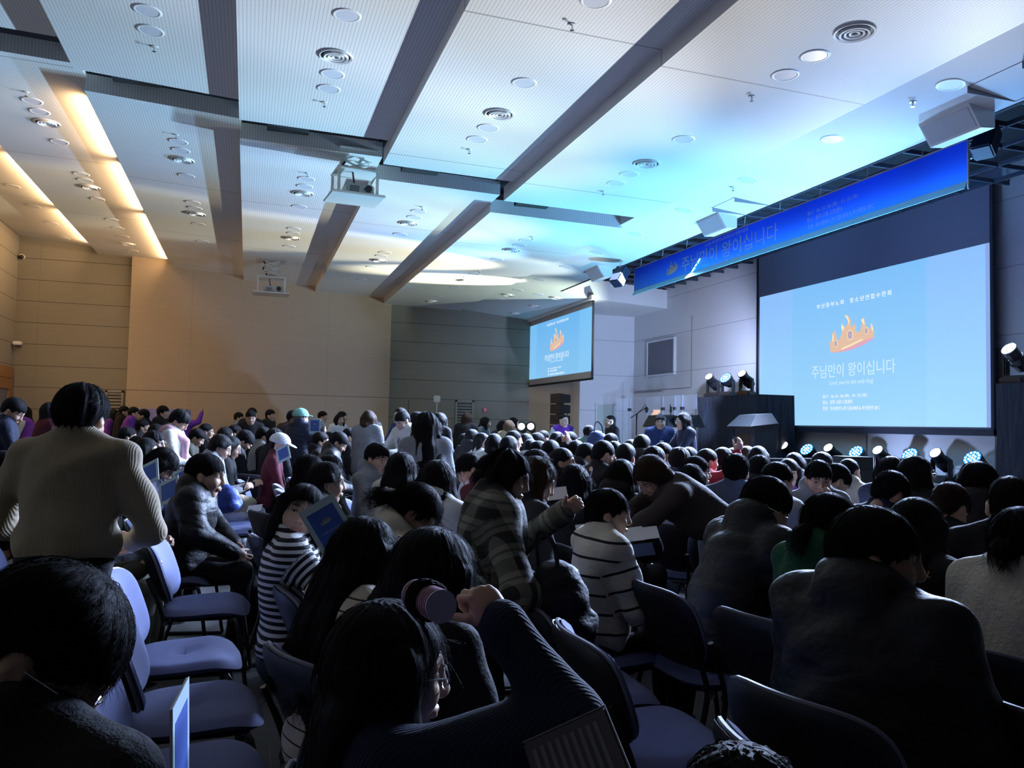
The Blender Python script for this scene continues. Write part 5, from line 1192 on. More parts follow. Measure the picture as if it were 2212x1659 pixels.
    kid(NAMES[top[0]], V_, cloth(COL[top[1]], pat or {'puffer': 'puffer', 'fleece': 'fleece', 'sweater': 'knit' if r == 0 else None}.get(top[0])))
    kid('trousers', get('trousers', build_legs, lambda V, F: np_mesh('trousers', V, F, None, [None])), cloth(COL[legs]))
    if r < 2:
        for q in (-1, 1): kid('shoe', get('shoe%d' % q, lambda: build_shoes(q), lambda V, F: np_mesh('shoe', V, F, None, [None])), cloth(COL['char']))
    if top[0] == 'vest':
        def sleeves():
            f = Fld()
            for q in (-1, 1): f.cone(A[q][0], A[q][1], .062, .052, k=.04); f.cone(A[q][1], A[q][2]+(A[q][1]-A[q][2])*.08, .052, .040, k=.03)
            f.cone(neck-up*.05, neck+up*.015, .085, .060, k=.03); return f.mesh(hC)
        kid('shirt', get('sl', sleeves, lambda V, F: np_mesh('shirt', V, F, None, [None])), cloth(COL['white']))
    if glasses:
        gk = ('glasses', r)
        if gk not in _cache:
            q = MB()
            for s2 in (-1, 1):
                c_ = np.array([.100, s2*.034, .004]); q.tube([c_+np.array([-.004*abs(math.sin(a)), .024*math.cos(a), .021*math.sin(a)]) for a in np.linspace(0, 6.283, 17)[:-1]], .0016 if r < 2 else .003, 5, closed=True)
                q.tube([(.098, s2*.058, .008), (.05, s2*.078, .010), (-.01, s2*.086, .006)], .0014 if r < 2 else .003, 5)
            q.tube([(.103, -.010, .008), (.106, 0, .011), (.103, .010, .008)], .0016, 5)
            me = bpy.data.meshes.new('glasses'); me.from_pydata(q.v, [], q.f); me.materials.append(None); _cache[gk] = me
        kid('glasses', _cache[gk], M_CHROME if glasses is True else M_BLACK, HM)
    if lanyard:
        q = MB(); e = THICK[top[0]]
        back_ = neck-fw*(.066)+up*.042; pts = [back_]
        Lp = [back_, neck+np.array([-.02, .062, .035]), neck+fw*.075+np.array([0, .055, -.03])]; ch = hip+up*T*.62+fw*(.135+e)
        q.tube(smooth_path(Lp+[ch], 2), .006, 5, flat=.5); q.tube(smooth_path([p*np.array([1, -1, 1]) for p in Lp]+[ch], 2), .006, 5, flat=.5)
        q.rbox(ch+fw*.012-up*.06, (.012, .065, .09), .003, mi=1)
        c = q.build('lanyard', parent=o, mats=[cloth(COL['blue']), M_FIX], smooth=True)
    info = dict(o=o, hip=hip, neck=neck, A=A, hpos=hpos, hdir=hdir, th=th, off=off, zoff=zoff, hs=hs, fw=fw, up=up, T=T)
    if seated and chair: CHAIRS.append((off[0]+chx*math.cos(th), off[1]+chx*math.sin(th), th if chairrot is None else math.radians(chairrot), label, D))
    PEOPLE.append(info); return info
CHAIRS = []; PEOPLE = []
QUEUE = []
def Pq(px, py, D, *a, **k):
    info = {}; QUEUE.append([px, py, D, D, a, k, info]); return info
def build_queue():
    # settle neighbours: nobody may share a seat, so distances slide a little along each line of sight
    n = len(QUEUE); rays = [ray(q[0], q[1]) for q in QUEUE]
    st = [not (len(q[4]) and q[4][0] == 'sit') for q in QUEUE]
    for it in range(60):
        for i in range(n):
            for j in range(i+1, n):
                a = rays[i][:2]*QUEUE[i][2]; b = rays[j][:2]*QUEUE[j][2]; d = a-b; L = math.hypot(*d); need = .46 if not (st[i] and st[j]) else .38
                if L >= need or L < 1e-6: continue
                for (k_, sg) in ((i, 1), (j, -1)):
                    q = QUEUE[k_]
                    if q[3] < 4.2: continue
                    u = rays[k_][:2]/math.hypot(*rays[k_][:2]); mv = sg*(d@u)/L; mv = (1 if mv >= 0 else -1)*max(abs(mv), .3)*(need-L)*.5; q[2] = min(max(q[2]+mv, q[3]*.88), q[3]*1.12)
    for q in QUEUE: q[6].update(person(q[0], q[1], q[2], *q[4], **q[5]))
def world(info, p):
    return rotz(info['th']) @ np.array(p, float)+np.array([info['off'][0], info['off'][1], info['zoff']])
# ---------------------------------------------------------------- chairs
def pad(nu, nv, fn, thick, sq=4.5, crown=0.35):
    # cushion: fn(u,v) in [-1,1]^2 -> centre point and normal; rounded-rectangle plan, domed faces
    q = MB(); top = []; 
    def sqmap(u, v):
        m = max(abs(u), abs(v)) or 1; l = (abs(u)**sq+abs(v)**sq)**(1/sq) or 1; return u*m/l, v*m/l, m
    vs = []
    for side in (1, -1):
        for j in range(nv+1):
            for i in range(nu+1):
                a, b = -1+2*i/nu, -1+2*j/nv; a = math.copysign(abs(a)**.7, a); b = math.copysign(abs(b)**.7, b)
                u, v, m = sqmap(a, b); p, n = fn(u, v); e = math.sqrt(max(0, 1-m**7)); vs.append(np.array(p)+side*np.array(n)*thick*.5*e)
    n1 = (nu+1)*(nv+1); fs = []
    for j in range(nv):
        for i in range(nu):
            a = j*(nu+1)+i; fs.append((a, a+1, a+nu+2, a+nu+1)); fs.append((n1+a, n1+a+nu+1, n1+a+nu+2, n1+a+1))
    q.add(vs, fs); return q
def m_fab():
    t = NT('chair_fabric'); v = t.coord(); nz = t.noise(v, 260, 2); n2 = t.noise(v, 6, 3); t.base(t.mix(n2, (0.130, 0.150, 0.290, 1), (0.160, 0.180, 0.340, 1))); t.rough(0.9); t.bump(nz, 0.3, 0.003); return t.mat
M_FAB = m_fab(); M_SHELL = simple('chair_shell_black', (0.008, 0.008, 0.010, 1), 0.5); M_TUBE = simple('chair_tube', (0.012, 0.012, 0.014, 1), 0.35)
M_RIM = simple('chair_back_rim', (0.14, 0.145, 0.20, 1), 0.5)
def back_fn(off, wd=1.0):
    def fn(u, v):
        z = .665+v*.165; w_ = (.235 if v > 0 else .235-.05*(v*v))*wd*(1-.04*max(0, v)); x = -.245-.055*(v)+.055*u*u*0.9+off-.02*(1-u*u)*(v+1)*.5; return (x, u*w_, z), (.96, -.28*u, .26)
    return fn
def make_chair():
    t = empty('chair', (0, 0, 0))
    def sf(u, v): 
        x = .01+u*.225; return (x, v*(.225-.02*(u < 0)*u*u), .455+.012*u-.028*max(0, u-.35)**2*4-.010*(1-v*v)*(1-abs(u))), (0, 0, 1)
    pad(16, 14, sf, .062, 4.0).build('seat', M_FAB, t, smooth=True)
    def uf(u, v): return (.0+u*.20, v*.20, .418), (0, 0, 1)
    pad(6, 6, uf, .03, 6).build('seat_pan', M_SHELL, t, smooth=True)
    pad(16, 12, back_fn(.016), .045, 4.2).build('backrest', M_FAB, t, smooth=True)
    bs = pad(16, 12, back_fn(-.014, 1.03), .030, 4.2).build('back_shell', M_SHELL, t, smooth=True)
    q = MB(); P = []
    f = back_fn(.001, 1.035)
    for a in np.linspace(0, 2*math.pi, 41)[:-1]:
        c, s_ = math.cos(a), math.sin(a); l = (abs(c)**4.2+abs(s_)**4.2)**(1/4.2); P.append(f(c/l, s_/l)[0])
    q.tube(P, .0065, 5, closed=True); q.build('edge_trim', M_RIM, t, smooth=True)
    for y in (-.243, .243):
        q = MB(); pts = smooth_path([(.165, y*.93, .43), (.185, y, .40), (.235, y, .05), (.245, y, .012), (.20, y, .012)], 2)+smooth_path([(-.20, y, .012), (-.27, y, .012), (-.265, y, .06), (-.165, y, .40), (-.185, y*1.0, .50), (-.255, y*.99, .66)], 2)
        q.tube(pts, .0115, 8); q.build('leg', M_TUBE, t, smooth=True)
        q = MB(); q.cyl((-.165, y-.02*np.sign(y)*-1, .425), (-.165, y+.018*np.sign(y), .425), .014, n=10); q.build('bolt', M_CHROME, t)
    q = MB(); q.cyl((-.15, -.24, .425), (-.15, .24, .425), .011, n=8); q.cyl((.15, -.235, .42), (.15, .235, .42), .011, n=8); q.build('cross_tube', M_TUBE, t); return t
CH0 = None
def chair_at(x, y, rz, label, group='padded stacking chairs with sled legs'):
    global CH0
    o = inst('chair', make_chair, (x, y, 0), (0, 0, rz)); o.scale = (1.08, 1.16, 1.03); tag(o, label, 'chair', group); return o
# ---------------------------------------------------------------- the audience, from the photo: crown pixel, distance, pose, look
Pn = Pq
# --- standing and walking people, back to front
FB = Pn(33, 851, 8.4, 'stand', 12, 'short', ('tee', 'navy'), 'standing boy at the left edge in a navy football shirt with white shoulder stripes', head=(-20, 34), arms='phone', legs='blue', lean=.10)
Pn(55, 881, 17, 'stand', 170, 'long', ('vest', 'purple'), 'standing girl in a purple vest near the wooden doorway', head=(0, 5), arms='phone')
Pn(108, 872, 11, 'stand', 30, 'long', ('sweater', 'maroon'), 'long-haired person in maroon left of the man in the beige sweater', arms='down')
SW = Pn(178, 829, 3.5, 'stand', 72, 'perm', ('sweater', 'beige'), 'tall man seen from behind in a ribbed beige sweater', head=(6, 14), arms='down', armsx={-1: ((.05, -.33, 1.08), (.27, -.15, 1.0)), 1: ((.05, .33, 1.08), (.26, .16, 1.02))}, skin=0, lean=.05, wide=1.15, res=0, hs_=1.02, lanyard=True)
Pn(246, 884, 18, 'stand', -10, 'long', ('sweater', 'purple'), 'girl in purple at the left end of the group before the poster panel', arms='down')
Pn(268, 879, 18, 'stand', 0, 'short', ('hoodie', 'black'), 'boy in a black hoodie with pale hood by the poster panel', arms='down')
Pn(289, 880, 18, 'stand', 0, 'short', ('sweater', 'purple'), 'boy in purple leaning forward by the poster panel', lean=.3, arms='down')
Pn(311, 885, 17, 'stand', 170, 'short', ('jacket', 'black'), 'dark-haired boy facing left in the group by the poster panel', arms='down')
Pn(352, 880, 17, 'stand', -20, 'perm', ('jacket', 'black'), 'curly-haired boy in a black jacket before the middle of the poster panel', arms='down')
Pn(402, 885, 19, 'stand', 60, 'short', ('sweater', 'purple'), 'person in purple reaching up at the right end of the poster panel', arms='up')
PK = Pn(390, 888, 9.6, 'stand', -12, 'perm', ('sweater', 'white'), 'standing woman in a pink shawl over white looking down at a booklet', head=(0, 35), arms='book', legs='denim', hs_=1.0)
Pn(516, 892, 20, 'stand', -10, 'short', ('sweater', 'grey'), 'boy in grey against the beige wall, left of the smiling man', arms='down')
Pn(545, 879, 17, 'stand', -60, 'short', ('jacket', 'black'), 'person hidden behind the smiling man in the dark sweater', arms='down')
Pn(542, 885, 15, 'stand', -85, 'short', ('sweater', 'black'), 'smiling man in a dark sweater over a white collar', head=(0, 15), arms='down')
Pn(584, 884, 19, 'stand', -30, 'short', ('jacket', 'black'), 'boy in a black jacket standing alone against the beige wall', arms='down')
Pn(633, 885, 14, 'stand', 70, 'perm', ('jacket', 'brown'), 'dark brown jacket person just left of the mint cap', arms='down')
MC = Pn(650, 880, 12, 'stand', 50, 'pony', ('puffer', 'navy'), 'person in a mint cap and navy puffer holding up a blue booklet', head=(-10, 0), cap='mint', hc='l', arms='phone', legs='black')
Pn(697, 883, 20, 'stand', -15, 'short', ('sweater', 'white'), 'boy in white standing against the beige wall right of the mint cap', arms='down')
Pn(739, 883, 19.5, 'stand', -5, 'short', ('jacket', 'black'), 'tall boy in black with one arm stretched to the right by the beige wall', arms='reach')
Pn(733, 893, 18.5, 'stand', -60, 'long', ('cardigan', 'white'), 'smiling long-haired girl in white by the beige wall', arms='down')
Pn(797, 886, 12, 'stand', 55, 'bob', ('cardigan', 'grey'), 'person with a brown bob and grey cardigan standing with back turned', hc='b', arms='book', legs='denim')
Pn(812, 905, 13.5, 'stand', -30, 'bob', ('sweater', 'white'), 'person in white standing half hidden by the brown bob', arms='down')
Pn(866, 880, 13.2, 'stand', -150, 'tuck', ('jacket', 'dblue'), 'woman in a dark blue jacket with her hand to her face', arms='chin')
FL = Pn(869, 890, 11.3, 'stand', -150, 'short', ('fleece', 'white'), 'boy in a white zip fleece with lanyard leaning to the left', head=(0, 28), arms='reach', lean=.22, lanyard=True, skin=2)
Pn(902, 887, 12.5, 'stand', 0, 'short', ('jacket', 'black'), 'person in a dark beanie behind the long-haired woman in grey', arms='down')
GC = Pn(921, 888, 7.4, 'stand', 80, 'curlylong', ('cardigan', 'grey'), 'standing long-haired woman in a grey wool cardigan with her back turned', head=(10, 15), arms='book', legs='jean', wide=1.1, hs_=1.12, res=1)
Pn(951, 893, 13, 'stand', 40, 'bob', ('jacket', 'black'), 'dark-haired person just right of the long-haired woman in grey', arms='down')
Pn(1009, 887, 17, 'stand', 60, 'long', ('jacket', 'black'), 'long brown-haired person in black in front of the tall vent', hc='b', arms='down')
Pn(1048, 903, 18.5, 'stand', -40, 'bob', ('sweater', 'grey'), 'smiling girl in a grey top by the dark wall', arms='down', head=(20, 0))
Pn(1085, 905, 17.5, 'stand', 60, 'bob', ('sweater', 'char'), 'dark bobbed head left of the light brown hair', arms='down')
Pn(1100, 904, 16.5, 'stand', 50, 'long', ('sweater', 'beige'), 'person with long light brown hair near the side screen', hc='l', arms='down')
Pn(1109, 901, 18, 'stand', 0, 'long', ('sweater', 'white'), 'dark-haired girl behind the light brown hair', arms='down')
VT = Pn(1217, 896, 16.5, 'stand', -95, 'crop', ('vest', 'purple'), 'smiling man in a purple vest and white shirt before the speaker column', arms='down', head=(20, 0), skin=2)
VJ = Pn(1273, 913, 12.5, 'stand', 70, 'perm', ('jacket', 'sage'), 'person with bushy hair in a green and white jacket with a backpack', arms='down')
Pn(1319, 892, 16.5, 'stand', 175, 'crop', ('jacket', 'black'), 'thin man in a black suit with glasses facing left near the pale door', arms='down', glasses=True)
ZP = Pn(1427, 894, 14.6, 'stand', -105, 'short', ('jacket', 'dblue'), 'man in a blue zip jacket with a name tag before the lecterns', head=(-15, 0), arms='down', glasses=True, lanyard=True)
NW = Pn(1477, 895, 12.6, 'stand', 172, 'bob', ('sweater', 'navy'), 'woman in a navy jumper and glasses turned to the left', arms='reach', glasses=True, wide=1.2)
# --- left block, seated
Pn(12, 990, 5.0, 'sit', 5, 'short', ('tee', 'black'), 'boy in a black T-shirt cut by the left edge below the football shirt', head=(10, 40), arms='phone', skin=1, lean=.3, zt=1.33)
BJ = Pn(444, 978, 5.75, 'sit', -8, 'short', ('puffer', 'black'), 'stout boy in a black padded coat sitting on the left aisle edge', head=(-4, 6), armsx={-1: ((.16, -.28, .80), (.40, -.13, .64)), 1: ((.14, .28, .84), (.36, .12, .66))}, hand={-1: 'spread', 1: 'relax'}, lean=.22, wide=1.15, res=0, skin=0, hs_=1.12)
Pn(262, 1010, 5.2, 'sit', 0, 'short', ('jacket', 'black'), 'person in black with khaki trousers half hidden by the man in the beige sweater', arms='phone', legs='khaki', head=(0, 40), lean=.35)
Pn(228, 1050, 4.6, 'sit', 0, 'short', ('jacket', 'olive'), 'dark-clad person hidden behind the legs of the man in the beige sweater', arms='phone', legs='olive', head=(0, 45), lean=.5)
Pn(315, 945, 8.0, 'sit', -5, 'long', ('jacket', 'navy'), 'girl in profile with long black hair beside the beige sweater sleeve', head=(-8, 0), arms='lap')
Pn(332, 930, 9.2, 'sit', -20, 'perm', ('jacket', 'black'), 'curly-haired boy with glasses behind the girl in profile', glasses=True, arms='lap')
Pn(356, 967, 6.5, 'sit', -10, 'bobfringe', ('hoodie', 'navy'), 'girl with a black bob bending over a booklet below the pink shawl', head=(0, 45), arms='book', lean=.35)
Pn(308, 905, 14, 'sit', 0, 'short', ('jacket', 'black'), 'dark head in the far left rows below the purple group', arms='lap')
Pn(275, 921, 11, 'sit', 10, 'short', ('hoodie', 'black'), 'dark-haired head just above the right shoulder of the beige sweater', arms='lap')
Pn(300, 940, 9.5, 'sit', 15, 'short', ('hoodie', 'char'), 'boy with glasses behind the profile girl, nearer the beige sweater', arms='lap', glasses=True)
Pn(338, 915, 12.5, 'sit', 0, 'bob', ('hoodie', 'black'), 'bobbed head between the poster panel and the curly-haired boy', arms='lap')
Pn(365, 912, 13.5, 'sit', 20, 'short', ('jacket', 'char'), 'short-haired head just left of the woman in the pink shawl', arms='lap')
Pn(427, 925, 12.0, 'sit', -5, 'short', ('jacket', 'olive'), 'boy reading with bent head right of the woman in the pink shawl', head=(0, 30), arms='book', lean=.3)
Pn(445, 914, 13.5, 'sit', 0, 'short', ('jacket', 'black'), 'man with glasses in black sitting by the foot of the beige wall', glasses=True, arms='lap')
Pn(487, 922, 12.5, 'sit', 10, 'long', ('jacket', 'black'), 'dark long-haired head left of the grey hoodie girl', arms='lap')
Pn(507, 917, 13.5, 'sit', 0, 'short', ('jacket', 'black'), 'dark head directly in front of the smiling man', arms='lap')
GH = Pn(478, 938, 8.8, 'sit', -8, 'tuck', ('hoodie', 'lgrey'), 'girl in a light grey hoodie sitting with a phone behind the black padded coat', arms='phone', legs='lgrey', head=(0, 22), lean=.2)
Pn(499, 940, 9.3, 'sit', -5, 'bob', ('jacket', 'black'), 'girl in profile beyond the light grey hoodie', arms='phone', head=(-5, 15))
Pn(531, 930, 11.0, 'sit', 5, 'perm', ('jacket', 'black'), 'dark-haired person with glasses bending down left of the patterned jacket', arms='phone', head=(0, 42), glasses=True, lean=.3)
Pn(571, 922, 12.0, 'sit', 10, 'short', ('jacket', 'grey'), 'person in a grey and white patterned jacket left of the white cap', arms='lap', head=(0, 20))
Pn(594, 925, 11.0, 'sit', 40, 'perm', ('jacket', 'black'), 'bushy black head directly behind the white cap', arms='lap')
WC = Pn(605, 936, 9.6, 'sit', -5, 'crop', ('tee', 'maroon'), 'person in a white cap and maroon shirt on the aisle', cap='white', arms='phone', head=(-10, 15), lean=.15, skin=2)
Pn(690, 908, 14.0, 'sit', 20, 'bob', ('jacket', 'black'), 'dark bobbed head under the white booklet of the mint cap', arms='lap')
Pn(692, 932, 11.3, 'sit', -5, 'short', ('hoodie', 'black'), 'boy in a black hoodie in profile below the blue booklet', arms='lap')
Pn(715, 931, 11.8, 'sit', 170, 'long', ('jacket', 'char'), 'long-haired girl facing left between two boys in black', arms='lap')
Pn(733, 932, 10.2, 'sit', -8, 'short', ('puffer', 'black'), 'boy in a bulky black padded jacket bending forward', arms='book', head=(0, 35), lean=.3, wide=1.15)
Pn(756, 924, 12.8, 'sit', 5, 'short', ('jacket', 'black'), 'small dark-haired boy right of the bulky padded jacket', arms='lap', head=(0, 25))
# --- middle
Pn(668, 980, 6.6, 'sit', 20, 'bob', ('jacket', 'black'), 'dark round head behind the girl holding the booklet, left one', arms='lap')
Pn(712, 981, 7.2, 'sit', 25, 'bob', ('jacket', 'black'), 'dark head just above the ponytailed girl with an earring', arms='lap')
Pn(703, 995, 5.2, 'sit', 15, 'tuck', ('jacket', 'char'), 'girl with tucked black hair showing her ear, above the booklet', arms='lap', head=(-15, 0))
SG = Pn(655, 1042, 3.70, 'sit', -2, 'bob', ('sweater', 'white'), 'girl in a black and white striped top hiding her mouth behind a booklet', pat='stripe', head=(-88, -4), roll=-.30, chx=.30, armsx={-1: ((.17, -.25, .80), (.23, -.32, .99)), 1: ((.20, .22, .84), (.30, .05, .75))}, hand={-1: 'hold', 1: 'relax'}, lean=-.02, res=0, lanyard=True, skin=0, legs='char')
HG = Pn(815, 956, 7.3, 'sit', -35, 'short', ('hoodie', 'grey'), 'boy in a grey hoodie with round glasses looking towards the camera side', head=(-18, 8), arms='lap', glasses=True, res=1)
Pn(868, 975, 6.4, 'sit', 40, 'xlong', ('sweater', 'cream'), 'girl with long black hair and a cream sweater behind the ponytailed girl', arms='lap')
Pn(945, 993, 5.0, 'sit', 38, 'xlong', ('hoodie', 'white'), 'girl with long dark hair in a white sweatshirt left of the plaid coat', arms='lap', hc='k')
PG = Pn(905, 1042, 3.7, 'sit', 0, 'pony', ('hoodie', 'cream'), 'girl with slicked-back hair bending her head between the booklet and the plaid coat', head=(-8, 48), arms='book', lean=.32, res=0, skin=1)
FG = Pn(790, 1113, 2.65, 'sit', 22, 'xlong', ('cardigan', 'cream'), 'girl with long straight black hair, a heart hairclip and a cream fleece', arms='book', head=(0, 14), lean=.1, pat='thinstripe', res=0, chx=.16)
BG = Pn(935, 1138, 2.35, 'sit', 28, 'xlong', ('cardigan', 'black'), 'long black-haired head behind the pink hair roller', arms='lap', head=(0, 12), hs_=1.18, res=0, legs='khaki', chx=.16)
PL = Pn(1096, 968, 3.55, 'stand', -12, 'curlylong', ('coat', 'grey'), 'woman with long wavy dark hair in a grey plaid coat', pat='plaid', head=(-12, 16), armsx={-1: ((.12, -.30, .90), (.30, -.16, .80)), 1: ((.16, .26, .98), (.36, .06, 1.18))}, lean=.12, res=0, skin=0, legs='char', hc='k', hs_=.98)
DG = Pn(1158, 984, 4.6, 'sit', 5, 'long', ('hoodie', 'char'), 'person in a charcoal hoodie behind the plaid coat holding a tissue', hc='b', armsx={-1: ((.16, -.26, .72), (.42, -.10, .68)), 1: ((.14, .24, .76), (.40, .06, .70))}, hand='grip', lean=.25, head=(-10, 20), res=1, wide=1.1)
WB = Pn(1312, 1053, 4.05, 'sit', 5, 'short', ('sweater', 'cream'), 'boy in a cream sweater with thin black stripes sitting side-on', pat='widestripe', arms='lap', head=(-24, 4), lean=.02, res=0, lanyard=True)
BB = Pn(1402, 985, 5.3, 'stand', 175, 'long', ('jacket', 'brown'), 'person in a dark brown jacket and pale jeans bending deep to the left', legs='jean', lean=1.05, head=(20, 50), armsx={-1: ((.60, -.20, .95), (.72, -.10, .70)), 1: ((.62, .20, .95), (.75, .10, .70))}, hc='b', wide=1.1, res=1)
NF = Pn(1240, 1001, 5.4, 'sit', 35, 'xlong', ('jacket', 'black'), 'girl with long black hair in a black jacket with a small white back logo', arms='book', lean=.15)
Pn(1342, 990, 5.7, 'sit', 35, 'xlong', ('hoodie', 'black'), 'girl with wide spreading black hair left of the bending brown jacket', arms='lap')
# --- crowd between the plaid coat and the stage
CR = [
 (1005, 936, 12.2, 0, 'short', 'jacket', 'black', 'dark head left of the black-hooded boy in the middle rows', {}),
 (1020, 926, 12.0, 30, 'short', 'hoodie', 'black', 'boy in a black hoodie with his back turned, left of the white fleece girl', {}),
 (1041, 934, 11.0, 5, 'bob', 'fleece', 'white', 'laughing girl in a white fleece in profile', dict(head=(-35, 0), skin=2)),
 (1068, 936, 10.8, 50, 'bob', 'sweater', 'white', 'straight black hair over a white sweater, right of the laughing girl', {}),
 (1100, 941, 10.4, 15, 'bob', 'jacket', 'navy', 'bobbed girl in a navy jacket with a tiny chest logo', {}),
 (1109, 929, 11.4, 0, 'fringe', 'jacket', 'sage', 'boy in a dark green jacket in profile before the floor spotlights', {}),
 (1137, 936, 11.8, 40, 'long', 'jacket', 'black', 'long dark hair just below the left floor spotlight', {}),
 (1147, 948, 10.6, 30, 'short', 'hoodie', 'lgrey', 'dark head over a pale grey hood in the middle rows', {}),
 (1161, 935, 11.9, 30, 'perm', 'jacket', 'black', 'bushy dark head below the right floor spotlight', {}),
 (1164, 951, 9.6, 10, 'short', 'jacket', 'black', 'boy with a hand raised beside his head in the middle rows', dict(arms='up')),
 (1158, 970, 7.4, -5, 'long', 'jacket', 'navy', 'girl in profile just right of the plaid coat woman', {}),
 (1174, 929, 13.5, 20, 'short', 'jacket', 'black', 'dark head left of the purple vest man', {}),
 (1190, 949, 8.5, 45, 'short', 'hoodie', 'black', 'boy from behind with a purple lanyard round his neck', dict(lanyard=True)),
 (1204, 932, 12.0, 30, 'bob', 'jacket', 'black', 'dark head right below the purple vest', {}),
 (1213, 966, 7.4, 0, 'short', 'jacket', 'black', 'smiling boy in profile left of the bent black hoodie', dict(head=(-5, -5), skin=1)),
 (1217, 940, 10.2, 5, 'fringe', 'jacket', 'black', 'boy in profile in front of the purple vest man', {}),
 (1232, 932, 12.4, 10, 'short', 'jacket', 'char', 'dark head between the purple vest and the backpack', {}),
 (1245, 950, 9.5, 40, 'short', 'jacket', 'black', 'round dark head left of the bent black hoodie', {}),
 (1268, 957, 8.3, 5, 'short', 'hoodie', 'black', 'boy in a black hoodie bending his head in the middle rows', dict(head=(0, 30), lean=.25)),
 (1304, 950, 7.8, 12, 'short', 'sweater', 'black', 'boy with glasses in a black sweater bending towards the right', dict(head=(0, 22), glasses=True, lanyard=True)),
 (1320, 935, 12.0, 10, 'short', 'jacket', 'char', 'dark head below the thin man in the suit', {}),
 (1327, 952, 8.6, -105, 'fringe', 'jacket', 'black', 'boy facing the camera in the middle rows', dict(head=(0, 12))),
 (1352, 957, 8.2, 45, 'short', 'jacket', 'black', 'round dark head right of the boy facing the camera', {}),
 (1364, 949, 10.0, 30, 'short', 'jacket', 'char', 'small dark head left of the grey hooded boy below the microphone', {}),
 (1387, 938, 9.3, 45, 'short', 'hoodie', 'char', 'broad dark head with a grey hood left of the blue zip jacket', {}),
 (1413, 962, 7.8, 15, 'fringe', 'hoodie', 'maroon', 'dark-haired boy in maroon in front of the blue zip jacket', {}),
 (1432, 955, 9.0, 5, 'short', 'jacket', 'black', 'boy with glasses in front of the name tag of the blue zip jacket', dict(glasses=True)),
 (1468, 966, 8.0, 35, 'perm', 'sweater', 'navy', 'bushy head in navy below the woman in the navy jumper', {}),
 (1488, 965, 9.2, 20, 'short', 'jacket', 'black', 'dark head right behind the bushy head in navy', {}),
 (1502, 984, 6.9, 0, 'fringe', 'sweater', 'lgrey', 'boy in profile with thin glasses behind the grey sweatshirt girl', dict(glasses=True)),
 (1492, 1001, 6.3, 40, 'bob', 'sweater', 'grey', 'girl with long dark hair over a grey sweatshirt, right of the bending jacket', {}),
 (1527, 968, 8.8, 0, 'short', 'jacket', 'red', 'person in a red and white jacket raising a fist', dict(arms='up')),
 (1562, 967, 9.0, 30, 'perm', 'jacket', 'black', 'bushy dark head before the left draped box', {}),
 (1590, 979, 6.1, 50, 'short', 'shirt', 'denim', 'boy in a grey denim shirt seen from behind with glasses', dict(glasses=True, res=1)),
 (1584, 966, 9.6, 25, 'bob', 'jacket', 'black', 'dark hair peeping behind the denim shirt boy', {}),
 (1614, 963, 9.8, 5, 'short', 'jacket', 'char', 'brownish short hair left of the podium foot', dict(hc='b')),
 (1638, 963, 9.0, 30, 'long', 'jacket', 'char', 'girl with long dark hair in front of the podium', {}),
 (1640, 982, 6.7, 45, 'short', 'hoodie', 'black', 'boy in a black hood with his back turned before the podium', {}),
 (1678, 996, 5.6, 10, 'short', 'hoodie', 'lgrey', 'boy in a light grey hoodie whose face turns away to the right', {}),
 (1703, 990, 7.9, -115, 'bobfringe', 'sweater', 'purple', 'laughing girl with a fringe in purple', dict(skin=2)),
 (1716, 977, 8.9, 40, 'long', 'hoodie', 'lgrey', 'long dark hair over a pale hood behind the laughing girl', {}),
 (1776, 975, 9.0, 0, 'fringe', 'jacket', 'black', 'boy with a long fringe in profile left of the wedge monitor', {}),
 (1808, 1001, 6.5, -5, 'short', 'jacket', 'white', 'dark head bowed beside the boy resting his cheek', dict(head=(0, 40), lean=.3)),
 (1833, 988, 7.4, 20, 'crop', 'hoodie', 'cream', 'boy with cropped hair in a beige hoodie before the wedge monitor', dict(arms='chin')),
 (1925, 985, 6.4, 10, 'bob', 'jacket', 'navy', 'person with a white hood over navy below the middle beam light', {}),
 (1975, 984, 5.7, 8, 'long', 'jacket', 'black', 'girl with long black hair and glasses in profile, looking up right', dict(glasses=True, head=(0, -10))),
 (1926, 1017, 5.0, 5, 'short', 'jacket', 'navy', 'boy in a navy jacket bending low over his lap', dict(head=(0, 35), lean=.45, arms='book', res=1, skin=1)),
 (2112, 995, 4.9, 45, 'bob', 'hoodie', 'char', 'dark bob over a charcoal hood by the right draped box', dict(res=1, wide=1.1)),
 (2052, 1042, 4.5, 15, 'short', 'sweater', 'black', 'brown-haired boy in black bowing his head at the right', dict(hc='b', head=(0, 35), lean=.3, res=1)),
 (2182, 1023, 3.8, 40, 'crop', 'tee', 'black', 'boy with fuzzy cropped hair in a black T-shirt at the right edge', dict(res=0, wide=1.15, hs_=1.08)),
 (1012, 978, 6.9, 185, 'short', 'hoodie', 'white', 'person bowing left with a white hood behind the plaid coat', dict(head=(0, 35))),
]
for (px, py, D, fc, hr, tt, tc, lab, kw) in CR:
    kw.setdefault('arms', 'lap')
    if 'profile' in lab: h_ = kw.get('head', (0, 0)); kw['head'] = (h_[0]-22, h_[1])
    Pn(px, py, D, 'sit', fc, hr, (tt, tc), lab, **kw)
Pn(1062, 980, 6.0, 'sit', 30, 'bun', ('hoodie', 'maroon'), 'person in a maroon hoodie with a low bun behind the plaid coat', arms='lap')
GB = Pn(1768, 992, 6.0, 'sit', -105, 'fringe', ('hoodie', 'grey'), 'boy in a grey hoodie resting his cheek on his fist', head=(-12, 14), arms='chin', lanyard=True, res=1, hand='grip', lean=.18)
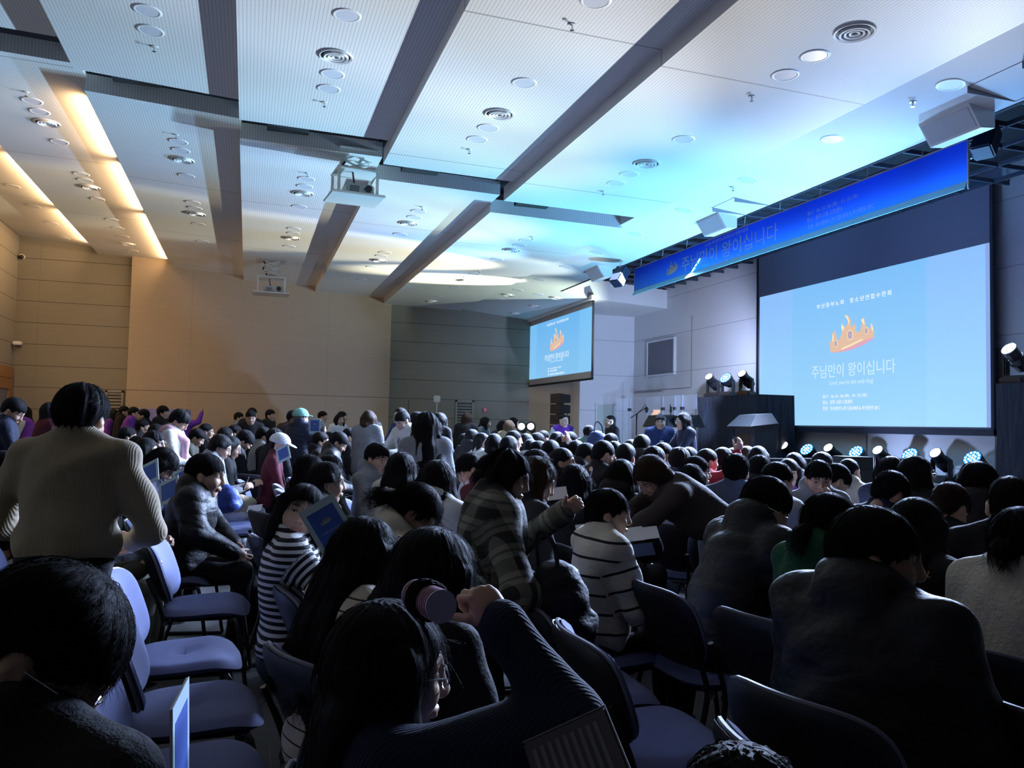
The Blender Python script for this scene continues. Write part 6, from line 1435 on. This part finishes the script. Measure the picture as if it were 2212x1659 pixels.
BP = Pn(1658, 1029, 3.95, 'sit', 2, 'fringe', ('puffer', 'black'), 'boy in a black padded jacket and glasses bending forward right of the pale jeans', head=(-32, 30), arms='book', glasses=True, lean=.42, res=0, skin=0, wide=1.1)
GN = Pn(1792, 1062, 3.35, 'sit', 12, 'pony', ('hoodie', 'green'), 'girl in a dark green hoodie with a pink scrunchie', arms='lap', head=(0, 12), res=0)
NL = Pn(1978, 1073, 3.45, 'sit', 12, 'xlong', ('jacket', 'black'), 'long-haired person in a black jacket with orange lettering on the back', arms='lap', head=(-5, 10), res=0, wide=1.15, hs_=1.08)
MM = Pn(1884, 1090, 2.42, 'sit', 14, 'fringe', ('puffer', 'black'), 'big boy in a black padded jacket looking to the right in front', pat='nylon', head=(-50, 4), arms='lap', res=0, wide=1.28, hs_=1.10, lean=.05, skin=1)
WF = Pn(2203, 1092, 3.0, 'sit', 15, 'bun', ('fleece', 'cream'), 'person in a fluffy cream fleece cut by the right edge', arms='lap', res=0, wide=1.05)
HR = Pn(1604, 1582, 1.12, 'sit', 30, 'perm', ('jacket', 'black'), 'top of a dark head at the bottom edge, right of the grey pouch', arms='lap', res=1, zt=1.12, chair=False, hs_=.9)
RG = Pn(835, 1292, 1.62, 'sit', 8, 'xlong', ('sweater', 'navy'), 'girl in front with long black hair winding a pink roller', head=(-8, 4), glasses=True, legs='jean', lean=.02, armsx={-1: ((.31, -.27, 1.02), (.205, -.175, 1.185)), 1: ((.12, .24, .80), (.30, .10, .72))}, hand={-1: 'grip', 1: 'relax'}, res=0, hs_=1.15, chx=.2)
LB = Pn(122, 1212, 1.36, 'sit', 60, 'short', ('jacket', 'black'), 'big dark-haired boy in glasses in the bottom left corner', head=(-62, 44), glasses=True, arms='book', lean=.22, res=0, hs_=1.10, skin=1, wide=1.1)
build_queue()
# ---------------------------------------------------------------- chairs: one under every seated person, then the empty ones in view
BAD = ('in', 'a', 'an', 'the', 'and', 'with', 'of', 'on', 'by', 'his', 'her', 'behind', 'left', 'right', 'below', 'at', 'to', 'over', 'under', 'whose', 'before', 'beside', 'two', 'black', 'white', 'grey', 'long', 'small', 'dark', 'front', 'light', 'from', 'above')
for (x, y, th, lab, D) in CHAIRS:
    w_ = lab.split(); w_ = w_[:13]
    while w_[-1].rstrip(',') in BAD and len(lab.split()) > len(w_): w_ = w_[:-1]
    s = 'chair '+('under ' if w_[0] == 'the' else 'under the ')+' '.join(w_).rstrip(',')
    chair_at(x+.01*math.cos(th), y+.01*math.sin(th), th, s)
EMPTY = [
 (1.40, 3.24, -3, 'empty black-backed chair directly before the plaid coat woman'), (1.40, 2.66, -4, 'empty chair left of the front raised sleeve, second from the plaid coat'), (1.40, 2.14, -3, 'empty chair whose wide back stands above the grey pouch'), (1.42, 1.60, -3, 'chair edge just left of the dark head at the bottom edge'),
 (2.24, 3.47, 4, 'empty chair right next to the cream striped sweater boy'), (2.26, 2.90, 2, 'empty chair between the striped sweater boy and the big boy in front'), (2.24, 1.72, 0, 'empty chair in the bottom right corner'),
 (3.06, 4.33, 8, 'empty chair below the bending boy in the black padded jacket'), (3.04, 3.66, 5, 'empty chair left of the green hoodie girl'),
 (-.20, 5.18, -2, 'empty chair with grey-blue seat next to the stout boy in the black coat'), (-.24, 4.10, 3, 'empty chair with bright blue backrest behind the bottom left boy'), (-.16, 3.36, 4, 'empty chair whose seat shows right of the bottom left boy'), (-.14, 2.70, 4, 'chair corner at the lower edge right of the bottom left boy'),
 (-.95, 4.55, 3, 'chair with blue backrest cut by the left edge')]
for i, y in enumerate((8.55, 9.2, 9.85, 10.55, 11.3, 12.0)): EMPTY.append((-.10, y, 2, ['nearest', 'second', 'third', 'fourth', 'fifth', 'sixth'][i]+' empty seat along the left side of the aisle, beyond the stout boy'))
for i, y in enumerate((5.35, 5.95, 6.6, 7.25, 7.95, 8.65, 9.35, 10.05, 10.8)): EMPTY.append((.64, y, 0, ['nearest', 'second', 'third', 'fourth', 'fifth', 'sixth', 'seventh', 'eighth', 'ninth', 'tenth'][i]+' empty chair in the row along the right side of the aisle'))
for i, (x, y) in enumerate(((1.42, 5.0), (1.42, 5.6), (1.42, 6.2), (1.42, 6.85), (1.42, 7.5), (2.26, 5.4), (2.28, 6.0))): EMPTY.append((x, y, -12, ['first', 'second', 'third', 'fourth', 'fifth', 'sixth', 'seventh'][i]+' empty chair of the cluster between the booklet girl and the grey hoodie boy'))
for (x, y, a, lab) in EMPTY:
    if any(math.hypot(x-c[0], y-c[1]) < .36 for c in CHAIRS): continue
    chair_at(x, y, math.radians(a), lab)
# ---------------------------------------------------------------- things people hold or wear
def frame_obj(name, p, x, zhint, label, cat, group=None):
    o = empty(name, (0, 0, 0), 0, label, cat, group); B = basis(x, zhint); M4 = np.eye(4); M4[:3, :3] = B; M4[:3, 3] = p; o.matrix_world = Matrix(M4.tolist()); return o
M_PAPER = simple('paper_pale_blue', (0.42, 0.55, 0.60, 1), 0.6); M_PAPW = simple('paper_white', (0.62, 0.64, 0.66, 1), 0.7); M_BLUEP = simple('booklet_blue', (0.035, 0.10, 0.42, 1), 0.5)
M_SILV = simple('print_silver', (0.35, 0.45, 0.62, 1), 0.5); M_GOLDP = simple('print_gold', (0.35, 0.33, 0.18, 1), 0.5)
def booklet(p, x, n, label, w_=.148, h_=.21, crown_=True, cover=True, group='programme booklets'):
    # x: direction of the page width, n: cover normal
    o = frame_obj('booklet', p, x, n, label, 'booklet', group)
    q = MB(); q.box(-w_/2, w_/2, -h_/2, h_/2, -.003, .0); q.build('pages', M_PAPW, o); q = MB(); q.box(-w_/2-.001, w_/2+.001, -h_/2-.001, h_/2+.001, 0, .0012); q.build('cover', M_PAPER, o)
    q = MB(); q.box(-w_*.38, w_*.38, -h_*.34, h_*.36, .0012, .0016); q.build('cover_picture', M_BLUEP, o)
    if crown_:
        k = w_*.30
        g = crown_at(0, .0, k); c = crown(o, lambda p_: (g(p_)[0], g(p_)[1]+h_*.12), .0022)
        for i, m_ in enumerate((M_GOLDP, M_SILV, M_SILV, M_BLUEP)): c.data.materials[i] = m_
        c.name = 'crown_print'
        text('주님만이 왕이십니다', o, M_SILV, -w_*.27, w_*.27, -h_*.10, h_*.045, w=.0018, ext=.0001, res=1)
        for i, s_ in enumerate(('일시  26. 01. 20 (화) - 01. 22 (목)', '장소  경주 교원 드림센터', '주관  부산중부노회 다음세대 & 부산중부 SFC')):
            text(s_, o, M_SILV, -w_*.18, w_*(.12 if i != 1 else .02)+w_*.06*(i == 2), -h_*(.20+.035*i), h_*.016, w=.0018, ext=.0001, res=1)
    return o
def phone(p, x, n, label, col=(0.02, 0.02, 0.025, 1), on=False):
    o = frame_obj('phone', p, x, n, label, 'phone', 'mobile phones'); q = MB(); q.rbox((0, 0, 0), (.150, .073, .009), .004); q.build('case', simple('phone_case', col, .4), o, smooth=True)
    q = MB(); q.box(-.068, .068, -.032, .032, .0046, .0050); q.build('glass', emit('phone_screen', (0.25, 0.35, 0.5, 1), 0.6) if on else simple('phone_glass', (0.01, 0.01, 0.012, 1), .1), o); return o
def wr(info, q): return world(info, info['A'][q][2])
def dirw(info, v): return rotz(info['th']) @ np.array(v, float)
CAMP = np.array([0, 0, CH])
# booklet hiding the striped girl's mouth
p = at_depth(711, 1137, 3.42); n_ = CAMP-p; n_ /= np.linalg.norm(n_); xr = RT*math.cos(.58)+UP*math.sin(.58); n_ = n_+.15*UP
booklet(p, xr-n_*(xr@n_), n_, 'pale blue booklet with a crown held before the mouth of the striped girl', .158, .225)
p = at_depth(680, 920, 11.7); n_ = CAMP-p; booklet(p, RT, n_, 'small bright blue booklet held up by the mint cap person', .16, .22)
b1 = wr(PK, -1)+np.array([.06, .02, .03]); booklet(b1, dirw(PK, (.3, -1, 0)), dirw(PK, (-.6, 0, .9)), 'open booklet in the hands of the pink shawl woman', .15, .21, crown_=False)
for (px, py, D, lab, cr) in ((322, 1022, 6.0, 'tilted blue booklet beside the beige sweater elbow', False), (365, 1060, 5.7, 'pale blue booklet on the lap behind the stout boy', False), (395, 1035, 5.9, 'pale booklet half hidden by the shoulder of the stout boy', False),
                             (612, 980, 8.9, 'pale booklet by the arm of the white cap person', False), (97, 1088, 4.7, 'blue booklet under the left elbow of the beige sweater', False)):
    p = at_depth(px, py, D); n_ = CAMP-p; n_ /= np.linalg.norm(n_); booklet(p, RT+.5*UP, n_*.7+np.array([0, 0, .7]), lab, .15, .21, crown_=cr)
p = at_depth(390, 1632, 1.12); r_ = ray(390, 1632); r_ = r_/np.linalg.norm(r_); r_ = r_+RT*.16; r_ = r_-UP*(r_@UP); booklet(p, r_, np.cross(r_, UP), 'pale blue booklet standing open in the bottom left boy\'s bag', .12, .17, crown_=False)
# pens and phones
def pen(a, b, label, col):
    t = empty('pen', tuple(a), 0, label, 'pen', 'pens'); d = np.array(b)-np.array(a); q = MB(); q.cyl((0, 0, 0), d*.88, .0045, n=10); q.build('barrel', simple('pen_'+label.split()[0], col, .3), t)
    q = MB(); q.cyl(d*.88, d, .0044, .002, n=10); q.build('tip', M_CHROME, t); q = MB(); q.cyl(-d*.08, d*0, .003, n=8); q.build('button', M_CHROME, t)
pen(at_depth(378, 1618, 1.10), at_depth(383, 1690, 1.12), 'grey pen clipped next to the booklet of the bottom left boy', (0.05, 0.05, 0.055, 1))
pen(at_depth(1279, 1016, 5.0), at_depth(1272, 1040, 5.0), 'pale lilac pen held upright in the middle rows', (0.45, 0.45, 0.75, 1))
phone(wr(GH, -1)+np.array([.04, 0, .05]), dirw(GH, (.4, 0, 1)), dirw(GH, (-1, 0, .4)), 'dark phone in the hands of the grey hoodie girl on the left')
p = at_depth(320, 1168, 4.4); phone(p, RT+.1*UP, np.array([0, -.5, .9]), 'reddish phone in a hand by the khaki trousers', (0.16, 0.07, 0.06, 1))
p = wr(FB, -1)+np.array([0, 0, .05]); phone(p, RT*.8+.25*UP, np.array([-.4, -.6, .8]), 'phone held by the boy in the football shirt', (.3, .32, .36, 1), True)
def card(px, py, D, s, lab, col=(0.66, 0.66, 0.68, 1), x=None):
    p = at_depth(px, py, D); o = frame_obj('paper_slip', p, RT+.12*UP if x is None else x, np.array([-.1, -.6, .8]), lab, 'paper', 'loose papers'); q = MB(); q.box(-s/2, s/2, -s*.33, s*.33, 0, .0015); q.build('sheet', simple('slip_white', col, .7), o)
card(300, 1139, 4.5, .085, 'white card in a hand on the khaki knee'); card(1256, 1139, 4.2, .06, 'crumpled white tissue in the charcoal hoodie hands'); card(1196, 1067, 4.9, .16, 'white sheet between the plaid coat and the logo jacket')
card(1360, 1155, 4.6, .16, 'white sheet under the hands of the bending brown jacket'); card(1395, 1152, 4.6, .14, 'second white sheet right under the bending brown jacket'); card(148+402, 1098, 8.0, .14, 'small pale sheet on the aisle floor')
# coffee cup
p = at_depth(311, 1098, 5.0); t = empty('paper_cup', (p[0], p[1], p[2]-.06), 0, 'black takeaway cup with a cream lid between knees on the left', 'cup')
q = MB(); q.cyl((0, 0, -.05), (0, 0, .055), .030, .040, 20); q.build('cup_body', simple('cup_black', (0.01, 0.01, 0.012, 1), .5), t, smooth=True)
q = MB(); q.cyl((0, 0, .055), (0, 0, .064), .044, .043, 20); q.cyl((0, 0, .064), (0, 0, .076), .037, .034, 20); q.build('lid', simple('cup_lid', (0.60, 0.57, 0.48, 1), .5), t, smooth=True)
# pink hair roller in the front girl's hand
W0 = wr(RG, -1); cR = at_depth(925, 1297, 1.47); aR = at_depth(880, 1278, 1.55); bR = at_depth(962, 1316, 1.38); ax = bR-aR; L_ = np.linalg.norm(ax); ax /= L_
o = frame_obj('hair_roller', cR, ax, (0, 0, 1), 'large fuzzy pink hair roller with dark hair wound round its middle', 'hair roller')
def m_roll():
    t = NT('roller_pink'); v = t.coord(); s = t.n('ShaderNodeSeparateXYZ'); t.l(v, s.inputs[0]); r_ = t.math('FRACT', t.math('MULTIPLY', s.outputs[0], 260)); nz = t.noise(v, 90, 3)
    t.base(t.mix(nz, (0.42, 0.17, 0.30, 1), (0.70, 0.40, 0.52, 1))); t.rough(.9); t.bump(t.math('ADD', t.math('MULTIPLY', t.math('ABSOLUTE', t.math('SUBTRACT', r_, .5)), 1.5), nz), .8, .004); return t.mat
q = MB(); n = 36; R_ = .0285; L2 = .062
for k in range(int(L2*2/.0042)):
    x0 = -L2+k*.0042; q.cyl((x0, 0, 0), (x0+.0042, 0, 0), R_*(1.0 if k % 2 else .965), n=n, cap=False)
q.build('sleeve', m_roll(), o)
q = MB(); q.cyl((L2-.002, 0, 0), (L2+.0015, 0, 0), R_*1.0, n=n); q.cyl((-L2-.0015, 0, 0), (-L2+.002, 0, 0), R_, n=n); q.build('end_cap', simple('roller_cap', (0.50, 0.42, 0.60, 1), .35, nscale=60, nstr=.5), o)
rg = random.Random(5); q = MB()
for k in range(150):
    x0 = rg.uniform(-.024, .010); r0 = R_+rg.uniform(.001, .007); ph = rg.uniform(0, 6.28); q.tube([(x0+.004*math.sin(t_*2+k), r0*math.cos(ph+t_), r0*math.sin(ph+t_)) for t_ in np.linspace(0, 3.6, 12)], .0009, 4)
q.cyl((-.026, 0, 0), (.012, 0, 0), R_+.002, n=24); q.build('wound_hair', HAIRM['k'], o)
# green bead on the far side of the hand
p = at_depth(1049, 1292, 1.62); o = frame_obj('hair_tie', p, RT, CAMP-p, 'bright lime green hair ring just behind the raised hand', 'hair tie'); q = MB(); q.tube([(.0095*math.cos(a), .0095*math.sin(a), 0) for a in np.linspace(0, 6.283, 21)[:-1]], .0042, 8, closed=True)
q.build('ring', emit('lime_plastic', (0.30, 0.75, 0.02, 1), .0) if 0 else simple('lime_plastic', (0.45, 0.95, 0.05, 1), .4), o, smooth=True)
# heart hairclip
p = at_depth(853, 1166, 2.50); 
def child_at(info, name, p, x, n_, build, mat):
    o = info['o']; B = basis(x, n_); M4 = np.eye(4); M4[:3, :3] = B; M4[:3, 3] = p; c = build.build(name, mat, o, smooth=True); bpy.context.view_layer.update(); c.matrix_local = o.matrix_world.inverted() @ Matrix(M4.tolist()); return c
q = MB()
for sx in (-1, 1):
    q.tube([(sx*.014+.009*math.cos(a)*(1 if abs(math.sin(a)) < .9 else .7), .010*math.sin(a)-.003*abs(math.cos(a)), 0) for a in np.linspace(0, 6.283, 17)[:-1]], .0028, 6, closed=True)
bpy.context.view_layer.update()
child_at(FG, 'hairclip', p, RT*.9+.1*UP, CAMP-p, q, simple('clip_plastic', (0.55, 0.62, 0.75, 1), .2))
# scrunchie
q = MB(); q.tube([(.020*math.cos(a), .020*math.sin(a), .003*math.sin(a*7)) for a in np.linspace(0, 6.283, 29)[:-1]], [.013+.003*math.sin(i*2.1) for i in range(28)], 8, closed=True)
p = at_depth(1752, 1116, 3.42); child_at(GN, 'scrunchie', p, RT, CAMP-p+UP*.8, q, simple('scrunchie_pink', (0.75, 0.20, 0.22, 1), .9, nscale=60, nstr=.5))
# lettering and logo on jacket backs
def back_text(info, s, px0, px1, py, D, hpx, mat, res=3):
    p = at_depth(px0, py, D); p1 = at_depth(px1, py, D); L = np.linalg.norm(p1-p); o = info['o']; n_ = CAMP-p; n_ /= np.linalg.norm(n_)
    e = bpy.data.objects.new('tmp', None); t = text(s, e, mat, 0, L, 0, L*hpx/(px1-px0), w=0, ext=.0008, res=res, shear=.25, weight=.02); t.parent = o; t.name = 'back_lettering'; bpy.data.objects.remove(e)
    B = basis(RT-.16*UP, n_); M4 = np.eye(4); M4[:3, :3] = B; M4[:3, 3] = p; bpy.context.view_layer.update(); t.matrix_local = o.matrix_world.inverted() @ Matrix(M4.tolist())
back_text(NL, 'NAL', 1975, 2010, 1243, 2.98, 14, simple('orange_print', (0.65, 0.25, 0.05, 1), .6))
q = MB()
for i, r_ in enumerate((.030, .022, .014)): q.tube([(r_*math.cos(a)-.006*i, r_*math.sin(a)*1.0, 0) for a in np.linspace(0, 1.57, 9)], .0028, 5)
p = at_depth(1210, 1072, 5.12); child_at(NF, 'back_logo', p, RT-.2*UP, CAMP-p, q, M_PAPW)
back_text(NF, 'THE NORTH FACE', 1203, 1210, 1072, 5.12, 4, M_PAPW, 1)
# pink shawl
f = Fld(); A_ = PK['A']; nk = PK['neck']
f.cone(nk+np.array([-.05, -.13, -.03]), nk+np.array([-.05, .13, -.03]), .055, k=.04)
for q_ in (-1, 1): f.cone(nk+np.array([-.02, q_*.13, -.03]), nk+np.array([.12, q_*.03, -.17]), .055, .045, k=.05).cone(nk+np.array([-.08, q_*.13, -.05]), nk+np.array([-.09, q_*.14, -.26]), .05, .04, k=.05)
f.cone(nk+np.array([.13, -.02, -.16]), nk+np.array([.14, -.03, -.48]), .045, .035, k=.04)
V, F = f.mesh(.016); me = np_mesh('shawl', V, F, None, [cloth(COL['pink'])]); c = bpy.data.objects.new('shawl', me); C.objects.link(c); c.parent = PK['o']
# backpack of the green and white jacket person; black bag and coat beside the plaid coat; grey printed pouch
def softbag(name, loc, rz, dims, mat, label, cat, strap=True, lean_=0.0):
    t = empty(name, loc, rz, label, cat); a, b_, h_ = dims; f = Fld(); f.ell((0, 0, h_*.42), (a, b_, h_*.5), k=.05).ell((0, 0, h_*.2), (a*1.05, b_*1.05, h_*.24), k=.05)
    f.ell((a*.8, 0, h_*.28), (a*.5, b_*.7, h_*.2), k=.02)
    V, F = f.mesh(max(a, b_)/9, disp=lambda Q: .006*np.sin(Q[:, 2]*60+Q[:, 1]*30)*np.sin(Q[:, 1]*45)); c = bpy.data.objects.new('bag_body', np_mesh('bag_body', V, F, None, [mat])); C.objects.link(c); c.parent = t
    if strap:
        q = MB()
        q.tube(smooth_path([(-a*.4, b_*.3, h_*.8), (-a*.6, b_*.2, h_*1.25), (-a*.2, -b_*.4, h_*1.1), (-a*.2, -b_*.5, h_*.7)], 3), .009, 6, flat=.4); q.tube(smooth_path([(a*.2, b_*.5, h_*.7), (a*.6, b_*.9, h_*.5), (a*.4, b_*1.1, h_*.05)], 3), .008, 6, flat=.4); q.build('strap', mat, t, smooth=True)
    return t
bk = cloth(COL['black'], 'nylon'); p = at_depth(1290, 955, 12.2); softbag('backpack', (p[0], p[1], p[2]-.25), 1.2, (.13, .17, .46), cloth(COL['dblue'], 'nylon'), 'dark backpack worn over the green and white jacket', 'bag')
p = on_z(1195, 1330, .48); p = at_depth(1200, 1310, 3.35); softbag('handbag', (p[0], p[1], max(p[2]-.2, .3)), .2, (.15, .12, .42), bk, 'slouched black shoulder bag hanging over the chair beside the plaid coat', 'bag')
p = at_depth(1240, 1625, 1.38); t = frame_obj('printed_pouch', p, RT*.93+UP*.42, CAMP-p+.9*UP, 'grey fabric pouch with pale stripes at the bottom edge of the photo', 'pouch')
q = MB(); q.rbox((0, -.02, 0), (.155, .14, .012), .005); q.build('pouch_body', simple('pouch_grey', (0.09, 0.085, 0.095, 1), .9, nscale=80, nstr=.5), t, smooth=True)
q = MB()
for i in range(9): q.box(-.065+i*.014, -.058+i*.014, -.085, .030, .0062, .0072)
q.build('stripe_print', simple('pouch_print', (0.17, 0.165, 0.175, 1), .9), t)
q = MB(); q.tube([(-.0765, .049, .003), (.0765, .049, .003), (.0765, -.08, .003)], .0022, 6); q.build('piping', simple('pouch_piping', (0.20, 0.19, 0.20, 1), .8), t)
# coat on the lap behind the stout boy, blue bag on an aisle seat
p = world(GH, (.34, .0, .66)); f = Fld(); f.ell((0, 0, 0), (.24, .18, .09), k=.05).ell((.10, -.05, -.14), (.13, .12, .14), k=.06).ell((-.1, 0, .03), (.15, .14, .09), k=.05)
V, F = f.mesh(.02, disp=lambda Q: .010*np.abs(np.sin(Q[:, 0]*34+Q[:, 2]*8))); c = bpy.data.objects.new('folded_coat', np_mesh('folded_coat', V, F, None, [cloth(COL['beige'], 'puffer')])); C.objects.link(c); c.location = tuple(p); tag(c, 'beige padded coat lying over the knees of the grey hoodie girl', 'coat')
p = at_depth(487, 1072, 7.0); softbag('drawstring_bag', (p[0], p[1], p[2]-.12), .5, (.11, .13, .24), cloth(COL['blue'], 'nylon'), 'shiny royal blue bag on a seat behind the stout boy', 'bag', strap=False)
p = on_z(1400, 1200, .50); card(1385, 1188, 3.9, .12, 'dark blue folder on the seat beside the striped sweater boy', (0.02, 0.04, 0.12, 1))
# white hem of the front boy's shirt under his jacket
